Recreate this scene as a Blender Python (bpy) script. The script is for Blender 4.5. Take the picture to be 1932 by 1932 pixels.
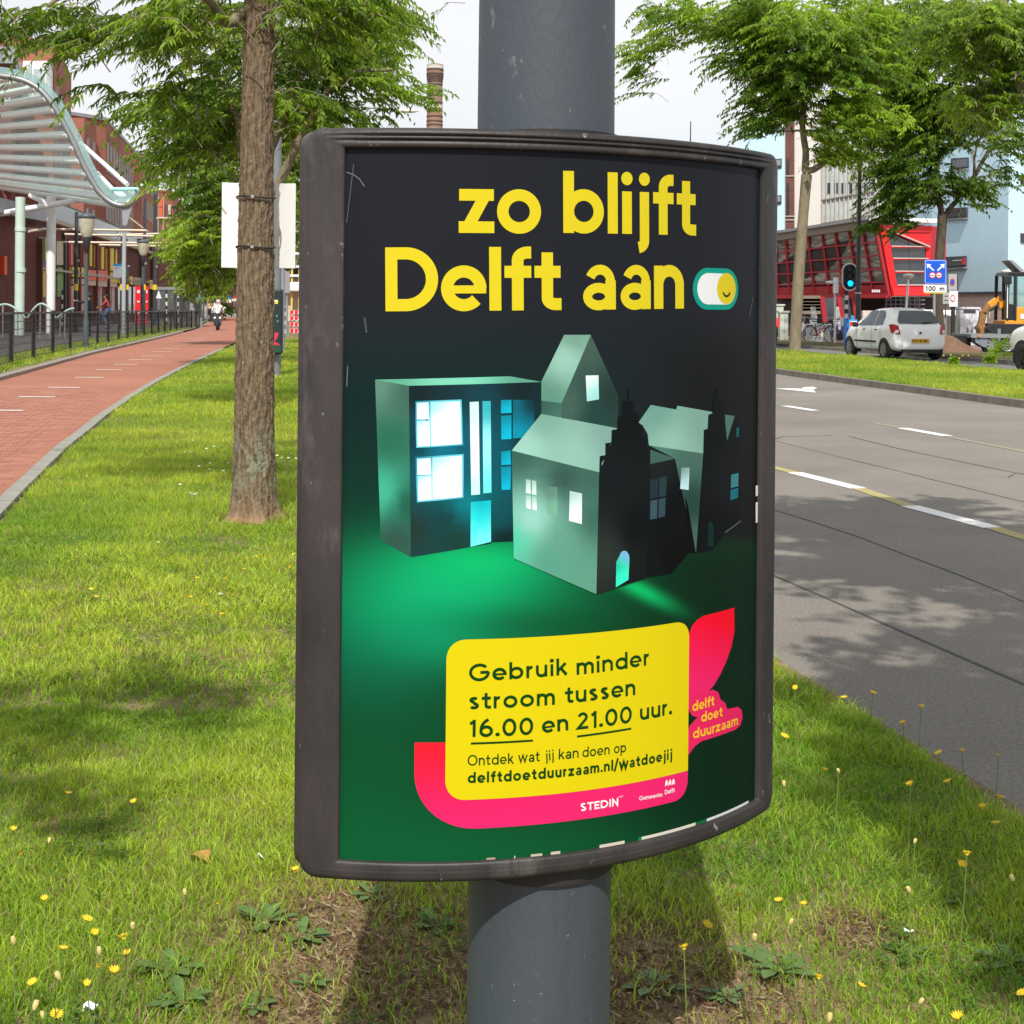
import bpy, bmesh, math, random
import numpy as np
from mathutils import Vector, Matrix, noise
from mathutils.geometry import tessellate_polygon
R_ = math.radians
random.seed(7); rng = np.random.default_rng(7)
scene = bpy.context.scene
for o in list(bpy.data.objects): bpy.data.objects.remove(o)
COL = scene.collection

# ------------------------------------------------ camera, sky, sun, exposure
HC = 1.5            # eye height
F = 2700.0          # focal length in photo units (photo = 1932 units wide)
CXP, CYP = 966.0, 576.0
ROLL = R_(0.5)
cd = bpy.data.cameras.new("camera"); cam = bpy.data.objects.new("camera", cd); COL.objects.link(cam)
cam.location = (0, 0, HC); cam.rotation_euler = (R_(90), -ROLL, 0)
cd.sensor_fit = 'HORIZONTAL'; cd.sensor_width = 36; cd.lens = 36 * F / 1932
cd.shift_x = 0; cd.shift_y = (CYP - 966) / 1932
cd.clip_start = 0.05; cd.clip_end = 2000
scene.camera = cam

SUN_EL, SUN_AZ = R_(50), R_(1)      # shadows fall along +Y, a little towards +X
w = bpy.data.worlds.new("World"); scene.world = w; w.use_nodes = True
nt = w.node_tree; nt.nodes.clear()
def N(t, ty, **k):
    n = t.nodes.new(ty)
    for a, b in k.items(): setattr(n, a, b)
    return n
wo = N(nt, 'ShaderNodeOutputWorld'); bg = N(nt, 'ShaderNodeBackground'); bg.inputs[1].default_value = 0.12
sky = N(nt, 'ShaderNodeTexSky', sky_type='NISHITA', sun_disc=False, sun_elevation=SUN_EL, sun_rotation=R_(180) + SUN_AZ)
tc = N(nt, 'ShaderNodeTexCoord'); mp = N(nt, 'ShaderNodeMapping'); mp.inputs['Scale'].default_value = (1, 1, 2.6)
cn = N(nt, 'ShaderNodeTexNoise'); cn.inputs['Scale'].default_value = 2.2; cn.inputs['Detail'].default_value = 7; cn.inputs['Roughness'].default_value = .52
cr = N(nt, 'ShaderNodeValToRGB'); cr.color_ramp.elements[0].position = .22; cr.color_ramp.elements[1].position = .46
cn2 = N(nt, 'ShaderNodeTexNoise'); cn2.inputs['Scale'].default_value = 1.3; cn2.inputs['Detail'].default_value = 5
cc = N(nt, 'ShaderNodeValToRGB'); cc.color_ramp.elements[0].position = .32; cc.color_ramp.elements[1].position = .66
cc.color_ramp.elements[0].color = (4.35, 4.55, 4.95, 1); cc.color_ramp.elements[1].color = (6.0, 6.1, 6.3, 1)
mx = N(nt, 'ShaderNodeMixRGB')
L = nt.links.new
L(tc.outputs['Generated'], mp.inputs[0]); L(mp.outputs[0], cn.inputs[0]); L(mp.outputs[0], cn2.inputs[0])
L(cn.outputs[0], cr.inputs[0]); L(cn2.outputs[0], cc.inputs[0]); L(cr.outputs[0], mx.inputs[0])
L(sky.outputs[0], mx.inputs[1]); L(cc.outputs[0], mx.inputs[2]); L(mx.outputs[0], bg.inputs[0]); L(bg.outputs[0], wo.inputs[0])
sd = bpy.data.lights.new("sun", 'SUN'); sd.energy = 3.6; sd.angle = R_(0.5); sd.color = (1.0, .95, .87)
sun = bpy.data.objects.new("sun", sd); COL.objects.link(sun)
sdir = Vector((math.sin(SUN_AZ) * math.cos(SUN_EL), math.cos(SUN_AZ) * math.cos(SUN_EL), -math.sin(SUN_EL)))
sun.rotation_euler = sdir.to_track_quat('-Z', 'Y').to_euler(); sun.location = (0, -20, 30)
scene.view_settings.view_transform = 'Standard'; scene.view_settings.look = 'None'
scene.view_settings.exposure = 0.42; scene.view_settings.gamma = 1; scene.view_settings.use_curve_mapping = False

# ------------------------------------------------ survey of the place: sight lines measured in the photo
cr_, sr_ = math.cos(ROLL), math.sin(ROLL)
def ray(x, y):
    u = (x - CXP) / F; v = -(y - CYP) / F
    return Vector((u * cr_ - v * sr_, 1.0, u * sr_ + v * cr_))
def P(x, y, Y):                       # point on the sight line at distance Y
    d = ray(x, y); return Vector((d.x * Y, Y, HC + d.z * Y))
def G(x, y, z=0.0):                   # point on the ground
    d = ray(x, y); t = (z - HC) / d.z; return Vector((d.x * t, t, z))
def PX(x, Y, z=0.0):                  # ground point below a sight column at distance Y
    u = (x - CXP) / F; return Vector((u * Y, Y, z))

# ------------------------------------------------ materials
def lin(c):
    return tuple((v / 255 / 12.92 if v / 255 <= .04045 else ((v / 255 + .055) / 1.055) ** 2.4) for v in c)
MATS = {}
def mat(name, col, rough=.6, metal=0., var=.12, scale=6., bump=0., bscale=40., spec=.4, coat=0., col2=None, stretch=(1, 1, 1), thr=None, trans=0., alpha=1., emit=None):
    if name in MATS: return MATS[name]
    m = bpy.data.materials.new(name); m.use_nodes = True; t = m.node_tree; b = t.nodes['Principled BSDF']
    b.inputs['Roughness'].default_value = rough; b.inputs['Metallic'].default_value = metal
    b.inputs['Specular IOR Level'].default_value = spec
    if coat: b.inputs['Coat Weight'].default_value = coat; b.inputs['Coat Roughness'].default_value = .08
    if trans: b.inputs['Transmission Weight'].default_value = trans
    if alpha < 1: b.inputs['Alpha'].default_value = alpha
    if emit: b.inputs['Emission Color'].default_value = (*emit[0], 1); b.inputs['Emission Strength'].default_value = emit[1]
    if var or col2:
        c = N(t, 'ShaderNodeTexCoord'); mpn = N(t, 'ShaderNodeMapping'); mpn.inputs['Scale'].default_value = stretch
        n = N(t, 'ShaderNodeTexNoise'); n.inputs['Scale'].default_value = scale; n.inputs['Detail'].default_value = 6; n.inputs['Roughness'].default_value = .62
        r = N(t, 'ShaderNodeValToRGB'); lo, hi = thr or (.3, .7); r.color_ramp.elements[0].position = lo; r.color_ramp.elements[1].position = hi
        a = tuple(v * (1 - var) for v in col); z = col2 or tuple(min(1, v * (1 + var)) for v in col)
        r.color_ramp.elements[0].color = (*(col if col2 else a), 1); r.color_ramp.elements[1].color = (*z, 1)
        t.links.new(c.outputs['Object'], mpn.inputs[0]); t.links.new(mpn.outputs[0], n.inputs[0]); t.links.new(n.outputs[0], r.inputs[0]); t.links.new(r.outputs[0], b.inputs['Base Color'])
        if bump:
            n2 = N(t, 'ShaderNodeTexNoise'); n2.inputs['Scale'].default_value = bscale; n2.inputs['Detail'].default_value = 4
            bp = N(t, 'ShaderNodeBump'); bp.inputs['Strength'].default_value = bump; bp.inputs['Distance'].default_value = .02
            t.links.new(mpn.outputs[0], n2.inputs[0]); t.links.new(n2.outputs[0], bp.inputs['Height']); t.links.new(bp.outputs[0], b.inputs['Normal'])
    else:
        b.inputs['Base Color'].default_value = (*col, 1)
    MATS[name] = m; return m

def specks(m, scale, lo, hi, col, amt=1., stretch=(1, 1, 1)):
    t = m.node_tree; b = t.nodes['Principled BSDF']; src = b.inputs['Base Color'].links[0].from_socket
    c = N(t, 'ShaderNodeTexCoord'); mp_ = N(t, 'ShaderNodeMapping'); mp_.inputs['Scale'].default_value = stretch; n = N(t, 'ShaderNodeTexNoise'); n.inputs['Scale'].default_value = scale; n.inputs['Detail'].default_value = 5; n.inputs['Roughness'].default_value = .7
    r = N(t, 'ShaderNodeMapRange'); r.inputs['From Min'].default_value = lo; r.inputs['From Max'].default_value = hi; r.inputs['To Max'].default_value = amt; mx_ = N(t, 'ShaderNodeMixRGB'); mx_.inputs[2].default_value = (*col, 1)
    t.links.new(c.outputs['Object'], mp_.inputs[0]); t.links.new(mp_.outputs[0], n.inputs[0]); t.links.new(n.outputs[0], r.inputs['Value']); t.links.new(r.outputs[0], mx_.inputs[0]); t.links.new(src, mx_.inputs[1]); t.links.new(mx_.outputs[0], b.inputs['Base Color']); return m
def attr_mat(name, rough=.35, transl=0., coat=0., spec=.4, bump=0.):
    m = bpy.data.materials.new(name); m.use_nodes = True; t = m.node_tree; b = t.nodes['Principled BSDF']
    a = N(t, 'ShaderNodeAttribute', attribute_name='Col')
    t.links.new(a.outputs['Color'], b.inputs['Base Color']); b.inputs['Roughness'].default_value = rough
    b.inputs['Specular IOR Level'].default_value = spec
    if coat: b.inputs['Coat Weight'].default_value = coat; b.inputs['Coat Roughness'].default_value = .12
    if transl:
        out = t.nodes['Material Output']; tr = N(t, 'ShaderNodeBsdfTranslucent'); ms = N(t, 'ShaderNodeMixShader'); ms.inputs[0].default_value = transl
        hs = N(t, 'ShaderNodeHueSaturation'); hs.inputs['Value'].default_value = 1.5; hs.inputs['Hue'].default_value = .485
        t.links.new(a.outputs['Color'], hs.inputs['Color']); t.links.new(hs.outputs[0], tr.inputs[0])
        t.links.new(b.outputs[0], ms.inputs[1]); t.links.new(tr.outputs[0], ms.inputs[2]); t.links.new(ms.outputs[0], out.inputs[0])
    MATS[name] = m; return m

# ------------------------------------------------ mesh building
def tag(o, label=None, cat=None, group=None, kind=None):
    if label: o['label'] = label
    if cat: o['category'] = cat
    if group: o['group'] = group
    if kind: o['kind'] = kind
    return o
def thing(name, label, cat, loc=(0, 0, 0), rz=0., group=None):
    o = bpy.data.objects.new(name, None); COL.objects.link(o); o.location = loc; o.rotation_euler = (0, 0, rz); o.empty_display_size = .3
    return tag(o, label, cat, group)
class MB:
    def __init__(s): s.v = []; s.f = []; s.sm = []; s.mi = []; s.cur = 0
    def add(s, vs, fs, smooth=False):
        b = len(s.v); s.v += [tuple(v) for v in vs]; s.f += [tuple(i + b for i in f) for f in fs]; s.sm += [smooth] * len(fs); s.mi += [s.cur] * len(fs); return s
    def box(s, c, d, rz=0., M=None):
        x, y, z = d[0] / 2, d[1] / 2, d[2] / 2
        vs = [Vector((a * x, b * y, e * z)) for e in (-1, 1) for b in (-1, 1) for a in (-1, 1)]
        T = M if M is not None else Matrix.Rotation(rz, 3, 'Z')
        vs = [T @ v + Vector(c) for v in vs]
        return s.add(vs, [(0, 2, 3, 1), (4, 5, 7, 6), (0, 1, 5, 4), (2, 6, 7, 3), (0, 4, 6, 2), (1, 3, 7, 5)])
    def bar(s, p, q, wd, h=None, up=(0, 0, 1)):      # rectangular bar from p to q
        p, q = Vector(p), Vector(q); d = (q - p); l = d.length; d.normalize(); h = h or wd
        u = Vector(up); x = d.cross(u)
        if x.length < 1e-4: x = d.cross(Vector((1, 0, 0)))
        x.normalize(); z = x.cross(d)
        M = Matrix((x, d, z)).transposed()
        return s.box((p + q) / 2, (wd, l, h), M=M)
    def tube(s, pts, rs, n=12, caps=True, smooth=True):
        pts = [Vector(p) for p in pts]
        if not hasattr(rs, '__len__'): rs = [rs] * len(pts)
        b = len(s.v); vs = []; ref = None
        for i, p in enumerate(pts):
            t = (pts[min(i + 1, len(pts) - 1)] - pts[max(i - 1, 0)]).normalized()
            if ref is None:
                ref = t.cross(Vector((0, 0, 1)));
                if ref.length < .05: ref = t.cross(Vector((1, 0, 0)))
            x = (ref - t * ref.dot(t)).normalized(); ref = x; y = t.cross(x)
            vs += [p + (x * math.cos(2 * math.pi * k / n) + y * math.sin(2 * math.pi * k / n)) * rs[i] for k in range(n)]
        fs = [(i * n + k, i * n + (k + 1) % n, (i + 1) * n + (k + 1) % n, (i + 1) * n + k) for i in range(len(pts) - 1) for k in range(n)]
        s.add(vs, fs, smooth)
        if caps:
            s.add(vs[:n], [tuple(range(n))[::-1]]); s.add(vs[-n:], [tuple(range(n))])
        return s
    def lathe(s, prof, c=(0, 0, 0), n=20, smooth=True):
        return s.tube([(c[0], c[1], c[2] + z) for r, z in prof], [max(r, .0005) for r, z in prof], n, True, smooth) if all(prof[i][1] < prof[i + 1][1] for i in range(len(prof) - 1)) else s._lathe(prof, c, n, smooth)
    def _lathe(s, prof, c, n, smooth):
        vs = [(c[0] + r * math.cos(2 * math.pi * k / n), c[1] + r * math.sin(2 * math.pi * k / n), c[2] + z) for r, z in prof for k in range(n)]
        fs = [(i * n + k, i * n + (k + 1) % n, (i + 1) * n + (k + 1) % n, (i + 1) * n + k) for i in range(len(prof) - 1) for k in range(n)]
        return s.add(vs, fs, smooth)
    def quad(s, a, b, c, d): return s.add([a, b, c, d], [(0, 1, 2, 3)])
    def prism(s, poly, off):            # polygon (3D points) thickened by vector off
        n = len(poly); a = [Vector(p) for p in poly]; b = [p + Vector(off) for p in a]
        return s.add(a + b, [tuple(range(n))[::-1], tuple(range(n, 2 * n))] + [(i, (i + 1) % n, n + (i + 1) % n, n + i) for i in range(n)])
    def disc(s, c, nrm, r, n=20, th=.01):
        nrm = Vector(nrm).normalized(); return s.tube([Vector(c), Vector(c) + nrm * th], r, n)
    def sphere(s, c, r, n=12, m=8, sc=(1, 1, 1)):
        vs = []; 
        for i in range(m + 1):
            t = math.pi * i / m
            for k in range(n): vs.append((c[0] + r * sc[0] * math.sin(t) * math.cos(2 * math.pi * k / n), c[1] + r * sc[1] * math.sin(t) * math.sin(2 * math.pi * k / n), c[2] + r * sc[2] * math.cos(t)))
        fs = [(i * n + k, (i + 1) * n + k, (i + 1) * n + (k + 1) % n, i * n + (k + 1) % n) for i in range(m) for k in range(n)]
        return s.add(vs, fs, True)
    def mesh(s, name):
        me = bpy.data.meshes.new(name); me.from_pydata(s.v, [], s.f); me.polygons.foreach_set('use_smooth', s.sm)
        if any(s.mi): me.polygons.foreach_set('material_index', s.mi)
        me.update(); return me
    def build(s, name, m, parent=None, label=None, bevel=0., kind=None):
        me = s.mesh(name)
        for mm in (m if isinstance(m, (list, tuple)) else [m]): me.materials.append(mm)
        o = bpy.data.objects.new(name, me); COL.objects.link(o)
        if parent: o.parent = parent
        if label: o['label'] = label
        if kind: o['kind'] = kind
        if bevel:
            bm = o.modifiers.new('bevel', 'BEVEL'); bm.width = bevel; bm.segments = 2; bm.limit_method = 'ANGLE'; bm.angle_limit = R_(35)
        return o
def clone(o, parent=None):
    c = o.copy(); COL.objects.link(c); c.parent = parent
    for ch in list(o.children): clone(ch, c)
    return c
def npmesh(name, V, Fa, m, cols=None, parent=None, smooth=False, domain='CORNER'):
    """V (n,3); Fa (k,3 or 4) int; cols per vertex (n,3)"""
    me = bpy.data.meshes.new(name); k = Fa.shape[1]
    me.vertices.add(len(V)); me.vertices.foreach_set('co', np.ascontiguousarray(V, np.float32).ravel())
    me.loops.add(Fa.size); me.loops.foreach_set('vertex_index', np.ascontiguousarray(Fa, np.int32).ravel())
    me.polygons.add(len(Fa)); me.polygons.foreach_set('loop_start', np.arange(0, Fa.size, k, dtype=np.int32)); 
    try: me.polygons.foreach_set('loop_total', np.full(len(Fa), k, np.int32))
    except Exception: pass
    if smooth: me.polygons.foreach_set('use_smooth', np.ones(len(Fa), bool))
    me.update(calc_edges=True)
    if cols is not None:
        a = me.color_attributes.new('Col', 'FLOAT_COLOR', 'POINT')
        c4 = np.ones((len(V), 4), np.float32); c4[:, :3] = cols; a.data.foreach_set('color', c4.ravel())
    me.materials.append(m); o = bpy.data.objects.new(name, me); COL.objects.link(o)
    if parent: o.parent = parent
    return o
# ------------------------------------------------ the curved advertising display on the lamp post
CAX, CAY, CR = -.158, 3.118, .765        # axis and radius of the front panel
PH0, PHA = R_(22.5), R_(31.4)             # azimuth of its middle, half angle
ZB, ZT = .584, 1.757
DISP = Vector((.0635, 2.535, 0))
def cyl(u, z, off=0.):
    a = PH0 + u / CR; r = CR + off
    return Vector((CAX + r * math.sin(a), CAY - r * math.cos(a), z)) - DISP
def uz(x, y):                              # measured sight line -> place on the panel
    d = ray(x, y); dx, dy = d.x, d.y
    A = dx * dx + dy * dy; B = -2 * (dx * CAX + dy * CAY); C = CAX ** 2 + CAY ** 2 - CR ** 2
    D = B * B - 4 * A * C
    if D < 0: D = 0
    t = (-B - math.sqrt(D)) / (2 * A)
    px, py = dx * t - CAX, dy * t - CAY
    return (CR * (math.atan2(px, -py) - PH0), HC + d.z * t)
def Z1(x, y): return uz(552 + .4822 * x, 227.7 + .4822 * y)
def Z2(x, y): return uz(759 + .35714 * x, 1104 + .35714 * y)
UL, UR = -PHA * CR, PHA * CR
post = thing('lamp_post', 'thick dark grey steel lamp post that carries the big poster display', 'lamp post', (DISP.x, DISP.y, 0))
m_post = mat('post_paint', lin((68, 76, 84)), .5, .0, .10, 3, .08, 120, .45, stretch=(1, 1, .4))
MB().tube([(-.006, 0, z) for z in (-.1, 0, .5, 1.2, 2, 3.2, 5, 8)], [.128, .128, .1265, .124, .1205, .115, .105, .085], 48).build('pole', m_post, post)
specks(m_post, 22, .66, .71, (.26, .27, .27), .5, (1, 1, .5)); specks(m_post, 3, .52, .8, (.035, .035, .033), .6, (2, 2, .25)); specks(m_post, 90, .67, .72, (.4, .4, .38), .6)
MB().tube([(0, 0, -.02), (0, 0, .02)], [.165, .16], 40).build('base_collar', mat('collar_steel', lin((70, 74, 76)), .6), post)
disp = thing('advertising_display', 'large curved poster display in dark frame on the lamp post', 'poster display', tuple(DISP))
m_frame = mat('frame_weathered', lin((42, 41, 42)), .5, .1, .0, 5, .10, 60, .4, col2=lin((72, 67, 66)), stretch=(1, 1, .35), thr=(.35, .75))
# the frame profile: section offset/inner-outer swept round the panel
def frame_ring(uo, ui, zo, zi, name, off_out, off_in, segs=44):
    pass
specks(m_frame, 7, .56, .8, (.17, .155, .145), .75, (1, 1, .5)); specks(m_frame, 45, .66, .71, (.42, .40, .36), .7, (1, 1, .6)); specks(m_frame, 14, .60, .72, (.02, .02, .02), .5, (2, 2, .3))
FW = .072
def sweep_rows(rows, name, m, parent, smooth=True, close=False):
    # rows: list of point lists (same length), skinned
    n = len(rows[0]); V = [p for r in rows for p in r]; k = len(rows)
    f = []
    for i in range(k if close else k - 1):
        for j in range(n - 1):
            a = i * n + j; b = ((i + 1) % k) * n + j
            f.append((a, a + 1, b + 1, b))
    mb = MB(); mb.add(V, f, smooth); return mb.build(name, m, parent)
def outline(hw, z0, z1, rc, nc=6):
    """rounded rectangle outline in (u,z) with a fixed number of points"""
    out = []; C = [(hw - rc, z0 + rc, -90), (hw - rc, z1 - rc, 0), (-hw + rc, z1 - rc, 90), (-hw + rc, z0 + rc, 180)]
    for i, (cx, cz, a0) in enumerate(C):
        for k in range(nc + 1):
            a = R_(a0 + 90 * k / nc); out.append((cx + rc * math.cos(a), cz + rc * math.sin(a)))
        nx = C[(i + 1) % 4]; a = R_(a0 + 90); p = out[-1]; q = (nx[0] + rc * math.cos(a), nx[1] + rc * math.sin(a)); m = 40
        out += [(p[0] + (q[0] - p[0]) * t / m, p[1] + (q[1] - p[1]) * t / m) for t in range(1, m)]
    return out
HWO = UR + FW; ZBO, ZTO = ZB - .034, ZT + .034
def section_pts(sh, off, groove, fn):
    rc = max(.002, .032 * (1 - sh[0] / .05)) if sh[0] < .05 else .002
    pts = outline(HWO - sh[0], ZBO + sh[1], ZTO - sh[1], rc); out = []
    for (u, z) in pts:
        tw = 1. if z > ZTO - .045 else 0.
        tw *= max(0, min(1, (HWO - .05 - abs(u)) / .12))
        out.append(fn(u, z, off + groove * tw))
    out.append(out[0]); return out
# (inset sideways, inset up/down), offset, groove depth of the ribbed top rail
prof = [((.006, .006), -.026, 0), ((.0, .0), -.018, 0), ((.0, .0), -.004, 0), ((.0015, .0015), .003, 0), ((.006, .004), .007, 0), ((.014, .008), .0095, 0), ((.024, .0115), .0105, 0), ((.027, .0125), .0105, -.005), ((.030, .0145), .0105, -.005), ((.033, .0155), .0108, 0), ((.044, .0195), .0108, 0), ((.047, .0205), .0105, -.006), ((.050, .0225), .0105, -.006), ((.053, .0235), .0105, 0), ((.064, .0295), .010, 0), ((.0705, .0330), .009, 0), ((.0718, .0338), .007, 0), ((.072, .034), -.003, 0)]
sweep_rows([section_pts(s, o, g, cyl) for s, o, g in prof], 'front_frame', m_frame, disp)
# back half: second display face, mirrored, and the body between
p_ax = Vector((-math.sin(PH0), math.cos(PH0), 0))
def cylb(u, z, off=0.):              # the same panel mirrored to the other side of the post
    q = cyl(u, z, off); e = Vector((math.cos(PH0), math.sin(PH0), 0)); c0 = cyl(UR + FW, z, 0); c1 = cyl(-UR - FW, z, 0)
    mid = (c0 + c1) / 2 + p_ax * .012; d = (q - mid).dot(p_ax); return q - p_ax * (2 * d)
sweep_rows([section_pts(s, o, g, cylb) for s, o, g in prof], 'back_frame', m_frame, disp)
gr = [cyl(-HWO + .006, z, -.012) for z in np.linspace(ZBO + .03, ZTO - .03, 12)]
body = MB()
for (zz, zdir) in ((ZTO - .006, 1), (ZBO + .006, -1)):
    us = np.linspace(-HWO + .008, HWO - .008, 40)
    body.add([cyl(u, zz, -.02) for u in us] + [cylb(u, zz, -.02) for u in us], [(i, i + 1, 41 + i, 40 + i) for i in range(39)])
for u in (-HWO + .012, HWO - .012):
    body.add([cyl(u, ZBO + .01, -.03), cyl(u, ZTO - .01, -.03), cylb(u, ZTO - .01, -.03), cylb(u, ZBO + .01, -.03)], [(0, 1, 2, 3)])
body.build('body_shell', mat('shell_dark', lin((48, 47, 47)), .6, .2), disp)
for zz in (ZB - .04, ZT + .02):
    MB().tube([(-.006, 0, zz - .02), (-.006, 0, zz + .02)], .134, 40).build('pole_clamp', mat('shell_dark', (0, 0, 0)), disp)
# back print, plain
npb = MB(); us = np.linspace(UL - .002, UR + .002, 30)
npb.add([cylb(u, z, 0) for z in (ZB - .002, ZT + .002) for u in us], [(i, i + 1, 31 + i, 30 + i) for i in range(29)], True)
npb.build('back_poster', mat('back_print', lin((40, 60, 50)), .4), disp)

# ---- print
PK = .68      # calibration: print reflectance for a given photographed colour
m_print = attr_mat('poster_print', .42, coat=.0, spec=.12)
def ss(a, b, x): 
    t = np.clip((x - a) / (b - a), 0, 1); return t * t * (3 - 2 * t)
def gauss(x, y, cx, cy, rx, ry): return np.exp(-((x - cx) / rx) ** 2 - ((y - cy) / ry) ** 2)
def inv_uz(u, z):                      # panel place -> photo units, vectorised
    a = PH0 + u / CR; X = CAX + CR * np.sin(a); Y = CAY - CR * np.cos(a); Zr = z - HC
    # undo roll
    xx = X * cr_ + Zr * sr_; zz = -X * sr_ + Zr * cr_
    return CXP + F * xx / Y, CYP - F * zz / Y
def plin(c): v = np.array(lin(c)); return np.clip(v * PK * (1 + .25 * v) - .006 * (1 - v), .002, .88)
def bgcol(u, z):
    x, y = inv_uz(u, z); x = x[:, None]; y = y[:, None]
    top = plin((44, 47, 53)); c = np.ones((len(u), 1)) * top
    def mixc(c, col, wgt): return c + (plin(col) - c) * np.clip(wgt, 0, 1)
    c = mixc(c, (27, 52, 50), ss(560, 760, y) * ss(1400, 900, x) * .9)
    c = mixc(c, (37, 40, 41), ss(560, 700, y) * ss(1150, 1350, x))
    c = mixc(c, (10, 62, 52), ss(760, 960, y) * ss(1000, 680, x))
    fl = ss(985, 1060, y + (x - 700) * -.02)
    c = mixc(c, (26, 78, 48), fl)
    c = mixc(c, (24, 52, 38), fl * ss(1050, 1350, x))
    c = mixc(c, (20, 96, 58), ss(1250, 1600, y) * ss(1100, 650, x))
    c = mixc(c, (6, 118, 88), gauss(x, y, 700, 1200, 150, 130) * .8)
    c = mixc(c, (0, 186, 124), gauss(x, y, 850, 1120, 190, 95) * 1.0)
    c = mixc(c, (0, 198, 124), gauss(x, y, 905, 1062, 120, 40) * .9)
    c = mixc(c, (0, 165, 118), gauss(x, y, 830, 1185, 90, 60) * .6)
    c = mixc(c, (24, 80, 48), gauss(x, y, 1000, 1175, 160, 40) * .55)
    c = mixc(c, (0, 200, 120), gauss(x - (y - 1105) * 1.6, y, 1195, 1112, 28, 32) * .95)
    c = mixc(c, (14, 104, 62), gauss(x, y, 900, 1610, 420, 60) * .6)
    return c
nu, nz = 150, 200
uu, zz = np.meshgrid(np.linspace(UL - .003, UR + .003, nu), np.linspace(ZB - .003, ZT + .003, nz))
uf, zf = uu.ravel(), zz.ravel(); an = PH0 + uf / CR
V = np.stack([CAX + CR * np.sin(an) - DISP.x, CAY - CR * np.cos(an) - DISP.y, zf], 1)
idx = np.arange(nu * nz).reshape(nz, nu)
Fq = np.stack([idx[:-1, :-1], idx[:-1, 1:], idx[1:, 1:], idx[1:, :-1]], -1).reshape(-1, 4)
poster = npmesh('poster', V, Fq, m_print, bgcol(uf, zf), disp, True)
poster['label'] = 'printed poster with green lit paper houses'

def vcol_obj(name, tris_v, tris_f, cols, label=None, parent=poster):
    me = bpy.data.meshes.new(name); me.from_pydata([tuple(v) for v in tris_v], [], tris_f)
    a = me.color_attributes.new('Col', 'FLOAT_COLOR', 'POINT')
    c4 = np.ones((len(tris_v), 4), np.float32); c4[:, :3] = cols; a.data.foreach_set('color', c4.ravel())
    me.materials.append(m_print); o = bpy.data.objects.new(name, me); COL.objects.link(o); o.parent = parent
    if label: o['label'] = label
    return o
class Print:                         # flat print on the panel, pieces at tiny steps above each other
    def __init__(s): s.v = []; s.f = []; s.c = []
    def poly(s, pts, col, off, step=.02):
        """pts in (u,z); col: constant rgb255 or fn(u,z)->(n,3) linear"""
        bm = bmesh.new(); vs = [bm.verts.new((p[0], p[1], 0)) for p in pts]
        for t in tessellate_polygon([[Vector((p[0], p[1], 0)) for p in pts]]):
            try: bm.faces.new([vs[i] for i in t])
            except Exception: pass
        us = [p[0] for p in pts]; zs = [p[1] for p in pts]
        def cut(co, no):
            bmesh.ops.bisect_plane(bm, geom=bm.verts[:] + bm.edges[:] + bm.faces[:], dist=1e-6, plane_co=co, plane_no=no)
        k = math.ceil(min(us) / step)
        while k * step < max(us): cut((k * step, 0, 0), (1, 0, 0)); k += 1
        if callable(col):
            k = math.ceil(min(zs) / step)
            while k * step < max(zs): cut((0, k * step, 0), (0, 1, 0)); k += 1
        bm.verts.ensure_lookup_table(); b = len(s.v); bm.verts.index_update()
        U = np.array([v.co.x for v in bm.verts]); W = np.array([v.co.y for v in bm.verts])
        s.v += [cyl(a, c, off) for a, c in zip(U, W)]
        s.f += [tuple(v.index + b for v in f.verts) for f in bm.faces]
        cc_ = col(U, W) if callable(col) else np.ones((len(U), 1)) * plin(col)
        s.c += list(cc_); bm.free(); return s
    def ribbon(s, pts, wd, col, off, closed=False):
        q = []; pts = [p for i, p in enumerate(pts) if i == 0 or math.dist(p, pts[i - 1]) > 1e-5]
        n = len(pts); segs = n if closed else n - 1
        for i in range(segs):
            a, b = pts[i], pts[(i + 1) % n]; d = math.hypot(b[0] - a[0], b[1] - a[1]); m = max(1, int(d / .02))
            q += [(a[0] + (b[0] - a[0]) * t / m, a[1] + (b[1] - a[1]) * t / m) for t in range(m)]
        if not closed: q.append(pts[-1])
        n = len(q); Lf, Rt = [], []
        for i in range(n):
            p = q[i]; a = q[i - 1] if (i or closed) else None; b = q[(i + 1) % n] if (i < n - 1 or closed) else None
            def dr(s_, e_):
                x, y = e_[0] - s_[0], e_[1] - s_[1]; l = math.hypot(x, y) or 1e-9; return x / l, y / l
            d1 = dr(a, p) if a else dr(p, b); d2 = dr(p, b) if b else d1
            n1 = (-d1[1], d1[0]); n2 = (-d2[1], d2[0]); mx_, my = n1[0] + n2[0], n1[1] + n2[1]; l = math.hypot(mx_, my) or 1e-6
            mx_ /= l; my /= l; k = min(3.2, 1 / max(.2, mx_ * n1[0] + my * n1[1])) * wd / 2
            Lf.append((p[0] + mx_ * k, p[1] + my * k)); Rt.append((p[0] - mx_ * k, p[1] - my * k))
        b0 = len(s.v); s.v += [cyl(x, y, off) for x, y in Lf] + [cyl(x, y, off) for x, y in Rt]
        for i in range(n if closed else n - 1):
            j = (i + 1) % n; s.f.append((b0 + i, b0 + n + i, b0 + n + j, b0 + j))
        s.c += [plin(col)] * (2 * n); return s
    def obj(s, name, label=None): return vcol_obj(name, s.v, s.f, np.array(s.c), label)

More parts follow.
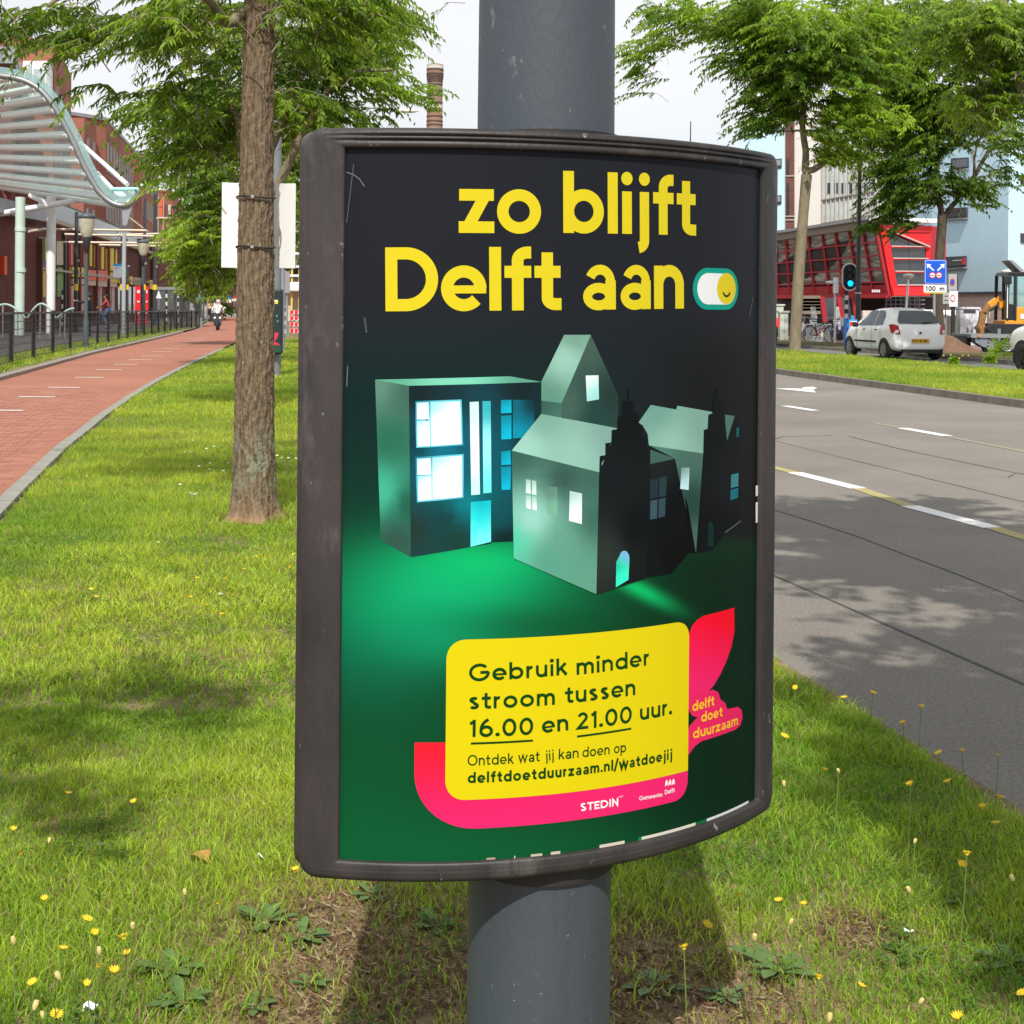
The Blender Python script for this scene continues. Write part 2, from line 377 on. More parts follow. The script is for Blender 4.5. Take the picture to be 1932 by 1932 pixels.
# ---- a round grotesque drawn as strokes (x height = 1)
def arc(cx, cy, rx, ry, a0, a1, n=20):
    return [(cx + rx * math.cos(R_(a0 + (a1 - a0) * k / n)), cy + ry * math.sin(R_(a0 + (a1 - a0) * k / n))) for k in range(n + 1)]
def glyph(ch, w):
    h = w / 2; R = .51 - h; K = 1.42; S = []; 
    def st(*p): S.append((list(p), False))
    def pl(p, c=False, f=1): S.append((p, c, f))
    DOT = .155 if w > .22 else .115
    if ch == 'o': pl(arc(.51, .5, R, R, 0, 351, 39), True); wd = 1.02
    elif ch in 'bp':
        st((h, -.42 if ch == 'p' else 0), (h, K if ch == 'b' else 1)); pl(arc(.51, .5, R, R, 0, 351, 39), True); wd = 1.02
    elif ch in 'dq': pl(arc(.51, .5, R, R, 0, 351, 39), True); st((1.02 - h, 0), (1.02 - h, K)); wd = 1.02
    elif ch == 'l': st((h, 0), (h, K)); wd = w
    elif ch == 'i': st((h + .02, 0), (h + .02, .99)); pl(arc(h + .02, 1.29, DOT / 2, DOT / 2, 0, 345, 23), 'dot%f' % DOT); wd = w + .04
    elif ch == 'j': pl([(h + .1, .99), (h + .1, -.16)] + arc(h - .1, -.16, .2, .25 - h + .04, 0, -80, 8)); pl(arc(h + .1, 1.29, DOT / 2, DOT / 2, 0, 345, 23), 'dot%f' % DOT); wd = w + .12
    elif ch == 'f': pl([(.17 + h, 0), (.17 + h, 1.12)] + arc(.17 + h + .23, 1.12, .23, .31 - h, 180, 90, 8) + [(.62, 1.43 - h)]); st((0, .985 - h * .9), (.62, .985 - h * .9)); wd = .62
    elif ch == 't': pl([(.17 + h, 1.3), (.17 + h, .27)] + arc(.17 + h + .2, .27, .2, .27 - h, 180, 270, 8) + [(.64, h)]); st((0, .985 - h * .9), (.62, .985 - h * .9)); wd = .64
    elif ch == 'z': st((.01, 1 - h), (.79, 1 - h)); st((.0, h), (.80, h)); st((.60, 1 - h * .95), (.20, h * .95)); wd = .8
    elif ch == 'e': pl(arc(.5, .5, R, R, 0, 318, 36)); pl([(.12, .475), (.50 + R + h * .95, .475)], False, .66 if w > .22 else .85); wd = 1.0
    elif ch == 'c': pl(arc(.5, .5, R, R, 45, 315, 32)); wd = .92
    elif ch == 'a': st((.83 - h, 0), (.83 - h, .66)); f_ = .82 if w > .22 else .95; hh = h * f_; pl(arc(.44, .63, .39 - h, .385 - hh, 0, 158, 16), False, f_); pl(arc(.40, .295, .40 - h, .31 - hh, 0, 351, 39), True, f_ if w > .22 else 1); wd = .83
    elif ch == 'n': st((h, 0), (h, 1)); pl(arc(.44, .56, .44 - h, .46 - h, 175, 0, 16) + [(.88 - h, 0)]); wd = .88
    elif ch == 'm': st((h, 0), (h, 1)); pl(arc(.40, .60, .40 - h, .42 - h, 175, 0, 14) + [(.80 - h, 0)]); pl(arc(1.2 - w, .60, .40 - h, .42 - h, 175, 0, 14) + [(1.6 - w - h, 0)]); wd = 1.6 - w
    elif ch == 'r': st((h, 0), (h, 1)); pl(arc(.42, .56, .42 - h, .44 - h, 178, 82, 10)); wd = .52
    elif ch == 'u': st((.86 - h, 0), (.86 - h, 1)); pl([(h, 1), (h, .44)] + arc(.43, .44, .43 - h, .46 - h, 180, 355, 16)); wd = .86
    elif ch == 'k': st((h, 0), (h, K)); st((h, .36), (.70, .99)); st((.34, .60), (.76, 0)); wd = .78
    elif ch == 'w': pl([(.06, 1), (.38, .04), (.68, .96), (.98, .04), (1.30, 1)]); wd = 1.36
    elif ch == 's': pl(arc(.37, .74, .34 - h, .27 - h, 30, 255, 16) + arc(.37, .27, .36 - h, .29 - h, 75, -150, 16)); wd = .74
    elif ch == '.': pl(arc(.13, DOT, DOT / 2, DOT / 2, 0, 345, 23), 'dot%f' % DOT); wd = .26
    elif ch == '/': st((0, -.2), (.5, 1.5)); wd = .5
    elif ch == '1': pl([(.06, 1.08), (.38 - h * .3, K - h * 1.1)]); st((.46 - h, 0), (.46 - h, K)); wd = .5
    elif ch == '0': pl(arc(.5, .71, .5 - h, .73 - h, 0, 351, 39), True); wd = 1.0
    elif ch == '2': pl(arc(.44, 1.0, .40 - h, .43 - h, 165, -38, 18) + [(.12, h), (.86, h)]); wd = .88
    elif ch == '6': pl(arc(.48, .46, .48 - h, .48 - h, 0, 351, 39), True); pl([(.62, K)] + arc(.80, .50, .80 - h, .93, 118, 172, 10)); wd = .96
    elif ch == 'D': pl([(h, h), (h, K - h), (.46, K - h)] + arc(.46, .71, .72 - h, .71 - h, 88, -88, 24) + [(.46, h)], True); wd = 1.18
    elif ch in 'O': pl(arc(.72, .71, .73 - h, .73 - h, 0, 351, 39), True); wd = 1.44
    elif ch == 'G': pl([(.78, .70), (1.38 - h, .70)] + arc(.72, .71, .73 - h, .73 - h, 0, -318, 40)[1:]); wd = 1.42
    elif ch == 'S': pl(arc(.45, 1.04, .42 - h, .38 - h, 35, 255, 16) + arc(.45, .37, .45 - h, .39 - h, 75, -150, 16)); wd = .9
    elif ch == 'T': st((0, K - h), (.9, K - h)); st((.45, 0), (.45, K - h)); wd = .9
    elif ch == 'E': pl([(.78, h), (h, h), (h, K - h), (.78, K - h)]); st((h, .71), (.72, .71)); wd = .8
    elif ch == 'I': st((h, 0), (h, K)); wd = w
    elif ch == 'N': pl([(h, 0), (h, K - h), (1.0 - h, h), (1.0 - h, K)]); wd = 1.0
    else: wd = .42
    return S, wd
def text(pr, s, p0, p1, xh, w, col, off, gap=.09):
    """lettering from panel place p0 to p1 (baseline), x height xh"""
    adv = []; x = 0
    for i, ch in enumerate(s):
        g, wd = glyph(ch, w); adv.append(x); x += wd + (gap if i < len(s) - 1 else 0)
    dx, dz = p1[0] - p0[0], p1[1] - p0[1]; sx = math.hypot(dx, dz) / (x * xh); c, sn = dx / math.hypot(dx, dz), dz / math.hypot(dx, dz)
    for i, ch in enumerate(s):
        g, wd = glyph(ch, w)
        for k, (pts, cl, *fw) in enumerate(g):
            q = [((adv[i] + a) * xh * sx, b * xh) for a, b in pts]; q = [(p0[0] + a * c - b * sn, p0[1] + a * sn + b * c) for a, b in q]
            o_ = off + k * .00005 + (i % 2) * .00022
            if isinstance(cl, str):        # a round dot, drawn as a disc
                cx = sum(p[0] for p in q) / len(q); cz = sum(p[1] for p in q) / len(q)
                pr.poly([(cx + (a - cx) * 2, cz + (b - cz) * 2) for a, b in q], col, o_, 1)
            else: pr.ribbon(q, (fw[0] if fw else 1) * w * xh * (.5 + .5 * sx if sx < 1 else 1), col, o_, cl)
    return sx
YEL = (228, 213, 50); DKG = (30, 78, 36)
def xh_at(p, q): return math.dist(p, q)
hd = Print()
text(hd, 'zo', Z1(650, 439), Z1(972, 442), xh_at(Z1(650, 439), Z1(650, 267)), .265, YEL, .0005, .06)
text(hd, 'blijft', Z1(1059, 439), Z1(1578, 450), xh_at(Z1(1230, 441), Z1(1230, 272)), .265, YEL, .0005, .10)
text(hd, 'Delft', Z1(364, 746), Z1(1052, 741), xh_at(Z1(660, 746), Z1(660, 570)), .27, YEL, .0005, .075)
text(hd, 'aan', Z1(1132, 740), Z1(1531, 735), xh_at(Z1(1330, 739), Z1(1330, 568)), .27, YEL, .0005, .085)
hd.obj('headline_lettering', 'yellow headline reading zo blijft Delft aan')
tg = Print()
def pill(xa, ya, xb, yb, n=14):
    """rounded capsule between two panel corners"""
    (u0, z1), (u1, z0) = Z1(xa, ya), Z1(xb, yb); r = abs(z1 - z0) / 2; r = min(r, (u1 - u0) / 2 * 1.0); zc = (z0 + z1) / 2; hz = abs(z1 - z0) / 2
    return arc(u0 + r, zc, r, hz, 90, 270, n) + arc(u1 - r, zc, r, hz, -90, 90, n)
tg.poly(pill(1566, 574, 1742, 740), (20, 168, 150), .0004)
tg.poly(pill(1583, 595, 1732, 720), (242, 246, 248), .0006)
(cu, cz) = Z1(1697, 657); (ru, _) = Z1(1735, 657); rr = (Z1(1697, 596)[1] - Z1(1697, 718)[1]) / 2
tg.poly(arc(cu, cz, rr, rr, 0, 345, 23), (228, 212, 48), .0008)
tg.ribbon(arc(cu, cz - .003, rr * .38, rr * .38, 200, 340, 10), .004, (60, 66, 30), .0010)
tg.obj('toggle_symbol', 'teal and white switch symbol with yellow smiling button')

ho = Print(); LAY = [.0002]
def hp(pts, col, g=None, step=.016):
    """g: list of (z1x,z1y,color) anchor colours, blended by inverse distance"""
    LAY[0] += .00003; q = [Z1(*p) for p in pts]
    if g:
        A = np.array([Z1(a, b) for a, b, _ in g]); Cc = np.array([np.clip(plin(c) * (1.28, 1.36, 1.38), 0, .88) for _, _, c in g])
        def fn(U, W):
            d = (U[:, None] - A[:, 0]) ** 2 + (W[:, None] - A[:, 1]) ** 2 + 4e-5; wt = 1 / d ** 1.3; return (wt @ Cc) / wt.sum(1, keepdims=True)
        ho.poly(q, fn, LAY[0], step)
    else: ho.poly(q, col, LAY[0], .03)
WHT = (255, 255, 255); CY = (0, 168, 196)
# block of flats on the left
hp([(323, 1013), (455, 1037), (463, 1708), (345, 1640)], 0, [(335, 1030, (92, 132, 116)), (450, 1060, (66, 100, 88)), (380, 1250, (48, 104, 84)), (345, 1450, (70, 168, 140)), (455, 1500, (40, 92, 74)), (400, 1640, (52, 84, 74))])
hp([(323, 1013), (850, 1000), (975, 1022), (455, 1037)], 0, [(340, 1012, (96, 160, 134)), (640, 1012, (122, 196, 170)), (950, 1022, (92, 150, 130))])
hp([(455, 1037), (975, 1022), (975, 1640), (778, 1650), (776, 1655), (697, 1668), (463, 1708)], 0, [(500, 1060, (33, 42, 44)), (900, 1060, (32, 44, 46)), (600, 1080, (34, 52, 56)), (470, 1250, (20, 62, 72)), (600, 1295, (30, 110, 130)), (680, 1290, (22, 90, 108)), (795, 1290, (20, 84, 98)), (480, 1600, (40, 58, 54)), (600, 1560, (30, 66, 66)), (640, 1640, (34, 62, 56)), (800, 1560, (26, 78, 84)), (830, 1640, (24, 40, 42)), (930, 1250, (18, 44, 52)), (680, 1500, (18, 120, 130))])
WQ = []
for q in ([(485, 1103), (532, 1102), (534, 1168), (487, 1168)], [(540, 1100), (655, 1098), (662, 1265), (543, 1272)], [(487, 1175), (536, 1173), (538, 1272), (490, 1275)],
          [(487, 1322), (540, 1320), (542, 1384), (489, 1386)], [(547, 1318), (663, 1310), (664, 1472), (548, 1482)], [(490, 1391), (543, 1389), (544, 1482), (493, 1487)]):
    cxq = sum(p[0] for p in q) / 4; cyq = sum(p[1] for p in q) / 4
    ex = [(cxq + (a - cxq) * (1 + 8 / abs(a - cxq)), cyq + (b - cyq) * (1 + 8 / abs(b - cyq))) for a, b in q]
    WQ.append((q, cxq, cyq))
for q in ([(480, 1097), (661, 1091), (668, 1270), (484, 1280)], [(481, 1316), (669, 1304), (670, 1477), (487, 1493)]): hp(q, 0, [(q[0][0], q[0][1], (40, 130, 150)), (575, q[0][1] + 90, (120, 215, 228)), (q[2][0], q[2][1], (60, 160, 182))])
for q, cxq, cyq in WQ:
    hp(q, 0, [(q[0][0], q[0][1], (150, 214, 226)), (cxq, cyq, WHT), (q[2][0], q[2][1], WHT)])
hp([(693, 1101), (728, 1099), (733, 1462), (699, 1465)], 0, [(710, 1120, (196, 222, 222)), (714, 1300, (226, 240, 240)), (716, 1450, (190, 232, 232))])
hp([(743, 1097), (775, 1097), (778, 1455), (746, 1458)], 0, [(760, 1110, (60, 170, 180)), (760, 1280, (150, 226, 228)), (762, 1440, (110, 220, 220))])
for q in ([(815, 1093), (856, 1092), (856, 1143), (815, 1145)], [(815, 1155), (856, 1152), (856, 1245), (817, 1247)], [(815, 1295), (852, 1290), (854, 1345), (817, 1347)], [(815, 1355), (854, 1353), (852, 1443), (818, 1445)]):
    hp(q, 0, [(820, q[0][1], (10, 130, 150)), (845, q[2][1], (0, 176, 204))])
hp([(862, 1092), (948, 1092), (944, 1190), (905, 1240), (862, 1243)], 0, [(866, 1230, (0, 140, 165)), (870, 1110, (10, 100, 116)), (940, 1100, (24, 50, 58))])
hp([(697, 1492), (776, 1485), (776, 1647), (696, 1667)], 0, [(740, 1500, (20, 176, 188)), (700, 1600, (90, 230, 220)), (720, 1560, (40, 200, 205)), (740, 1650, (120, 240, 225))])
# tall gabled house behind
hp([(973, 1095), (1055, 1105), (1055, 1168), (973, 1150)], 0, [(990, 1100, (62, 92, 84)), (1040, 1150, (70, 110, 98))])
hp([(1062, 838), (1166, 838), (1052, 1105), (973, 1095), (973, 1020)], 0, [(1100, 850, (116, 150, 136)), (1070, 930, (146, 186, 172)), (1000, 1080, (96, 140, 124))])
hp([(1166, 838), (1273, 1075), (1275, 1210), (1052, 1160), (1052, 1105)], 0, [(1160, 870, (70, 92, 84)), (1080, 1120, (70, 96, 88)), (1250, 1080, (44, 60, 56)), (1180, 1150, (40, 70, 66))])
hp([(1146, 997), (1196, 996), (1198, 1090), (1151, 1098)], 0, [(1150, 1000, (214, 226, 222)), (1190, 1080, (150, 206, 204))])
# house on the right
hp([(1393, 1270), (1607, 1300), (1577, 1690), (1545, 1560), (1495, 1322)], 0, [(1420, 1290, (84, 122, 110)), (1590, 1310, (76, 108, 98)), (1560, 1500, (46, 72, 66)), (1570, 1650, (74, 104, 90))])
hp([(1400, 1112), (1500, 1130), (1504, 1115), (1642, 1140), (1607, 1302), (1393, 1270), (1388, 1225), (1370, 1195), (1353, 1180)], 0, [(1420, 1130, (112, 154, 142)), (1600, 1160, (124, 160, 148)), (1480, 1270, (140, 178, 166))])
hp([(1490, 1370), (1545, 1500), (1576, 1690), (1470, 1690)], (24, 27, 27))
hp([(1520, 1357), (1552, 1357), (1548, 1445), (1515, 1440)], 0, [(1525, 1362, (120, 150, 150)), (1540, 1430, (186, 214, 220))])
hp([(1690, 1150), (1728, 1155), (1698, 1252), (1692, 1190)], (92, 128, 120))
hp([(1605, 1300), (1607, 1210), (1622, 1205), (1625, 1150), (1640, 1145), (1644, 1100), (1660, 1048), (1668, 1048), (1662, 1098), (1688, 1102), (1692, 1190), (1698, 1252), (1728, 1158), (1752, 1200), (1755, 1555), (1690, 1612), (1640, 1680), (1577, 1690)], 0, [(1620, 1250, (30, 33, 34)), (1700, 1400, (34, 36, 38)), (1640, 1600, (26, 30, 32))])
hp([(1735, 1203), (1746, 1198), (1744, 1235), (1735, 1238)], (30, 110, 112))
hp([(1714, 1385), (1743, 1378), (1742, 1430), (1713, 1437)], (74, 142, 150)); hp([(1712, 1444), (1742, 1437), (1740, 1475), (1711, 1485)], (40, 122, 140))
hp([(1690, 1608), (1752, 1562), (1752, 1568), (1690, 1614)], (90, 104, 104))
hp([(1624, 1600)] + [(1634 + 11 * math.cos(R_(a)), 1590 - 22 * math.sin(R_(a))) for a in range(180, -1, -30)] + [(1646, 1670), (1622, 1664)], (30, 58, 54))
# annex and dark side
hp([(1393, 1285), (1495, 1322), (1396, 1347)], (76, 112, 102))
hp([(1390, 1345), (1495, 1322), (1500, 1400), (1545, 1600), (1540, 1700), (1480, 1770), (1312, 1795), (1340, 1500)], 0, [(1420, 1360, (36, 42, 42)), (1480, 1500, (28, 30, 32)), (1500, 1700, (24, 27, 27)), (1380, 1750, (30, 34, 34))])
hp([(1398, 1405), (1428, 1399), (1426, 1474), (1398, 1480)], (46, 66, 72)); hp([(1433, 1398), (1462, 1390), (1459, 1468), (1431, 1473)], (52, 72, 78))
hp([(1398, 1487), (1426, 1481), (1424, 1556), (1397, 1560)], (70, 96, 108)); hp([(1431, 1480), (1458, 1474), (1455, 1548), (1429, 1554)], (62, 86, 98))
# house in front
hp([(857, 1290), (1198, 1375), (1187, 1852), (865, 1712)], 0, [(880, 1310, (60, 96, 86)), (1180, 1390, (66, 100, 90)), (940, 1560, (150, 196, 184)), (870, 1640, (84, 190, 160)), (1050, 1640, (100, 150, 134)), (1170, 1800, (96, 150, 130)), (1175, 1560, (66, 104, 92)), (1000, 1720, (90, 150, 130)), (1060, 1400, (58, 88, 80))])
hp([(972, 1147), (1268, 1203), (1198, 1375), (857, 1290)], 0, [(980, 1160, (120, 160, 146)), (1240, 1210, (126, 158, 150)), (900, 1280, (150, 192, 180)), (1100, 1320, (140, 180, 168))])
hp([(1198, 1375), (1200, 1312), (1222, 1308), (1222, 1262), (1245, 1258), (1247, 1210), (1268, 1207), (1270, 1158), (1290, 1155), (1290, 1100), (1309, 1100), (1311, 1046), (1321, 1046), (1316, 1050), (1315, 1095), (1336, 1098), (1336, 1142), (1352, 1144), (1352, 1188), (1368, 1190), (1368, 1232), (1384, 1234), (1384, 1276), (1398, 1278), (1397, 1500), (1378, 1790), (1187, 1852)], 0, [(1300, 1150, (30, 32, 33)), (1250, 1400, (33, 36, 38)), (1220, 1700, (50, 56, 54)), (1340, 1600, (28, 31, 32)), (1360, 1760, (33, 36, 36))])
for q in ([(912, 1403), (930, 1405), (931, 1460), (912, 1456)], [(935, 1406), (952, 1409), (953, 1464), (936, 1461)], [(912, 1464), (931, 1467), (932, 1520), (913, 1515)], [(936, 1468), (953, 1471), (955, 1525), (937, 1521)]):
    hp(q, 0, [(q[0][0], q[0][1], (150, 186, 176)), (q[2][0], q[2][1], (222, 236, 232))])
hp([(997, 1430), (1035, 1433), (1035, 1547), (996, 1537)], 0, [(1005, 1440, (96, 132, 118)), (1025, 1530, (120, 172, 150))])
hp([(1083, 1448), (1131, 1458), (1130, 1578), (1080, 1565)], 0, [(1090, 1455, (170, 196, 198)), (1110, 1540, (226, 240, 244))])
hp([(1265, 1725)] + [(1296 + 20 * math.cos(R_(a)), 1712 - 30 * math.sin(R_(a))) for a in range(160, -1, -20)] + [(1312, 1795), (1263, 1825)], 0, [(1300, 1695, (120, 170, 210)), (1270, 1740, (20, 190, 150)), (1300, 1790, (60, 225, 190)), (1280, 1815, (60, 225, 190))])
ho.obj('paper_house_artwork', 'paper houses with lit windows printed on the poster')

ca = Print()
PINK = (240, 52, 124); RED = (250, 44, 62)
def bez(p0, p1, p2, p3, n=14): return [tuple((1 - t) ** 3 * a + 3 * (1 - t) ** 2 * t * b + 3 * (1 - t) * t * t * c + t ** 3 * d for a, b, c, d in zip(p0, p1, p2, p3)) for t in [k / n for k in range(n + 1)]]
uL, zTL = Z2(65, 831); uCardL, zc0 = Z2(231, 600); _, zT1 = Z2(340, 295); uCardR, _ = Z2(1511, 600); _, zT2 = Z2(1440, 190)
_, zBt = Z2(350, 1140); _, zBr = Z2(1510, 972); uBot, zBot = Z2(380, 1286); _, zBot2 = Z2(1000, 1230)
CT = (zT1 + zT2) / 2; CB = (zBt + zBr) / 2; PB = (zBot + zBot2) / 2; rc = Z2(340, 400)[0] - uCardL
UR2 = uCardR
def pinkgrad(U, W):
    t = np.clip((zTL - W) / (zTL - PB) * .9 + (U - uL) / .5 * .35, 0, 1)[:, None]; t = t * t * (3 - 2 * t); return plin(RED) * (1 - t) + plin(PINK) * t
big = uBot - uL
# bowl of the tulip: straight top, round lower left, band along the bottom with a round lower right
rb = abs(zTL - PB)
pts = [(uCardL + .05, zTL), (uL, zTL), (uL, zTL - .35 * rb)] + bez((uL, zTL - .35 * rb), (uL, PB + .28 * rb), (uL + big * .45, PB), (uL + big * 1.05, PB)) + [(UR2 - rc, PB)] + bez((UR2 - rc, PB), (UR2 - rc * .4, PB), (UR2, PB + rc * .4), (UR2, PB + rc)) + [(UR2, CB + .05), (uCardL + .05, CB + .05)]
ca.poly(pts, pinkgrad, .0003)
# leaf at the right
lf = [Z2(*p) for p in [(1512, 262), (1530, 215), (1555, 185), (1590, 162), (1670, 142), (1753, 118), (1754, 240), (1740, 320), (1712, 400), (1680, 470), (1645, 530), (1620, 556), (1512, 600)]]
(uA, zA) = Z2(1720, 200); (uB, zB) = Z2(1520, 540)
def leafgrad(U, W):
    t = np.clip((zA - W) / (zA - zB) * .75 + (uA - U) / .12 * .3, 0, 1)[:, None]; return plin((248, 30, 52)) * (1 - t) + plin(PINK) * t
ca.poly(lf, leafgrad, .0003)
lbl = [(1508, 590), (1560, 572), (1640, 552), (1668, 566), (1680, 604), (1705, 622), (1716, 655), (1770, 642), (1792, 660), (1796, 700), (1785, 740), (1760, 762), (1650, 802), (1580, 824), (1545, 850), (1510, 898), (1508, 780), (1515, 745), (1550, 706), (1560, 698), (1532, 690), (1516, 668), (1508, 640)]
ca.poly([Z2(*p) for p in lbl], (236, 52, 112), .0005)
card = [(uCardL, CB + rc)] + bez((uCardL, CB + rc), (uCardL, CB + rc * .4), (uCardL + rc * .4, CB), (uCardL + rc, CB)) + [(UR2, CB), (UR2, CT - rc * .9)] + bez((UR2, CT - rc * .9), (UR2, CT - rc * .3), (UR2 - rc * .4, CT), (UR2 - rc, CT)) + bez((uCardL + rc, CT), (uCardL + rc * .4, CT), (uCardL, CT - rc * .4), (uCardL, CT - rc))
ca.poly(card, (228, 214, 34), .0007)
ca.obj('tulip_card', 'yellow card on a pink tulip shape')
tx = Print()
def ln(s, a, b, xa, w, gap=.16, col=DKG): text(tx, s, Z2(*a), Z2(*b), xa, w, col, .0010, gap)
xh1 = xh_at(Z2(480, 505), Z2(480, 441))
ln('Gebruik', (352, 508), (868, 472), xh1, .25); ln('minder', (918, 474), (1304, 420), xh1, .25)
ln('stroom', (350, 655), (806, 630), xh1, .25); ln('tussen', (858, 624), (1230, 578), xh1, .25)
ln('16.00', (352, 802), (692, 788), xh1, .25); ln('en', (737, 782), (877, 765), xh1, .25); ln('21.00', (920, 764), (1212, 724), xh1, .25); ln('uur.', (1253, 714), (1422, 680), xh1, .25)
for a, b in (((362, 836), (690, 820)), ((922, 799), (1208, 757))): tx.ribbon([Z2(*a), Z2(*b)], .0035, DKG, .0010)
xh2 = xh_at(Z2(640, 932), Z2(640, 893))
ln('Ontdek', (345, 953), (585, 941), xh2, .20, .2); ln('wat', (612, 936), (725, 929), xh2, .20, .2); ln('jij', (757, 927), (800, 921), xh2, .20, .2); ln('kan', (825, 920), (930, 910), xh2, .20, .2); ln('doen', (950, 909), (1093, 892), xh2, .20, .2); ln('op', (1117, 889), (1180, 880), xh2, .20, .2)
ln('delftdoetduurzaam.nl/watdoejij', (345, 1045), (1424, 918), xh2 * 1.05, .29, .2)
tx.obj('card_lettering', 'dark green text about using less power between 16.00 and 21.00')
lg = Print()
xs = xh_at(Z2(1000, 1188), Z2(1000, 1150)) ; W_ = (250, 244, 248)
text(lg, 'STEDIN', Z2(938, 1194), Z2(1140, 1164), xs * .78, .30, W_, .0010, .10)
lg.obj('sponsor_lettering'); lg = Print()
text(lg, 'NET', Z2(1143, 1122), Z2(1166, 1118), xs * .15, .22, W_, .0010, .2)
lg.obj('sponsor_lettering'); lg = Print()
text(lg, 'Gemeente', Z2(1250, 1137), Z2(1372, 1115), xs * .42, .24, W_, .0010, .10)
text(lg, 'Delft', Z2(1385, 1106), Z2(1437, 1092), xs * .46, .24, W_, .0010, .10)
lg.obj('sponsor_lettering'); lg = Print()
for k in range(3):
    x0 = 1386 + k * 18; lg.poly([Z2(*p) for p in [(x0, 1064 - k * 3), (x0 + 2, 1040 - k * 3), (x0 + 9, 1026 - k * 3), (x0 + 15, 1038 - k * 3), (x0 + 15, 1060 - k * 3), (x0 + 10, 1054 - k * 3), (x0 + 6, 1056 - k * 3)]], W_, .0010)
lg.obj('crest_mark', 'small white wavy crest mark').__setitem__('kind', 'stuff'); lg = Print()
xd = xh_at(Z2(1600, 660), Z2(1600, 622)); Y2 = (250, 200, 60)
text(lg, 'delft', Z2(1530, 668), Z2(1646, 634), xd, .29, Y2, .0010, .1)
text(lg, 'doet', Z2(1576, 724), Z2(1688, 692), xd, .29, Y2, .0010, .1)
text(lg, 'duurzaam', Z2(1532, 812), Z2(1770, 736), xd, .29, Y2, .0010, .1)
lg.obj('slogan_lettering', 'yellow lettering delft doet duurzaam')
# wear: scratches, torn paper at the lower edge
class _W:
    def ribbon(s, p, wd, c, off): Print().ribbon(p, wd, c, off).obj('paper_tear' if max(c) > 170 else 'scratch')
we = _W()
for a, b, wd, c in (((240, 170), (212, 400), .0012, (110, 112, 118)), ((1800, 690), (1785, 770), .0015, (120, 124, 124)), ((282, 770), (290, 830), .003, (82, 98, 96)), ((216, 960), (213, 1040), .0016, (120, 130, 128)), ((1482, 1662), (1500, 1668), .0015, (120, 120, 118)), ((1430, 815), (1410, 870), .001, (60, 66, 66))):
    we.ribbon([Z1(*a), Z1(*b)], wd, c, .0012)
we.ribbon([Z1(*p) for p in [(212, 202), (240, 212), (262, 228), (282, 258)]], .0022, (112, 116, 124), .0013)
for a, b, wd, c in (((444, 1469), (490, 1466), .003, (190, 176, 160)), ((678, 1452), (738, 1449), .004, (206, 196, 180)), ((783, 1447), (833, 1440), .005, (214, 204, 188)), ((1040, 1414), (1172, 1390), .006, (222, 214, 198)), ((1245, 1369), (1262, 1365), .006, (30, 150, 90)), ((1262, 1366), (1546, 1275), .006, (226, 222, 210)), ((1546, 1273), (1606, 1248), .006, (14, 120, 70)), ((1606, 1248), (1826, 1146), .005, (226, 230, 228)), ((590, 1460), (596, 1456), .004, (220, 210, 200))):
    pu = [(Z2(*a)), (Z2(*b))]; we.ribbon([(pu[0][0], max(pu[0][1], ZB + .002)), (pu[1][0], max(ZB + .002, pu[1][1]))], wd, c, .0013)
for a, b in (((1815, 1427), (1815, 1468)), ((1815, 1492), (1815, 1572))): we.ribbon([Z1(*a), Z1(*b)], .011, (236, 238, 238), .0013)

# ------------------------------------------------ ground, road, paths
def sheet(name, poly, z, m, parent=None, kind='structure'):
    mb = MB(); mb.add([(p[0], p[1], z) for p in poly], [tuple(t) for t in tessellate_polygon([[Vector((p[0], p[1], 0)) for p in poly]])])
    me = mb.mesh(name); me.materials.append(m); bm = bmesh.new(); bm.from_mesh(me)
    bmesh.ops.recalc_face_normals(bm, faces=bm.faces)
    for f in bm.faces:
        if f.normal.z < 0: f.normal_flip()
    bm.to_mesh(me); bm.free()
    o = bpy.data.objects.new(name, me); COL.objects.link(o); o.parent = parent
    if kind: o['kind'] = kind
    return o
def asphalt(name, c1, c2, big=.25):
    m = mat(name, c1, .86, 0, 0, .5, .35, 160, .25, col2=c2, thr=(.32, .68)); t = m.node_tree; b = t.nodes['Principled BSDF']
    src = b.inputs['Base Color'].links[0].from_socket; c = [n for n in t.nodes if n.type == 'TEX_COORD'][0]
    n3 = N(t, 'ShaderNodeTexNoise'); n3.inputs['Scale'].default_value = 60; n3.inputs['Detail'].default_value = 3; mxn = N(t, 'ShaderNodeMixRGB', blend_type='OVERLAY'); mxn.inputs[0].default_value = .55
    n4 = N(t, 'ShaderNodeTexNoise'); n4.inputs['Scale'].default_value = .35; n4.inputs['Detail'].default_value = 3; m4 = N(t, 'ShaderNodeMixRGB', blend_type='OVERLAY'); m4.inputs[0].default_value = big
    t.links.new(c.outputs['Object'], n3.inputs[0]); t.links.new(c.outputs['Object'], n4.inputs[0]); t.links.new(src, mxn.inputs[1]); t.links.new(n3.outputs[0], mxn.inputs[2])
    t.links.new(mxn.outputs[0], m4.inputs[1]); t.links.new(n4.outputs[0], m4.inputs[2]); t.links.new(m4.outputs[0], b.inputs['Base Color']); return m
sheet('ground', [(-500, -80), (500, -80), (500, 1100), (-500, 1100)], -.03, mat('paving', (.27, .25, .235), .9, 0, .18, .6, .1))
m_asph = asphalt('asphalt', (.185, .167, .145), (.24, .217, .188))
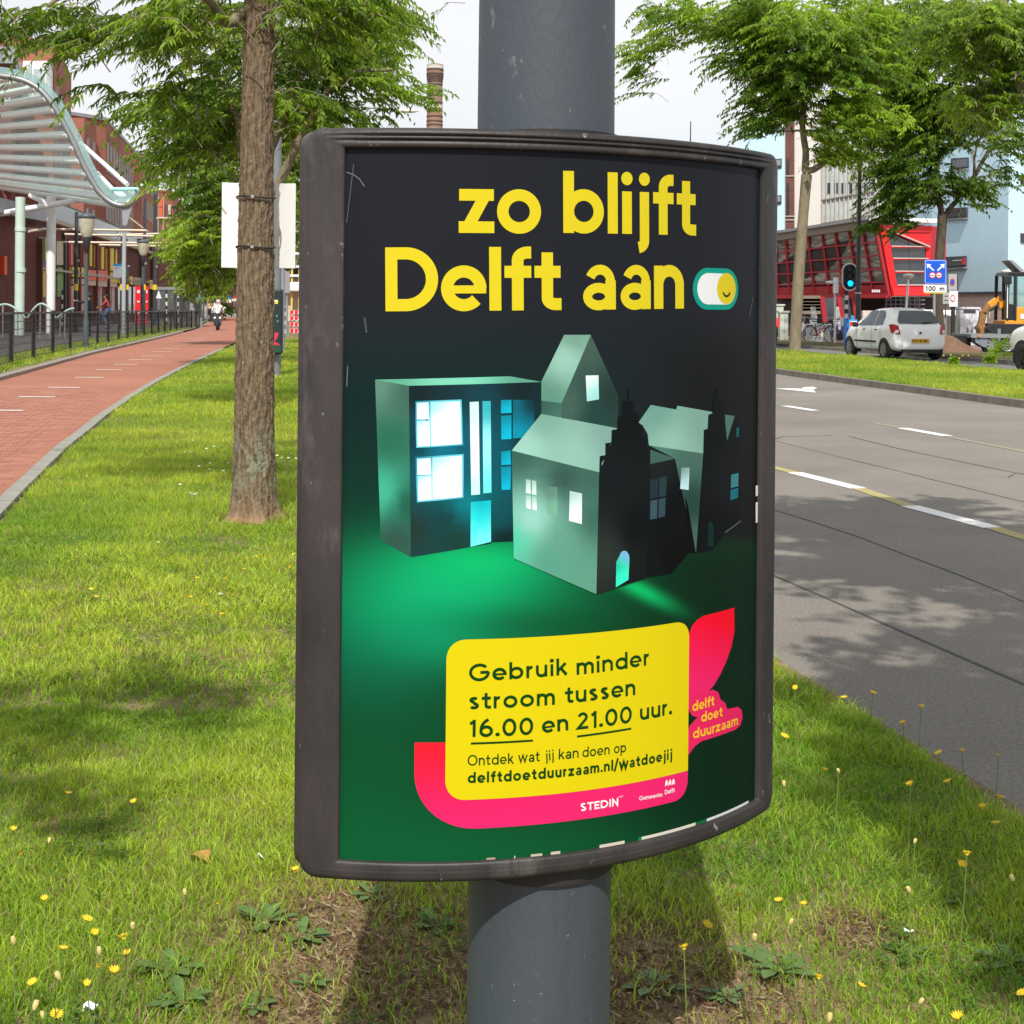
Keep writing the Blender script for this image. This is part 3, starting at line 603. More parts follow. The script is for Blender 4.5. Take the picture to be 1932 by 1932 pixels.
# near carriageway edges (x, y) from the near end to the far end
e1 = [(3.2, -12), (2.02, 0), (1.53, 4.28), (1.11, 6.19), (-.9, 14.8), (-2.6, 24), (-4.6, 35), (-6.6, 48), (-10.4, 75), (-20, 140)]
e2 = [(11.6, -12), (9.9, 10), (7.8, 21.8), (5.9, 32.6), (3.4, 48), (-.6, 75), (-10, 140)]      # kerb of the grassy median
road = sheet('road', e1 + e2[::-1], 0.0, m_asph)
m_white = mat('road_paint', (.72, .72, .70), .7, 0, .10, 30, .1); m_yel = mat('yellow_paint', (.42, .36, .10), .8, 0, 0, 24, 0, col2=(.30, .27, .16), thr=(.4, .6))
def stripe(name, pts, z, m, parent):
    return sheet(name, pts, z, m, parent, None)
def gp(x, y): g = G(x, y); return (g.x, g.y)
def dash(ax, ay, bx, by, wd, m=None, name='lane_dash', z=.004, par=None):
    a, b = Vector(gp(ax, ay)), Vector(gp(bx, by)); d = (b - a).normalized(); n = Vector((-d.y, d.x)) * wd / 2
    stripe(name, [a - n, b - n, b + n, a + n], z, m or m_white, par or road)
dash(1499, 892, 1620, 922, .15); dash(1716, 955, 1872, 996, .15)
dash(1481, 766, 1538, 775, .16); dash(1703, 808, 1788, 823, .16)
dash(1454, 881, 1499, 892, .12, m_yel, 'yellow_line'); dash(1620, 922, 1716, 955, .12, m_yel, 'yellow_line'); dash(1872, 996, 1990, 1033, .12, m_yel, 'yellow_line')
m_yel2 = mat('yellow_paint_faint', (.285, .27, .17), .8, 0, 0, 24, 0, col2=(.26, .25, .19), thr=(.4, .6))
dash(1645, 798, 1703, 808, .08, m_yel2, 'yellow_line'); dash(1788, 824, 1960, 858, .08, m_yel2, 'yellow_line')
# lane arrow
ar = [gp(*p) for p in ((1460, 733), (1540, 741), (1534, 735), (1542, 733), (1534, 730), (1514, 731), (1516, 733.5))]
stripe('lane_arrow', ar, .004, m_white, road)
m_crack = mat('crack_seal', (.075, .07, .065), .8, 0, .1, 20)
def crack(pts, wd=.014):
    q = [Vector(gp(*p)) for p in pts]; r = []
    for i in range(len(q) - 1):
        n_ = max(1, int((q[i + 1] - q[i]).length / .5))
        for t in range(n_): r.append(q[i].lerp(q[i + 1], t / n_) + Vector((random.uniform(-.012, .012), random.uniform(-.012, .012))))
    r.append(q[-1]); V = []
    for i, p in enumerate(r):
        d = (r[min(i + 1, len(r) - 1)] - r[max(i - 1, 0)]).normalized(); n = Vector((-d.y, d.x)) * wd / 2 * random.uniform(.5, 1.3)
        V.append((p - n, p + n))
    mb = MB(); b = [(*v, .003) for pr in V for v in pr]; mb.add(b, [(2 * i, 2 * i + 2, 2 * i + 3, 2 * i + 1) for i in range(len(V) - 1)]); mb.build('crack', m_crack, road)
crack([(1440, 827), (1700, 890), (1932, 948), (2050, 979)], .014); crack([(1440, 955), (1620, 1013), (1893, 1118), (2000, 1166)], .013)
crack([(1600, 823), (1700, 848), (1932, 896), (2050, 923)], .018); crack([(1450, 1080), (1560, 1130), (1700, 1190), (1932, 1293), (2020, 1335)], .016)
crack([(1458, 830), (1479, 824), (1572, 822)], .03); crack([(1903, 901), (1918, 892), (1932, 894)], .02)
# soil strip where the turf meets the asphalt
m_soil = mat('soil', (.16, .105, .07), .95, 0, 0, 14, .6, 60, .1, col2=(.27, .20, .14))
def turf_mat(name):
    m = mat(name, (.17, .125, .07), .95, 0, 0, 11, .6, 90, .1, col2=(.31, .225, .14), thr=(.4, .68)); return m
m_turf = turf_mat('turf')
# cycle path and verges (left)
pr_ = [(-1.9, -8), (-2.55, 3), (-3.41, 9.5), (-3.86, 11.6), (-4.42, 14.3), (-5.15, 18.2), (-5.82, 22.1), (-6.48, 26.3), (-7.33, 32.1), (-8.4, 39.9), (-9.84, 51), (-13.2, 80), (-22, 150)]
pl_ = [(-4.9, -8), (-5.8, 3), (-7.2, 14), (-9.4, 26.4), (-11.6, 39.6), (-14.5, 60), (-17.7, 81), (-31, 150)]
lawn_poly = pr_ + e1[::-1]
lawn = sheet('lawn_soil', lawn_poly, .012, m_turf)
med_l = [(x + .16, y) for x, y in e2]; e3 = [(16.4, -12), (14.4, 10), (11.5, 32.5), (8.8, 47.6), (5.2, 75), (-3, 140)]
sheet('median_soil', med_l + e3[::-1], .10, m_turf)
m_kerb = mat('kerb_concrete', (.20, .175, .145), .85, 0, .25, 5, .3, 80)
def walk(pts, s0, s1, step):
    out = []; acc = 0; 
    P_ = [Vector(p) for p in pts]; nxt = s0
    for a, b in zip(P_, P_[1:]):
        l = (b - a).length
        while nxt <= acc + l:
            if nxt > s1: return out
            out.append((a.lerp(b, (nxt - acc) / l), (b - a).normalized())); nxt += step
        acc += l
    return out
def kerb_row(name, pts, wd, top, y0, y1, step, m, parent, off=0., nm='kerb_stone'):
    s0 = 0; me = None
    for p, d in walk(pts, 0, 400, step):
        if p.y < y0 or p.y > y1: continue
        n = Vector((d.y, -d.x)); c = p + n * off
        if me is None:
            mb = MB(); mb.box((0, 0, -.1), (wd, step - .012, .2)); me = mb.mesh(nm); me.materials.append(m)
        o = bpy.data.objects.new(nm, me); COL.objects.link(o); o.location = (c.x, c.y, top + random.uniform(-.004, .004)); o.rotation_euler = (0, 0, math.atan2(d.y, d.x) - math.pi / 2 + random.uniform(-.004, .004)); o.parent = parent
road_kerb = tag(bpy.data.objects.new('median_kerb', None), kind='structure'); COL.objects.link(road_kerb)
kerb_row('k', e2, .16, .12, 15, 52, 1.0, m_kerb, road_kerb, .08)
# second carriageway beyond the median and its far kerb
e4 = [(23.5, -12), (20.0, 10), (15.4, 32.5), (14.0, 38), (11.0, 52), (7.0, 75), (-.5, 140)]
m_asph2 = asphalt('asphalt_old', (.15, .145, .135), (.19, .182, .17))
sheet('far_carriageway', [(x + .1, y) for x, y in e3] + e4[::-1], .004, m_asph2)
kerb2 = tag(bpy.data.objects.new('far_kerb', None), kind='structure'); COL.objects.link(kerb2)
kerb_row('k', e3, .12, .105, 24, 60, 1.0, m_kerb, kerb2, .06); kerb_row('k', e4, .16, .11, 28, 60, 1.0, m_kerb, kerb2, .08)
e5 = [(30, 10), (22.5, 32.5), (17.5, 44), (14.2, 54), (9, 75), (1, 140)]
sheet('far_verge_soil', [(x + .16, y) for x, y in e4] + e5[::-1], .09, mat('digging_soil', (.13, .085, .06), .95, 0, 0, 1.6, .5, 50, .1, col2=(.09, .11, .035), thr=(.42, .56)))
m_redpave = mat('red_paving', (.22, .13, .11), .85, 0, .2, 3)
sheet('far_pavement', [(40, 25), (16.5, 46.6), (12.0, 53), (4.5, 75), (-4, 140), (60, 140), (70, 60)], .012, m_redpave)
# red cycle path of clinker bricks
m_brick1 = mat('clinker', (.40, .165, .10), .85, 0, .20, 26, .3, 120, .2)
def path_mat():
    m = mat('clinker_far', (.36, .145, .10), .95, 0, .1, 3, spec=.1); t = m.node_tree; b = t.nodes['Principled BSDF']
    c = N(t, 'ShaderNodeTexCoord'); mp_ = N(t, 'ShaderNodeMapping'); mp_.inputs['Rotation'].default_value = (0, 0, R_(-11)); br = N(t, 'ShaderNodeTexBrick'); br.inputs['Scale'].default_value = 1
    br.inputs['Brick Width'].default_value = .205; br.inputs['Row Height'].default_value = .105; br.inputs['Mortar Size'].default_value = .006
    br.inputs['Color1'].default_value = (.36, .158, .108, 1); br.inputs['Color2'].default_value = (.325, .140, .098, 1); br.inputs['Mortar'].default_value = (.27, .13, .085, 1)
    n5 = N(t, 'ShaderNodeTexNoise'); n5.inputs['Scale'].default_value = .5; m5 = N(t, 'ShaderNodeMixRGB', blend_type='OVERLAY'); m5.inputs[0].default_value = .22
    t.links.new(c.outputs['Object'], mp_.inputs[0]); t.links.new(mp_.outputs[0], br.inputs[0]); t.links.new(c.outputs['Object'], n5.inputs[0]); t.links.new(br.outputs[0], m5.inputs[1]); t.links.new(n5.outputs[0], m5.inputs[2]); t.links.new(m5.outputs[0], b.inputs['Base Color']); return m
m_path = path_mat()
def xr(y): return np.interp(y, [p[1] for p in pr_], [p[0] for p in pr_])
def xl(y): return np.interp(y, [p[1] for p in pl_], [p[0] for p in pl_])
m_joint = mat('joint_sand', (.20, .11, .078), .95, 0, .2, 20)
YB = 13.5; YC = 24.0
path = sheet('cycle_path', [(x - .14, y) for x, y in pr_] + pl_[::-1], .0, m_joint)
far = [(xr(y) - .14, y) for y in (YC, 27, 36, 51, 80, 150)]; farl = [(xl(y), y) for y in (YC, 26.4, 39.6, 60, 81, 150)]
sheet('far_path_surface', far + farl[::-1], .034, m_path, path, None)
nearp = [(xr(y) - .14, y) for y in (-8, 3, 8)]; sheet('near_path_surface', nearp + [(xl(8), 8), (xl(3), 3), (xl(-8), -8)], .034, m_path, path, None)
TH = R_(11.0); cT, sT = math.cos(TH), math.sin(TH)
bmesh_ = MB().box((0, 0, -.02), (.197, .097, .04)).mesh('brick'); 
brick_mats = [mat('clinker%s' % k, c, .85, 0, .18, 30, .3, 140, .2) for k, c in (('_a', (.36, .158, .108)), ('_b', (.335, .143, .100)), ('_c', (.38, .175, .12)), ('_d', (.305, .132, .094)))]
bms = []
for mm in brick_mats:
    me = bmesh_.copy(); me.name = 'brick'; me.materials.append(mm); bms.append(me)
cand = []
for r in range(40, 260):
    v = 8.2 + (r - 40) * .1035
    for c_ in range(-6, 46):
        uq = -(c_ + (.5 if r % 2 else 0)) * .2035
        x = xr(9.5) - .14 - .11 + uq * cT - (v - 9.5) * sT; y = 9.5 + (v - 9.5) * cT + uq * sT
        if y > YC or y < 8: continue
        if x > xr(y) - .14 - .10 or x < xl(y) + .02: continue
        sx = CXP + F * x / y; cand.append((y, x, -60 < sx < 1932))
vis = sorted([c for c in cand if c[2]])[:300]; vs_ = set(vis); rest = [c for c in cand if c not in vs_]
for y, x, _ in vis:
    o = bpy.data.objects.new('brick', random.choice(bms)); COL.objects.link(o); o.parent = path
    o.location = (x, y, .036 + random.uniform(-.002, .002)); o.rotation_euler = (random.uniform(-.01, .01), random.uniform(-.01, .01), TH + random.uniform(-.008, .008))
rb = MB()
for y, x, _ in rest:
    rb.cur = random.randrange(4); z = .036 + random.uniform(-.002, .002); M = Matrix.Rotation(TH, 3, 'Z'); q = [Vector((x, y, 0)) + M @ Vector((a * .0985, b * .0485, 0)) for a, b in ((-1, -1), (1, -1), (1, 1), (-1, 1))]
    rb.add([(p.x, p.y, z) for p in q] + [(p.x, p.y, z - .012) for p in q], [(0, 1, 2, 3), (0, 4, 5, 1), (1, 5, 6, 2), (2, 6, 7, 3), (3, 7, 4, 0)])
rb.build('brick_paving', brick_mats, path, kind='stuff')
_e = [(xr(y), y) for y in np.linspace(3, 26, 30)]; sheet('edge_course', [(x - .42, y) for x, y in _e] + [(x - .13, y) for x, y in _e][::-1], .0345, m_path, path, None)
kerb_row('k', pr_, .12, .05, 3, 46, 1.0, mat('edge_band', (.26, .25, .22), .85, 0, .15, 4, .2, 60), path, -.07, 'edge_stone')
kerb_row('k', pl_, .2, .10, 14, 70, 1.0, mat('edge_kerb', (.26, .22, .18), .85, 0, .2, 4), path, -.1)
for k, (x, y) in enumerate([(5, 780), (70, 754), (121, 735), (168.5, 715.6), (206, 701), (237, 690.5), (264, 681.5), (287, 674), (307, 666), (324, 660), (335, 655.5), (351, 651), (362, 647), (373, 643.5), (382, 640), (406, 631)]):
    g = G(x, y); M = Matrix.Rotation(R_(2), 3, 'Z'); q = [g + M @ Vector((a * .27, b * .075, 0)) for a, b in ((-1, -1), (1, -1), (1, 1), (-1, 1))]
    stripe('path_dash', [(p.x, p.y) for p in q], .043 if g.y < YC + .3 else .039, mat('path_paint', (.66, .62, .55), .8, 0, .12, 20), path)
# verge with fence and the tramway behind
vb = [(-5.2, -8), (-7.6, 14), (-9.8, 26.4), (-12.05, 39.6), (-15, 60), (-18.3, 81), (-32, 150)]
vc = [(-8, -8), (-9.6, 14), (-11.9, 31), (-13.6, 39.6), (-17, 60), (-20.5, 81), (-36, 150)]
sheet('fence_verge', [(x - .2, y) for x, y in pl_] + vc[::-1], .06, mat('verge_soil', (.20, .17, .12), .95, 0, 0, 1.2, .5, 50, .1, col2=(.10, .13, .035), thr=(.45, .6)))
vd = [(-30, -8), (-24, 31), (-24.5, 45), (-27, 60), (-31, 81), (-44, 150)]
tram = sheet('tramway', [(x - .05, y) for x, y in vc] + vd[::-1], .0, mat('tram_bed', (.10, .085, .08), .9, 0, .2, 1, .3, 30))
for off in (2.2, 3.64, 5.4, 6.84):
    q = [(x - off, y) for x, y in vc]; sheet('tram_rail', [(x - .04, y) for x, y in q] + [(x + .04, y) for x, y in q][::-1], .012, mat('rail_steel', (.25, .24, .23), .35, .8, .1), tram, None)
sheet('left_pavement', vd + [(-90, 150), (-90, -8)], .03, mat('brown_paving', (.17, .115, .09), .9, 0, .2, 3, .2, 40))
# ------------------------------------------------ turf: real blades
m_blade = attr_mat('grass_blade', .55, transl=.48, spec=.25)
def fnoise(x, y, s, seed=0.):
    r = np.zeros_like(x); a = 1.
    for k in range(3):
        f = s * 2 ** k
        r += a * (np.sin(x * f + 1.7 * np.sin(y * f * .83 + seed + k) + seed) * np.sin(y * f * 1.13 + 1.9 * np.sin(x * f * .71 + seed * 1.3 + k * 2))); a *= .6
    return r / 1.6
def inside(xs, ys, left, right):
    L_ = np.interp(ys, [p[1] for p in left], [p[0] for p in left]); Rr = np.interp(ys, [p[1] for p in right], [p[0] for p in right])
    return (xs > L_) & (xs < Rr)
BARE = [(G(650, 1800), .34), (G(585, 1930), .30), (G(860, 1810), .30), (G(1210, 1810), .22), (G(1230, 1915), .32), (G(1330, 1905), .25), (G(760, 1930), .35), (G(1620, 1770), .10), (G(478, 985), .28), (G(620, 1740), .18)]
BARE = [(c, r * (.78 if r > .2 else 1)) for c, r in BARE]
def blades(n, y0, y1, left, right, z, hgt, wid, segs, seed, margin=.12, lush=1., ex=0.):
    r = np.random.default_rng(seed); xs, ys = [], []
    tot = 0
    while tot < n:
        m = n * 2; t = r.random(m); y = y0 * (y1 / y0) ** t if ex else np.sqrt(y0 ** 2 + t * (y1 ** 2 - y0 ** 2))
        x = y * (r.random(m) * (2 * .358 + 2 * margin) - .358 - margin)
        k = inside(x, y, left, right)
        bare = np.zeros(m)
        for c, rr in BARE: bare = np.maximum(bare, np.exp(-((x - c.x) ** 2 + (y - c.y) ** 2) / (rr * .8) ** 2))
        cl = fnoise(x, y, 5.2, seed * .1) * .5 + .5
        k &= r.random(m) > bare * .82; k &= r.random(m) < (.35 + .65 * cl)
        xs.append(x[k]); ys.append(y[k]); tot += k.sum()
    x = np.concatenate(xs)[:n]; y = np.concatenate(ys)[:n]
    n = len(x)
    c1 = fnoise(x, y, 2.6, 3.); c2 = fnoise(x, y, 9., 8.); c3 = fnoise(x, y, .7, 5.)
    h = hgt * (.45 + .9 * r.random(n) ** 1.6) * (1 + .5 * c1 + .35 * c2) * lush; wv = wid * (.6 + .8 * r.random(n))
    h = np.maximum(h, hgt * .25)
    az = r.random(n) * 2 * np.pi; lean = (.25 + .9 * r.random(n)) * h; dx, dy = np.cos(az) * lean, np.sin(az) * lean
    fa = r.random(n) * 2 * np.pi; wx, wy = np.cos(fa) * wv / 2, np.sin(fa) * wv / 2
    # colour
    g = np.array([[.20, .375, .030]]) * np.ones((n, 1)); 
    br = (.62 + .7 * r.random(n))[:, None]; g = g * br
    yel = np.clip(.42 + .6 * c3 + .45 * c1 + .5 * (r.random(n) - .5), 0, 1)[:, None]; g = g * (1 - yel) + np.array([[.46, .57, .06]]) * br * yel
    straw = (r.random(n) < .07 + .10 * np.clip(c2, 0, 1)); g[straw] = np.array([.42, .36, .17]) * br[straw]
    bare = np.zeros(n)
    for c, rr in BARE: bare = np.maximum(bare, np.exp(-((x - c.x) ** 2 + (y - c.y) ** 2) / (rr * 1.5) ** 2))
    sb = r.random(n) < bare * .8; g[sb] = np.array([.33, .23, .12]) * br[sb]; h[sb] *= .5
    if segs == 1:
        V = np.zeros((n, 3, 3)); V[:, 0] = np.stack([x - wx, y - wy, np.full(n, z)], 1); V[:, 1] = np.stack([x + wx, y + wy, np.full(n, z)], 1); V[:, 2] = np.stack([x + dx, y + dy, z + h], 1)
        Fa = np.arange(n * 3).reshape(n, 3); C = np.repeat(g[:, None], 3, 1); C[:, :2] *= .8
        return V.reshape(-1, 3), Fa, C.reshape(-1, 3)
    V = np.zeros((n, 5, 3)); zz = np.full(n, z)
    V[:, 0] = np.stack([x - wx, y - wy, zz], 1); V[:, 1] = np.stack([x + wx, y + wy, zz], 1)
    V[:, 2] = np.stack([x + dx * .35 - wx * .8, y + dy * .35 - wy * .8, zz + h * .68], 1); V[:, 3] = np.stack([x + dx * .35 + wx * .8, y + dy * .35 + wy * .8, zz + h * .68], 1)
    V[:, 4] = np.stack([x + dx, y + dy, zz + h * .98], 1)
    b = np.arange(n)[:, None] * 5; Fa = np.concatenate([b + [0, 1, 3], b + [0, 3, 2], b + [2, 3, 4]], 0)
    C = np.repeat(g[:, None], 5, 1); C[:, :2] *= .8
    return V.reshape(-1, 3), Fa, C.reshape(-1, 3)
def turf(name, parts):
    Vs, Fs, Cs, b = [], [], [], 0
    for V, Fa, C in parts: Vs.append(V); Fs.append(Fa + b); Cs.append(C); b += len(V)
    o = npmesh(name, np.concatenate(Vs), np.concatenate(Fs), m_blade, np.concatenate(Cs)); o['kind'] = 'stuff'; return o
LL = [(x + .02, y) for x, y in pr_]; LR = [(x - .055, y) for x, y in e1]
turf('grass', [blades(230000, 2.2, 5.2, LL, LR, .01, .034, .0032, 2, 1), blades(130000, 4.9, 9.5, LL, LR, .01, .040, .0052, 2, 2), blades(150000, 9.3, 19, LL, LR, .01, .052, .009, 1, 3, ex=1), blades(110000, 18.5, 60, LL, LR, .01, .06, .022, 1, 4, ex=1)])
ML = [(x + .14, y) for x, y in e2]; MR = [(x + .02, y) for x, y in e3]
turf('median_grass', [blades(170000, 18, 62, ML, MR, .10, .058, .018, 1, 5, ex=1, lush=1.15)])
VB = [(x + .1, y) for x, y in vc]; VE = [(x - .45, y) for x, y in pl_]
turf('verge_grass', [blades(9000, 25, 80, VB, VE, .06, .09, .03, 1, 6, ex=1)])

# dead grass, crumbs and leaf litter lying on the bare spots
dr = np.random.default_rng(31); Vd, Cd = [], []
for c, rr in BARE:
    n = int(2600 * rr); a_ = dr.random(n) * 6.28; q = rr * 1.3 * dr.random(n) ** .6; x = c.x + q * np.cos(a_); y = c.y + q * np.sin(a_); l = .006 + .03 * dr.random(n); w2 = .0012 + .0025 * dr.random(n); f = dr.random(n) * 6.28; z = .014 + .008 * dr.random(n)
    V = np.zeros((n, 3, 3)); V[:, 0] = np.stack([x - w2 * np.sin(f), y + w2 * np.cos(f), z], 1); V[:, 1] = np.stack([x + w2 * np.sin(f), y - w2 * np.cos(f), z + .002], 1); V[:, 2] = np.stack([x + l * np.cos(f), y + l * np.sin(f), z + .012 * dr.random(n)], 1)
    base = np.array([[.36, .25, .13], [.22, .12, .06], [.48, .40, .24], [.10, .07, .045]])[dr.integers(0, 4, n)]; Vd.append(V.reshape(-1, 3)); Cd.append(np.repeat(base, 3, 0))
    n = int(1200 * rr); a_ = dr.random(n) * 6.28; q = rr * 1.1 * dr.random(n) ** .6; x = c.x + q * np.cos(a_); y = c.y + q * np.sin(a_); s_ = .002 + .007 * dr.random(n) ** 2
    o4 = np.array([[1, 0, 0], [-.5, .87, 0], [-.5, -.87, 0], [0, 0, 1.1]]); tri = [(0, 1, 3), (1, 2, 3), (2, 0, 3)]
    for t_ in tri: Vd.append((np.stack([x, y, np.full(n, .012)], 1)[:, None] + o4[list(t_)][None] * s_[:, None, None]).reshape(-1, 3)); Cd.append(np.repeat(np.array([.24, .17, .11]) * (.6 + .7 * dr.random((n, 1))), 3, 0))
Vd = np.concatenate(Vd); Cd = np.concatenate(Cd); npmesh('dead_grass', Vd, np.arange(len(Vd)).reshape(-1, 3), m_blade, Cd)['kind'] = 'stuff'
# clover and low broad leaves between the blades
cr2 = np.random.default_rng(41); n = 16000; yy = np.sqrt(2.4 ** 2 + cr2.random(n * 3) * (9 ** 2 - 2.4 ** 2)); xx_ = yy * (cr2.random(n * 3) - .5) * .95; k = inside(xx_, yy, LL, LR) & (fnoise(xx_, yy, 3.3, 12.) > .12); xx_, yy = xx_[k][:n], yy[k][:n]; n = len(xx_)
lv = []; lc = []
for j in range(3):
    a_ = cr2.random(n) * 6.28; l = .006 + .008 * cr2.random(n); ca, sa = np.cos(a_), np.sin(a_); z = .02 + .03 * cr2.random(n); V = np.zeros((n, 4, 3))
    V[:, 0] = np.stack([xx_, yy, z], 1); V[:, 1] = np.stack([xx_ + l * (ca * .7 - sa * .45), yy + l * (sa * .7 + ca * .45), z + l * .35], 1); V[:, 2] = np.stack([xx_ + l * ca * 1.2, yy + l * sa * 1.2, z + l * .2], 1); V[:, 3] = np.stack([xx_ + l * (ca * .7 + sa * .45), yy + l * (sa * .7 - ca * .45), z + l * .35], 1)
    lv.append(V.reshape(-1, 3)); lc.append(np.repeat(np.array([.12, .25, .035]) * (.6 + .8 * cr2.random((n, 1))), 4, 0))
lv = np.concatenate(lv); npmesh('clover', lv, np.arange(len(lv)).reshape(-1, 4), m_blade, np.concatenate(lc))['kind'] = 'stuff'
# ------------------------------------------------ flowers and weeds, each its own plant
m_pet = mat('yellow_petal', (.75, .52, .02), .6, 0, .1, 30); m_bud = mat('bud_pale', (.62, .52, .20), .7, 0, .1); m_wpet = mat('white_petal', (.78, .78, .76), .6, 0, .05); m_stem = mat('flower_stem', (.16, .23, .05), .6, 0, .2, 20)
def head_mesh(r, n, m, cone, mm=None):
    mb = MB()
    for k in range(n):
        a = 2 * math.pi * k / n; rr = r * random.uniform(.85, 1.1); d = .5 * math.pi / n * 1.8
        mb.add([(0, 0, 0), (rr * .7 * math.cos(a - d), rr * .7 * math.sin(a - d), cone * .7), (rr * math.cos(a), rr * math.sin(a), cone), (rr * .7 * math.cos(a + d), rr * .7 * math.sin(a + d), cone * .7)], [(0, 1, 2, 3)])
    mb.sphere((0, 0, cone * .2), r * .38, 8, 5, (1, 1, .8)); me = mb.mesh('flower_head'); me.materials.append(m); return me
heads = [head_mesh(.0125, 13, m_pet, .005), head_mesh(.010, 11, m_pet, .010)]
mb = MB(); mb.lathe([(.003, -.008), (.006, -.003), (.0068, .004), (.005, .010)], n=9); mb.v = [(a*.72,b*.72,c*.8) for a,b,c in mb.v]; buds = mb.mesh('flower_head'); buds.materials.append(m_bud)
stems = []
for k in range(4):
    bx, by = random.uniform(-.03, .03), random.uniform(-.02, .02)
    mb = MB(); mb.tube([(bx * (1 - t) ** 1.5, by * (1 - t) ** 1.5, t) for t in (0, .3, .6, 1)], .0014, 5, False); me = mb.mesh('stem'); me.materials.append(m_stem); stems.append((me, bx, by))
dz = head_mesh(.0095, 12, m_wpet, .002); dzc = MB().sphere((0, 0, .003), .0034, 8, 5, (1, 1, .6)).mesh('flower_centre'); dzc.materials.append(m_pet)
def hawkbit(x, y, h, kind, label, group):
    g = G(x, y, h); t = thing('yellow_hawkbit', label, 'flower', (g.x, g.y, 0), random.uniform(0, 6), group)
    me, bx, by = random.choice(stems); s = bpy.data.objects.new('stem', me); COL.objects.link(s); s.parent = t; s.scale = (1, 1, h); s.location = (0, 0, 0)
    hd_ = bpy.data.objects.new('flower_head', heads[kind] if kind < 2 else buds); COL.objects.link(hd_); hd_.parent = t; hd_.location = (0, 0, h); hd_.rotation_euler = (random.uniform(-.5, .2), random.uniform(-.4, .4), 0)
    k = random.uniform(.85, 1.25); hd_.scale = (k, k, k)
Z5 = [(402, 150), (788, 205), (290, 425), (122, 505), (80, 368), (1085, 728), (1278, 795), (260, 780), (80, 1015), (508, 890), (557, 975), (780, 932), (745, 1085), (728, 1005), (583, 1075), (580, 1165), (672, 1203), (342, 1222), (190, 1260), (512, 1275), (208, 1395), (370, 1060), (1733, 612), (250, 1450), (330, 1450)]
Z7 = [(995, 1380), (1742, 1297), (1828, 1400), (1590, 1418), (1670, 1418), (1528, 1433), (1517, 1493), (1797, 1485), (1225, 1548), (1405, 1555), (1800, 1610), (1183, 1672), (598, 1665), (1285, 1720), (1380, 1772), (1650, 1720), (565, 1618), (1345, 1762), (540, 915)]
Z6 = [(1055, 8), (875, 70), (1432, 78), (1596, 62), (1115, 15), (1748, 180), (1808, 245), (1452, 322), (1680, 385), (1662, 425), (1880, 485), (678, 567), (852, 585), (905, 680), (962, 608), (537, 692), (745, 750), (1028, 930), (1215, 960), (1478, 1028), (1640, 1105), (1925, 995), (1076, 1100), (435, 800), (1825, 130), (1425, 540)]
M1 = [(1593, 1317), (1705, 1367), (1771, 1421), (1815, 1418), (1883, 1425), (1738, 1335), (1647, 1308), (1500, 1300), (1480, 1390)]
for i, (x, y) in enumerate(Z5): hawkbit(x * .3215, 1449 + y * .3215, .10 + .04 * (i % 3), 0 if i % 3 == 0 else (1 if i % 3 == 1 else 2), ('open yellow hawkbit','half open yellow hawkbit','closed pale hawkbit bud')[i % 3] + ' in the sunlit grass at lower left', ('open','half open','closed')[i % 3] + ' hawkbits in the grass at lower left')
for i, (x, y) in enumerate(Z7): hawkbit(x * .3036, 621 + y * .3036, .09, i % 2, 'tiny yellow hawkbit in the lawn left of the poster below the tree', 'hawkbits in the lawn below the tree')
for i, (x, y) in enumerate(Z6): hawkbit(1104 + x * .4286, 1449 + y * .4286, .16 + .05 * (i % 3), (0, 2, 1)[i % 3], ('open yellow hawkbit','closed pale hawkbit bud','half open yellow hawkbit')[i % 3] + ' on a long stem in the grass right of the post', ('open','closed','half open')[i % 3] + ' hawkbits right of the post')
for i, (x, y) in enumerate(M1): hawkbit(x, y, .2, i % 2, 'yellow hawkbit on a tall stem at the edge of the road', 'hawkbits along the road edge')
D7 = [(477, 1376), (478, 1415), (532, 1403), (578, 1380), (765, 856), (817, 886), (1150, 765), (1183, 766), (1282, 742), (1330, 730), (1198, 692), (1350, 900), (1388, 880), (1394, 895), (1418, 832), (1334, 842), (1305, 832), (1237, 852), (1300, 872), (1120, 965), (1722, 785), (1727, 825), (1752, 800), (1793, 800), (1808, 775), (1803, 846), (1778, 890), (1745, 955), (1838, 716), (1840, 803), (1816, 942), (1118, 355), (1365, 328), (1230, 334), (1345, 345), (1160, 325), (1360, 210), (1385, 435), (977, 435), (1308, 1638), (1368, 1645), (983, 1325)]
for i, (x, y) in enumerate(D7):
    g = G(x * .3036, 621 + y * .3036, .055); t = thing('daisy', 'small white daisy in the lawn between the path and the poster', 'flower', (g.x, g.y, .0), random.uniform(0, 6), 'daisies in the lawn left of the poster')
    k = 1.0 if g.y < 10 else 1.5
    s = bpy.data.objects.new('stem', stems[i % 4][0]); COL.objects.link(s); s.parent = t; s.scale = (1, 1, .055)
    for me in (dz, dzc):
        o = bpy.data.objects.new(me.name.split('.')[0], me); COL.objects.link(o); o.parent = t; o.location = (0, 0, .055); o.scale = (k * 1.15,) * 3; o.rotation_euler = (-.35, .1, 0)
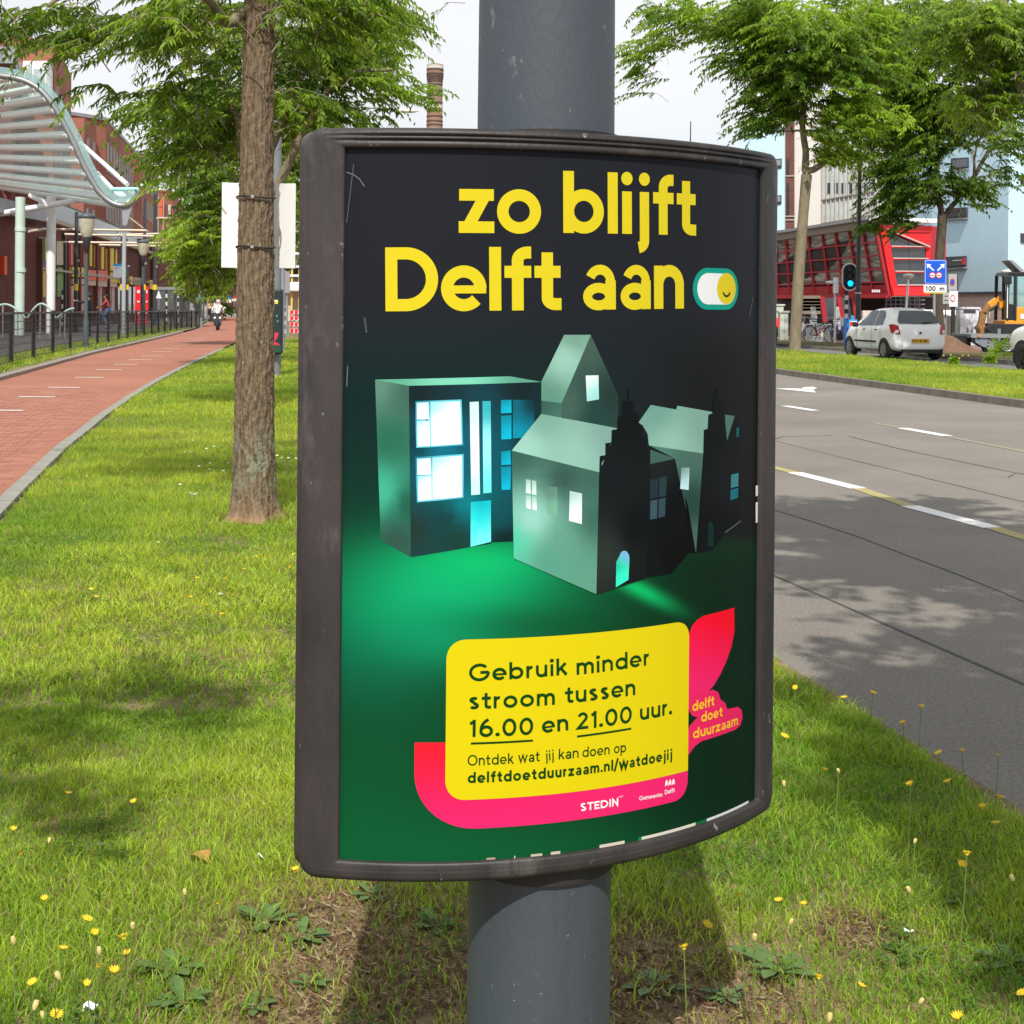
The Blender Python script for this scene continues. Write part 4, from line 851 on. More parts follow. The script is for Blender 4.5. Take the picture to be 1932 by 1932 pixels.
# broad-leaved rosettes
m_ros = mat('weed_leaf', (.085, .15, .035), .5, 0, .25, 20, .1)
def rosette(r, n, seed):
    rd = random.Random(seed); mb = MB()
    for k in range(n):
        a = 2 * math.pi * k / n + rd.uniform(-.3, .3); l = r * rd.uniform(.6, 1.1); e = rd.uniform(.15, .75); wv = l * rd.uniform(.10, .15); pts = []
        for j, t in enumerate((0, .2, .45, .7, .9, 1)):
            zz = l * math.sin(e) * t * (1.25 - .75 * t) ; rr_ = l * t * math.cos(e * .7); ww = wv * (.25, .55, 1, 1.05, .6, .03)[j] * (1 + (.15 if j % 2 else -.05))
            c = Vector((rr_ * math.cos(a), rr_ * math.sin(a), zz + .004)); n_ = Vector((-math.sin(a), math.cos(a), 0)); pts += [c - n_ * ww, c + Vector((0, 0, -ww * .3)), c + n_ * ww]
        mb.add(pts, [(j * 3 + q, j * 3 + q + 1, j * 3 + q + 4, j * 3 + q + 3) for j in range(5) for q in (0, 1)], True)
    return mb
for i, (x, y, r, lb) in enumerate([(501, 1752, .085, 'below the left corner of the poster'), (572, 1782, .075, 'on the bare soil left of the post'), (161, 1620, .07, 'among hawkbits at far left'), (321, 1845, .085, 'near the bottom edge, left of the bare soil'), (345, 1905, .09, 'at the bottom edge of the lawn at left'), (476, 1915, .06, 'at the bottom edge beside bare soil'), (585, 1872, .055, 'on dry soil in the poster shadow edge'), (1468, 1845, .12, 'in the shade right of the post, the biggest one'), (1228, 1875, .085, 'close beside the post on its right'), (1717, 1815, .07, 'in a patch of sun at lower right'), (1370, 1895, .06, 'between bare soil and shade at the bottom'), (1661, 1545, .07, 'in the sunny patch near the road'), (1833, 1716, .08, 'in long grass at the right edge'), (1905, 1830, .09, 'at the right edge of the picture'), (1533, 1510, .05, 'just right of the lower poster corner'), (700, 1700, .06, 'under the poster on the shadow border'), (820, 1760, .07, 'in the poster shadow left of the post')]):
    g = G(x, y); o = rosette(r, random.randint(9, 14), i).build('weed_rosette', m_ros); o.location = (g.x, g.y, .008); tag(o, 'green leafy weed rosette ' + lb, 'weed', 'leafy weed rosettes in the grass')
# litter and leaves
def litter(name, x, y, sz, m, label, cat):
    g = G(x, y, .02); mb = MB(); n = 7; rd = random.Random(int(x)); a = [rd.uniform(.6, 1.1) for _ in range(n)]
    mb.add([(0, 0, .012)] + [(sz * a[k] * math.cos(6.283 * k / n), sz * .6 * a[k] * math.sin(6.283 * k / n), rd.uniform(0, .025)) for k in range(n)], [(0, 1 + k, 1 + (k + 1) % n) for k in range(n)])
    o = mb.build(name, m); o.location = (g.x, g.y, .025); tag(o, label, cat)
mo = mat('dry_leaf', (.38, .19, .06), .7, 0, .3, 30); mw = mat('litter_white', (.8, .8, .82), .7, 0, .05); mk = mat('litter_dark', (.02, .03, .06), .6, 0, .1)
litter('fallen_leaf', 379, 1628, .04, mo, 'curled brown leaf lying in the grass at lower left', 'leaf'); litter('fallen_leaf', 141, 917, .05, mo, 'orange leaf on the lawn beside the cycle path edge', 'leaf'); litter('fallen_leaf', 331, 820, .05, mo, 'small orange leaf on the lawn left of the tree trunk', 'leaf')
litter('paper_scrap', 490, 1629, .018, mw, 'small white paper scrap below the poster corner', 'litter'); litter('paper_scrap', 168, 1916, .02, mw, 'white paper bits at the bottom left of the lawn', 'litter'); litter('paper_scrap', 366, 935, .05, mw, 'white scrap on the lawn left of the trunk base', 'litter'); litter('paper_scrap', 1716, 1770, .018, mw, 'torn white wrapper in the grass at lower right', 'litter'); litter('dark_scrap', 487, 1143, .035, mk, 'dark blue scrap lying in the lawn near the poster', 'litter')
# ------------------------------------------------ trees
m_bark = mat('bark', (.115, .092, .065), .9, 0, 0, 16, .6, 60, .15, col2=(.235, .19, .135), stretch=(1, 1, .22), thr=(.32, .7))
m_bark2 = mat('bark_light', (.16, .135, .09), .9, 0, 0, 9, .5, 40, .15, col2=(.27, .225, .15), stretch=(1, 1, .3))
m_leaf = attr_mat('leaf', .5, transl=.5, spec=.3)
def leaves(sprays, per, ll, lw, seed, tint=(1, 1, 1)):
    """sprays: (n,8) start xyz, dir xyz, length, shade"""
    r = np.random.default_rng(seed); n = len(sprays); t = (np.arange(per) + .6) / per
    s = sprays[:, None, :3]; d = sprays[:, None, 3:6]; Ls = sprays[:, None, 6:7]; T = t[None, :, None] + r.normal(0, .02, (n, per, 1))
    p = s + d * Ls * T; p[..., 2] -= (Ls * .42 * T ** 2)[..., 0]
    tang = d.copy() * np.ones((1, per, 1)); tang[..., 2] -= (.84 * T)[..., 0]; tang /= np.linalg.norm(tang, axis=2, keepdims=True)
    side = np.stack([-tang[..., 1], tang[..., 0], np.zeros((n, per))], 2); side /= np.linalg.norm(side, axis=2, keepdims=True) + 1e-9
    sg = np.where((np.arange(per) % 2) == 0, 1., -1.)[None, :, None]
    ld = tang * .55 + side * sg * (.55 + .4 * r.random((n, per, 1))) + r.normal(0, .22, (n, per, 3)); ld[..., 2] -= .30; ld /= np.linalg.norm(ld, axis=2, keepdims=True)
    up = np.cross(ld, tang); wv = np.cross(ld, up); wv = wv + r.normal(0, .95, wv.shape); wv -= ld * (wv * ld).sum(2, keepdims=True); wv /= np.linalg.norm(wv, axis=2, keepdims=True) + 1e-9
    l = ll * (.6 + .7 * r.random((n, per, 1))) * (1.1 - .5 * T); q = lw * (.7 + .6 * r.random((n, per, 1)))
    mid = p + ld * l * .45; tip = p + ld * l; tip[..., 2] -= (l * .28)[..., 0]
    V = np.stack([p, mid + wv * q / 2, tip, mid - wv * q / 2], 2).reshape(-1, 3)
    k = n * per; b = np.arange(k)[:, None] * 4; Fa = np.concatenate([b + [0, 1, 2], b + [0, 2, 3]], 0)
    sh = sprays[:, None, 7:8] + r.normal(0, .16, (n, per, 1)); sh = np.clip(sh, 0, 1)
    c = np.array([.065, .15, .014]) * (1 - sh) + np.array([.32, .50, .035]) * sh; c = c * np.array(tint)  # dark end of the leaf colour stands in for deep crown shadow
    C = np.repeat(c.reshape(-1, 1, 3), 4, 1).reshape(-1, 3)
    return V, Fa, C
def make_sprays(blobs, axis, seed, length):
    r = np.random.default_rng(seed); out = []
    for (c, rad, n, *o) in blobs:
        c = np.array(c); rad = np.array(rad); got = 0; tries = 0
        n = int(n * (1 if length == .75 else .84)); K = max(2, n // 11); cq = r.normal(size=(K, 3)); cq /= np.linalg.norm(cq, axis=1, keepdims=True); cq *= .88 * r.random((K, 1)) ** .42; csh = r.normal(0, .20, K)
        kk = r.integers(0, K, n); 
        q = cq[kk]; w_ = c + q * rad + r.normal(size=(n, 3)) * length * np.array([.42, .42, .20])
        eff = rad + .12 * length; k_ok = (((w_ - c) / eff) ** 2).sum(1) < 1.0; w_, q, kk = w_[k_ok], q[k_ok], kk[k_ok]; n = len(w_)
        cc_ = c + cq[kk] * rad; d0 = cc_ - np.array(axis); d0[:, 2] = 0; d0 /= np.linalg.norm(d0, axis=1, keepdims=True) + .1
        d = d0 + r.normal(0, .55, w_.shape); d[:, 2] = r.normal(.10, .22, n); d /= np.linalg.norm(d, axis=1, keepdims=True)
        Ls = length * (.5 + .8 * r.random((n, 1))); st = w_ - d * Ls * .5
        sh = np.clip(.40 + .30 * q[:, 2:3] + csh[kk][:, None] + r.normal(0, .16, (n, 1)) + (o[0] if o else 0), 0, 1)  # random tone, plus painted shading: clump tops lighter, undersides darker
        out.append(np.concatenate([st, d, Ls, sh], 1))
    return np.concatenate(out)
def smoothpts(pts, n=6):
    P_ = [Vector(p[:3]) for p in pts]; Rr = [p[3] for p in pts]; out = []; rr = []
    for i in range(len(P_) - 1):
        p0, p1, p2, p3 = P_[max(i - 1, 0)], P_[i], P_[i + 1], P_[min(i + 2, len(P_) - 1)]
        for k in range(n):
            t = k / n; out.append(.5 * ((2 * p1) + (p2 - p0) * t + (2 * p0 - 5 * p1 + 4 * p2 - p3) * t * t + (3 * p1 - p0 - 3 * p2 + p3) * t ** 3)); rr.append(Rr[i] + (Rr[i + 1] - Rr[i]) * t)
    out.append(P_[-1]); rr.append(Rr[-1]); return out, rr
def tree(name, label, base, trunk, limbs, blobs, per, ll, lw, spl, seed, group=None, tint=(1, 1, 1), barkm=None, trunk_obj=None, axis=None, hidden=None):
    B = Vector(base); t = thing(name, label, 'tree', tuple(B), 0, group); barkm = barkm or m_bark2
    rel = lambda p: (p[0] - B.x, p[1] - B.y, p[2] - B.z)
    if trunk:
        p, r_ = smoothpts([(*rel(q), q[3]) for q in trunk]); MB().tube(p, r_, 18).build('trunk', barkm, t)
    for lb in limbs:
        p, r_ = smoothpts([(*rel(q), q[3]) for q in lb]); 
        jit = random.Random(seed); p = [q + Vector((jit.uniform(-1, 1), jit.uniform(-1, 1), jit.uniform(-1, 1))) * rr * .35 for q, rr in zip(p, r_)]
        MB().tube(p, r_, 10).build('branch', barkm, t)
    ax = axis or (trunk[-1][:3] if trunk else (B.x, B.y, 0))
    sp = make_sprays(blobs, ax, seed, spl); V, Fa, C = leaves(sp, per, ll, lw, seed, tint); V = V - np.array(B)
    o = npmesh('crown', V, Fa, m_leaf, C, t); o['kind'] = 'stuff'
    tw = MB(); rd = random.Random(seed)
    for s in sp[rd.sample(range(len(sp)), min(len(sp), 900))] if len(sp) > 900 else sp:
        a = Vector(s[:3]) - B; d = Vector(s[3:6]); L_ = s[6]; r0 = .004 * spl / .7 + .002
        inner = a - d * L_ * rd.uniform(.1, .3) + Vector((0, 0, -.15 * L_))
        pts = [inner, a, a + d * L_ * .5 - Vector((0, 0, .10 * L_)), a + d * L_ - Vector((0, 0, .42 * L_))]; wv = d.cross(Vector((0, 0, 1))).normalized()
        b0 = []
        for i, q in enumerate(pts):
            rr = r0 * (1.5, 1.2, .8, .3)[i]; b0 += [q + Vector((0, 0, rr)), q - wv * rr, q + wv * rr]
        tw.add(b0, [(3 * i + j, 3 * i + (j + 1) % 3, 3 * i + 3 + (j + 1) % 3, 3 * i + 3 + j) for i in range(3) for j in range(3)])
    tw.build('twigs', barkm, t, kind='stuff')
    return t
def blob(x, y, Y, rx, ry, dep, n, sh=0.):
    c = P(x, y, Y); return (tuple(c), (rx * Y / F, dep, ry * Y / F), n, sh)
# --- the near tree with the board strapped to it
TB = G(478, 986); TY = TB.y
# bark in relief
def near_trunk():
    n, m = 120, 420; H = 7.0; V = np.zeros((m, n, 3))
    zs = np.concatenate([np.linspace(-.05, 3.9, m - 30), np.linspace(3.95, H, 30)]); th = np.linspace(0, 2 * np.pi, n, endpoint=False)
    rad = np.interp(zs, [-.05, .0, .06, .16, .32, .7, 1.6, 2.6, 4, 7], [.235, .205, .168, .150, .138, .128, .119, .104, .092, .07])
    lean = np.interp(zs, [0, 1, 2, 3, 4, 7], [0, .0, .0, .005, .015, .1])
    T, Zg = np.meshgrid(th, zs)
    def fn(a, b, s): return np.sin(a * s + 2.1 * np.sin(b * 3.1 + s) + s) * np.sin(b * s * .42 + 1.7 * np.sin(a * 3 + b * 2.2) + s * 2)
    ridge = np.zeros_like(T)
    for s, am in ((11, .5), (17, .4), (29, .35)):
        w_ = np.sin(T * s + 1.6 * np.sin(Zg * 5.5 + s) + 1.1 * np.sin(Zg * 13 + T * 3 + s * 2)); ridge += am * (1 - np.abs(w_)) ** 1.3
    ridge += .35 * fn(T, Zg * 6, 9.) + .22 * np.random.default_rng(3).normal(size=T.shape)
    flare = np.exp(-np.clip(Zg, 0, 9) / .12) * .035 * np.sin(T * 5 + 1)
    Rr = rad[:, None] + ridge * .0105 + flare
    V[..., 0] = Rr * np.cos(T) + lean[:, None]; V[..., 1] = Rr * np.sin(T); V[..., 2] = Zg
    i = np.arange(n * m).reshape(m, n); a = i[:-1]; b = np.roll(i, -1, 1)[:-1]; c = np.roll(i, -1, 1)[1:]; d = i[1:]
    Fa = np.stack([a, b, c, d], -1).reshape(-1, 4)
    k = np.clip(.5 + ridge * .42, 0, 1)[..., None]; col = np.array([.020, .015, .011]) * (1 - k) + np.array([.27, .20, .13]) * k ** 1.5
    gr_ = (np.exp(-((Zg - .42) / .18) ** 2) * (fn(T, Zg * 4, 6.) > -.1) * (np.random.default_rng(4).random(T.shape) > .3))[..., None]; col = col * (1 - gr_ * .6) + np.array([.26, .30, .22]) * gr_ * .6
    lo = np.exp(-np.clip(Zg, 0, 9) / .07)[..., None]; col = col * (1 - lo) + np.array([.36, .22, .13]) * lo
    sp = (np.random.default_rng(5).random(T.shape) > .9992)[..., None]; col = np.where(sp, np.array([.42, .42, .36]), col)
    mm = attr_mat('bark_relief', .9, spec=.15)
    return V.reshape(-1, 3), Fa, col.reshape(-1, 3), mm
near = tree('street_tree', 'nearest tree with a white board strapped round its rough brown trunk', (TB.x, TB.y, 0), None,
    [[*[(*P(*q[:3]), q[3]) for q in ((505, -20, TY, .05), (440, 40, TY - .1, .035), (398, 8, TY - .4, .03), (350, -60, TY - .8, .02))]],
     [*[(*P(*q[:3]), q[3]) for q in ((490, -120, TY, .06), (350, -110, TY, .03), (200, -60, TY - .5, .02), (90, 10, TY - .7, .012))]],
     [*[(*P(*q[:3]), q[3]) for q in ((500, -160, TY, .06), (640, -130, TY, .03), (720, -60, TY + .3, .018))]]],
    [blob(50, 28, TY, 120, 42, .9, 90, -.05), blob(230, 10, TY, 160, 40, 1.0, 130, -.05), blob(340, 50, TY, 70, 50, .8, 50, -.05), blob(165, 82, TY, 55, 30, .6, 26, -.05), blob(190, 150, TY + .4, 40, 40, .4, 12, -.1), blob(90, 205, TY - .3, 45, 30, .3, 8, -.1), blob(80, 240, TY - .3, 18, 18, .2, 4, -.1), blob(620, -10, TY, 130, 35, .9, 100, -.1), blob(700, 45, TY + .3, 70, 45, .6, 44, -.1), blob(360, 150, TY + .3, 70, 50, .5, 36, -.05), blob(600, 50, TY + .6, 45, 50, .6, 30),
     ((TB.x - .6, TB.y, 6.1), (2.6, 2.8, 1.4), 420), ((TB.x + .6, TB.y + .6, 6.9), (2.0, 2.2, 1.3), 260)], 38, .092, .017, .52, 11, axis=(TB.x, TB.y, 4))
V_, F_, C_, mm_ = near_trunk(); tr_ = npmesh('trunk', V_, F_, mm_, C_, near, True)
brd = thing('white_board', 'white back of a folded board strapped behind the near tree trunk', 'board', (TB.x, TB.y + .21, 0))
def bq(x, y): p = P(x, y, TY + .21); return (p.x - TB.x, p.z)
(bx0, bz0), (bx1, bz1) = bq(419, 505), bq(560.5, 346); xm = bq(526, 400)[0]
m_bw = mat('board_white', (.86, .86, .86), .5, 0, .03, 2)
for a, b, ya, yb in ((bx0, -.05, -.03, .0), (-.05, xm, .0, .02), (xm, bx1, .02, -.06)):
    MB().prism([(a, ya, bz0), (b, yb, bz0 - .004), (b, yb, bz1 - .006), (a, ya, bz1)], (0, .012, 0)).build('board_panel', m_bw, brd, bevel=.003)
for yy in (373.5, 467):
    zz = P(480, yy, TY).z; MB().tube([(.132 * math.cos(a) + TB.x - TB.x, -.21 + .132 * math.sin(a), zz + .006 * math.sin(a * 2)) for a in np.linspace(0, 2 * math.pi, 33)], .006, 6).build('strap', mat('black_strap', (.015, .015, .015), .6, 0, .1), brd)
    MB().box((.0, -.345, zz), (.02, .012, .02)).build('buckle', mat('buckle_steel', (.5, .5, .5), .35, .8, 0), brd)
# --- trees further along the left strip
def trunkpts(x, y, Y, top, r, dx=0.):
    g = PX(x, Y); return [(g.x, Y, -.05, r * 1.45), (g.x, Y, .25, r * 1.05), (g.x + dx * .3, Y, top * .5, r * .9), (g.x + dx, Y, top, r * .6)]
tp = trunkpts(481, 0, 19, 5.6, .12)
tree('street_tree', 'second leafy green tree right behind the near trunk', PX(481, 19), tp, [[(tp[1][0], 19, 2.4, .08), (*P(620, 170, 18.5), .04), (*P(740, 130, 18), .015)], [(tp[1][0], 19, 2.6, .08), (*P(440, 200, 19), .05), (*P(380, 110, 18.5), .02)], [(tp[1][0], 19, 3, .06), (*P(590, 100, 19), .04), (*P(660, 60, 18.6), .012)]],
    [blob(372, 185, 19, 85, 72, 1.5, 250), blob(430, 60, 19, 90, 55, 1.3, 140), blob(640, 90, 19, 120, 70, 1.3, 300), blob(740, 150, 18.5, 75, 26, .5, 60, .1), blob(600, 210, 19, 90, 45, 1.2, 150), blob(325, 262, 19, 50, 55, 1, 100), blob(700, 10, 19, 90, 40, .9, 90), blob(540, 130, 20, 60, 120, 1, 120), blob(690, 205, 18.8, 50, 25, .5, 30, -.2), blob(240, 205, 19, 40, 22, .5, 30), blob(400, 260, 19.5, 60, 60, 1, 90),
     ((PX(505, 19).x, 19, 7.5), (3.2, 3, 1.6), 260)], 32, .12, .034, .72, 12, 'trees along the grass strip')
tp = trunkpts(480, 0, 33, 7, .16)
tree('street_tree', 'third green tree along the strip, low crown beside the white board', PX(480, 33), tp, [[(tp[1][0], 33, 2.6, .09), (*P(420, 420, 32.5), .05), (*P(350, 400, 32), .02)]],
    [blob(385, 340, 33, 70, 75, 2, 230, -.05), blob(375, 440, 33, 62, 65, 1.8, 200, .1), blob(470, 300, 34, 90, 60, 2, 150), blob(550, 290, 33, 60, 90, 1.5, 160), blob(590, 290, 33, 60, 40, 1.2, 80), blob(400, 500, 34, 45, 35, 1.2, 90, .1), blob(555, 420, 34, 30, 90, 1, 60), blob(300, 340, 32.5, 30, 14, .6, 14), ((PX(500, 33).x, 33, 8.5), (3.6, 3.5, 1.8), 200)], 32, .17, .05, .95, 13, 'trees along the grass strip')
tp = trunkpts(470, 0, 50, 7, .18)
tree('street_tree', 'fourth tree along the strip, bright crown above the shelter', PX(470, 50), tp, [], [blob(380, 470, 50, 55, 50, 2.2, 170, .05), blob(400, 520, 50, 42, 38, 2, 110), blob(440, 430, 50, 70, 70, 2.4, 130), blob(560, 380, 52, 40, 90, 2, 90)], 30, .24, .075, 1.25, 14, 'trees along the grass strip')
tp = trunkpts(372, 0, 118, 9, .3)
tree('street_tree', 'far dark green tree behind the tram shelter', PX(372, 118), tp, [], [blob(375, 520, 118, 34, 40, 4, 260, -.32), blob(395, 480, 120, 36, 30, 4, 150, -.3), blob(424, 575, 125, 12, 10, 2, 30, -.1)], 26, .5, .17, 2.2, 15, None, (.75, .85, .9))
# --- right side: trees in the median and beyond
b6 = G(1498, 664); y6 = b6.y
tree('street_tree', 'tree on the median whose trunk forks before the pale building', b6, [(*P(1500, 668, y6), .30), (*P(1500, 650, y6), .20), (*P(1507, 520, y6), .19), (*P(1516, 400, y6), .17), (*P(1522, 330, y6), .185)],
    [[(*P(1522, 335, y6), .13), (*P(1517, 270, y6), .11), (*P(1510, 150, y6), .08), (*P(1505, 40, y6), .05)], [(*P(1524, 325, y6), .12), (*P(1570, 295, y6), .11), (*P(1610, 245, y6), .09), (*P(1632, 190, y6), .07), (*P(1680, 130, y6 - 1), .05)], [(*P(1511, 160, y6), .06), (*P(1470, 70, y6), .04), (*P(1450, 20, y6), .02)]],
    [blob(1640, 60, y6, 103, 92, 3, 260), blob(1400, 90, y6, 69, 63, 2, 60), blob(1480, 50, y6, 138, 86, 3.4, 387), blob(1560, 120, y6, 138, 92, 3.4, 511), blob(1470, 130, y6, 69, 69, 2, 139), blob(1425, 215, y6, 45, 40, 1.5, 93, -.3), blob(1480, 205, y6, 40, 50, 1.5, 93, -.1), blob(1220, 90, y6, 45, 50, 1.6, 71), blob(1265, 40, y6, 80, 41, 2, 93), blob(1200, 140, y6, 18, 30, .8, 18), blob(1390, 25, y6, 103, 52, 2.4, 139), blob(1620, 240, y6 - .5, 86, 63, 2, 232, .05), blob(1440, 30, y6, 80, 46, 2, 139), blob(1590, 280, y6, 40, 40, 1.5, 69, .05)], 32, .22, .068, 1.25, 16, 'trees right of the road')
y7 = 52.
tree('street_tree', 'dark forked tree just behind the blue lane sign', PX(1771, y7), [(*PX(1771, y7, -.05), .24), (*P(1770, 560, y7), .17), (*P(1773, 480, y7), .165), (*P(1777, 430, y7), .17), (*P(1778, 405, y7), .17)],
    [[(*P(1777, 412, y7), .11), (*P(1768, 340, y7), .10), (*P(1762, 240, y7), .07), (*P(1750, 140, y7), .04)], [(*P(1779, 408, y7), .11), (*P(1808, 375, y7), .09), (*P(1842, 325, y7), .08), (*P(1880, 265, y7), .06), (*P(1932, 230, y7), .03)], [(*P(1838, 330, y7), .05), (*P(1845, 270, y7), .04), (*P(1900, 200, y7), .02)]],
    [blob(1840, 80, y7, 126, 103, 3, 260), blob(1900, 190, y7, 69, 80, 2, 120), blob(1610, 60, y7 + 3, 103, 92, 3, 200), blob(1720, 60, y7, 161, 103, 3.2, 465), blob(1700, 185, y7, 103, 86, 3, 372, -.05), blob(1790, 190, y7, 103, 92, 3, 372, -.1), blob(1700, 270, y7, 92, 57, 2.4, 232, -.15), blob(1715, 350, y7, 69, 44, 1.6, 170, -.34), blob(1660, 385, y7, 40, 22, 1.0, 52, -.36), blob(1640, 410, y7, 18, 16, .6, 18, -.4), blob(1700, 418, y7, 42, 16, .8, 40, -.4), blob(1820, 340, y7, 50, 32, 1.4, 93, -.35), blob(1850, 360, y7, 30, 22, .8, 34, -.35), blob(1660, 320, y7, 50, 40, 1.4, 77, -.1)], 30, .22, .07, 1.15, 17, 'trees right of the road', (.9, .92, 1), barkm=mat('bark_shadowed', (.06, .05, .038), .9, 0, 0, 9, .5, 40, .15, col2=(.13, .105, .075), stretch=(1, 1, .3)))  # darker bark copy: shade on this trunk is put into its colour
y8 = 36.
tree('street_tree', 'tree partly out of the picture with its curved limb at the top right corner', PX(1985, y8), [(*PX(1985, y8, -.05), .26), (*P(1980, 480, y8), .20), (*P(1968, 320, y8), .18), (*P(1950, 230, y8), .16), (*P(1928, 165, y8), .15), (*P(1918, 90, y8), .14), (*P(1908, 40, y8), .13), (*P(1885, -10, y8), .12), (*P(1860, -120, y8), .08)], [],
    [blob(1840, 40, y8, 138, 69, 2, 341, .05), blob(1900, 120, y8 + 1, 92, 80, 1.8, 279), blob(1860, 190, y8 + 1, 80, 52, 1.4, 155, .05), blob(1900, 260, y8, 50, 30, 1, 62, -.2), blob(1905, 320, y8, 28, 28, .6, 24, -.35), blob(1925, 350, y8, 15, 18, .4, 9, -.35), blob(1980, 100, y8, 92, 138, 2, 248)], 32, .17, .05, 1.0, 18, 'trees right of the road')
# --- trees behind the camera that throw the dappled shade
tree('street_tree', 'tree behind the viewer that shades the verge and the road', (1.3, -5.5, 0), [(1.3, -5.5, -.05, .26), (1.3, -5.5, .3, .17), (1.4, -5.4, 3, .15), (1.7, -5, 5, .12)], [[(1.4, -5.4, 3.4, .09), (2.6, -3, 5, .07), (4, 0, 6, .05), (5, 3, 6.4, .03)], [(1.5, -5.2, 3.8, .08), (.0, -3.4, 5, .03), (-1.4, -1, 5.4, .014), (-1.7, .8, 5.1, .006)]],
    [((4.2, 1.4, 6.4), (2.9, 5.0, .8), 1500), ((2.7, -1.0, 6.1), (1.2, 1.8, .7), 380), ((1.55, .3, 5.7), (.55, 1.6, .35), 190), ((1.55, -1.7, 5.9), (.55, 1.0, .4), 110), ((2.5, 4.3, 6.3), (1.5, 2.3, .5), 420), ((-1.6, .4, 5.0), (.5, .3, .2), 14), ((1.6, -.4, 5.6), (.55, 1.2, .4), 60), ((3.6, -4.0, 6.5), (2.0, 2.6, 1.2), 200), ((7.2, 3.4, 6.4), (2.4, 3.8, .9), 620), ((-1.45, 1.15, 5.0), (.55, .38, .22), 22), ((-2.2, .6, 5.2), (.6, .5, .25), 16), ((-1.4, -3.4, 5.8), (.9, 1.1, .6), 60)], 34, .17, .060, .75, 21, 'trees right of the road')
# ------------------------------------------------ left side: street furniture, canopy, shops, towers
def rootat(name, label, cat, p, group=None): return thing(name, label, cat, (p[0], p[1], p[2] if len(p) > 2 else 0), 0, group)
class L_:       # local builder: takes world points, stores them relative to a root
    def __init__(s, root): s.r = root; s.o = Vector(root.location); s.mb = MB()
    def w(s, p): return Vector(p) - s.o
    def tube(s, pts, r, n=10): s.mb.tube([s.w(p) for p in pts], r, n); return s
    def box(s, c, d, rz=0): s.mb.box(s.w(c), d, rz); return s
    def bar(s, a, b, wd, h=None): s.mb.bar(s.w(a), s.w(b), wd, h); return s
    def prism(s, poly, off): s.mb.prism([s.w(p) for p in poly], off); return s
    def quad(s, *p): s.mb.add([s.w(q) for q in p], [tuple(range(len(p)))]); return s
    def sphere(s, c, r, n=12, m=8, sc=(1, 1, 1)): s.mb.sphere(s.w(c), r, n, m, sc); return s
    def lathe(s, prof, c, n=16): s.mb._lathe(prof, s.w(c), n, True); return s
    def build(s, name, m, label=None, parent=None, bevel=0, kind=None):
        o = s.mb.build(name, m, parent or s.r, label, bevel, kind); s.mb = MB(); return o
def extr(poly, th, Y=1): return poly, (0, th, 0)
def brickmat(name, c1, c2, mort, sc=1.):
    m = bpy.data.materials.new(name); m.use_nodes = True; t = m.node_tree; b = t.nodes['Principled BSDF']; b.inputs['Roughness'].default_value = .9; b.inputs['Specular IOR Level'].default_value = .2
    c = N(t, 'ShaderNodeTexCoord'); sx = N(t, 'ShaderNodeSeparateXYZ'); ad = N(t, 'ShaderNodeMath', operation='ADD'); cb = N(t, 'ShaderNodeCombineXYZ')
    br = N(t, 'ShaderNodeTexBrick'); br.inputs['Scale'].default_value = sc; br.inputs['Brick Width'].default_value = .22; br.inputs['Row Height'].default_value = .065; br.inputs['Mortar Size'].default_value = .008
    br.inputs['Color1'].default_value = (*c1, 1); br.inputs['Color2'].default_value = (*c2, 1); br.inputs['Mortar'].default_value = (*mort, 1)
    n5 = N(t, 'ShaderNodeTexNoise'); n5.inputs['Scale'].default_value = .35; n5.inputs['Detail'].default_value = 5; m5 = N(t, 'ShaderNodeMixRGB', blend_type='OVERLAY'); m5.inputs[0].default_value = .55
    K = t.links.new; K(c.outputs['Object'], sx.inputs[0]); K(sx.outputs[0], ad.inputs[0]); K(sx.outputs[1], ad.inputs[1]); K(ad.outputs[0], cb.inputs[0]); K(sx.outputs[2], cb.inputs[1]); K(cb.outputs[0], br.inputs[0])
    K(c.outputs['Object'], n5.inputs[0]); K(br.outputs[0], m5.inputs[1]); K(n5.outputs[0], m5.inputs[2]); K(m5.outputs[0], b.inputs['Base Color']); return m
mb_red = brickmat('brick_red', (.40, .145, .095), (.33, .11, .075), (.22, .13, .10))
mb_dark = brickmat('brick_brown', (.20, .07, .052), (.15, .052, .042), (.11, .055, .045))
m_glassd = mat('window_glass', (.05, .06, .07), .08, .0, .3, 1.5, spec=.9)
m_framew = mat('window_frame_pale', (.52, .50, .46), .6, 0, .05); m_framed = mat('window_frame_dark', (.05, .05, .055), .5, 0, .05)
m_grey = mat('grey_metal', (.30, .31, .33), .5, .3, .08, 3); m_dkgrey = mat('dark_grey_metal', (.055, .062, .068), .45, .2, .1, 3); m_white = mat('white_steel', (.80, .80, .80), .45, 0, .04, 3)
m_black = mat('black_paint', (.018, .018, .02), .45, 0, .1, 4); m_dblack = m_black
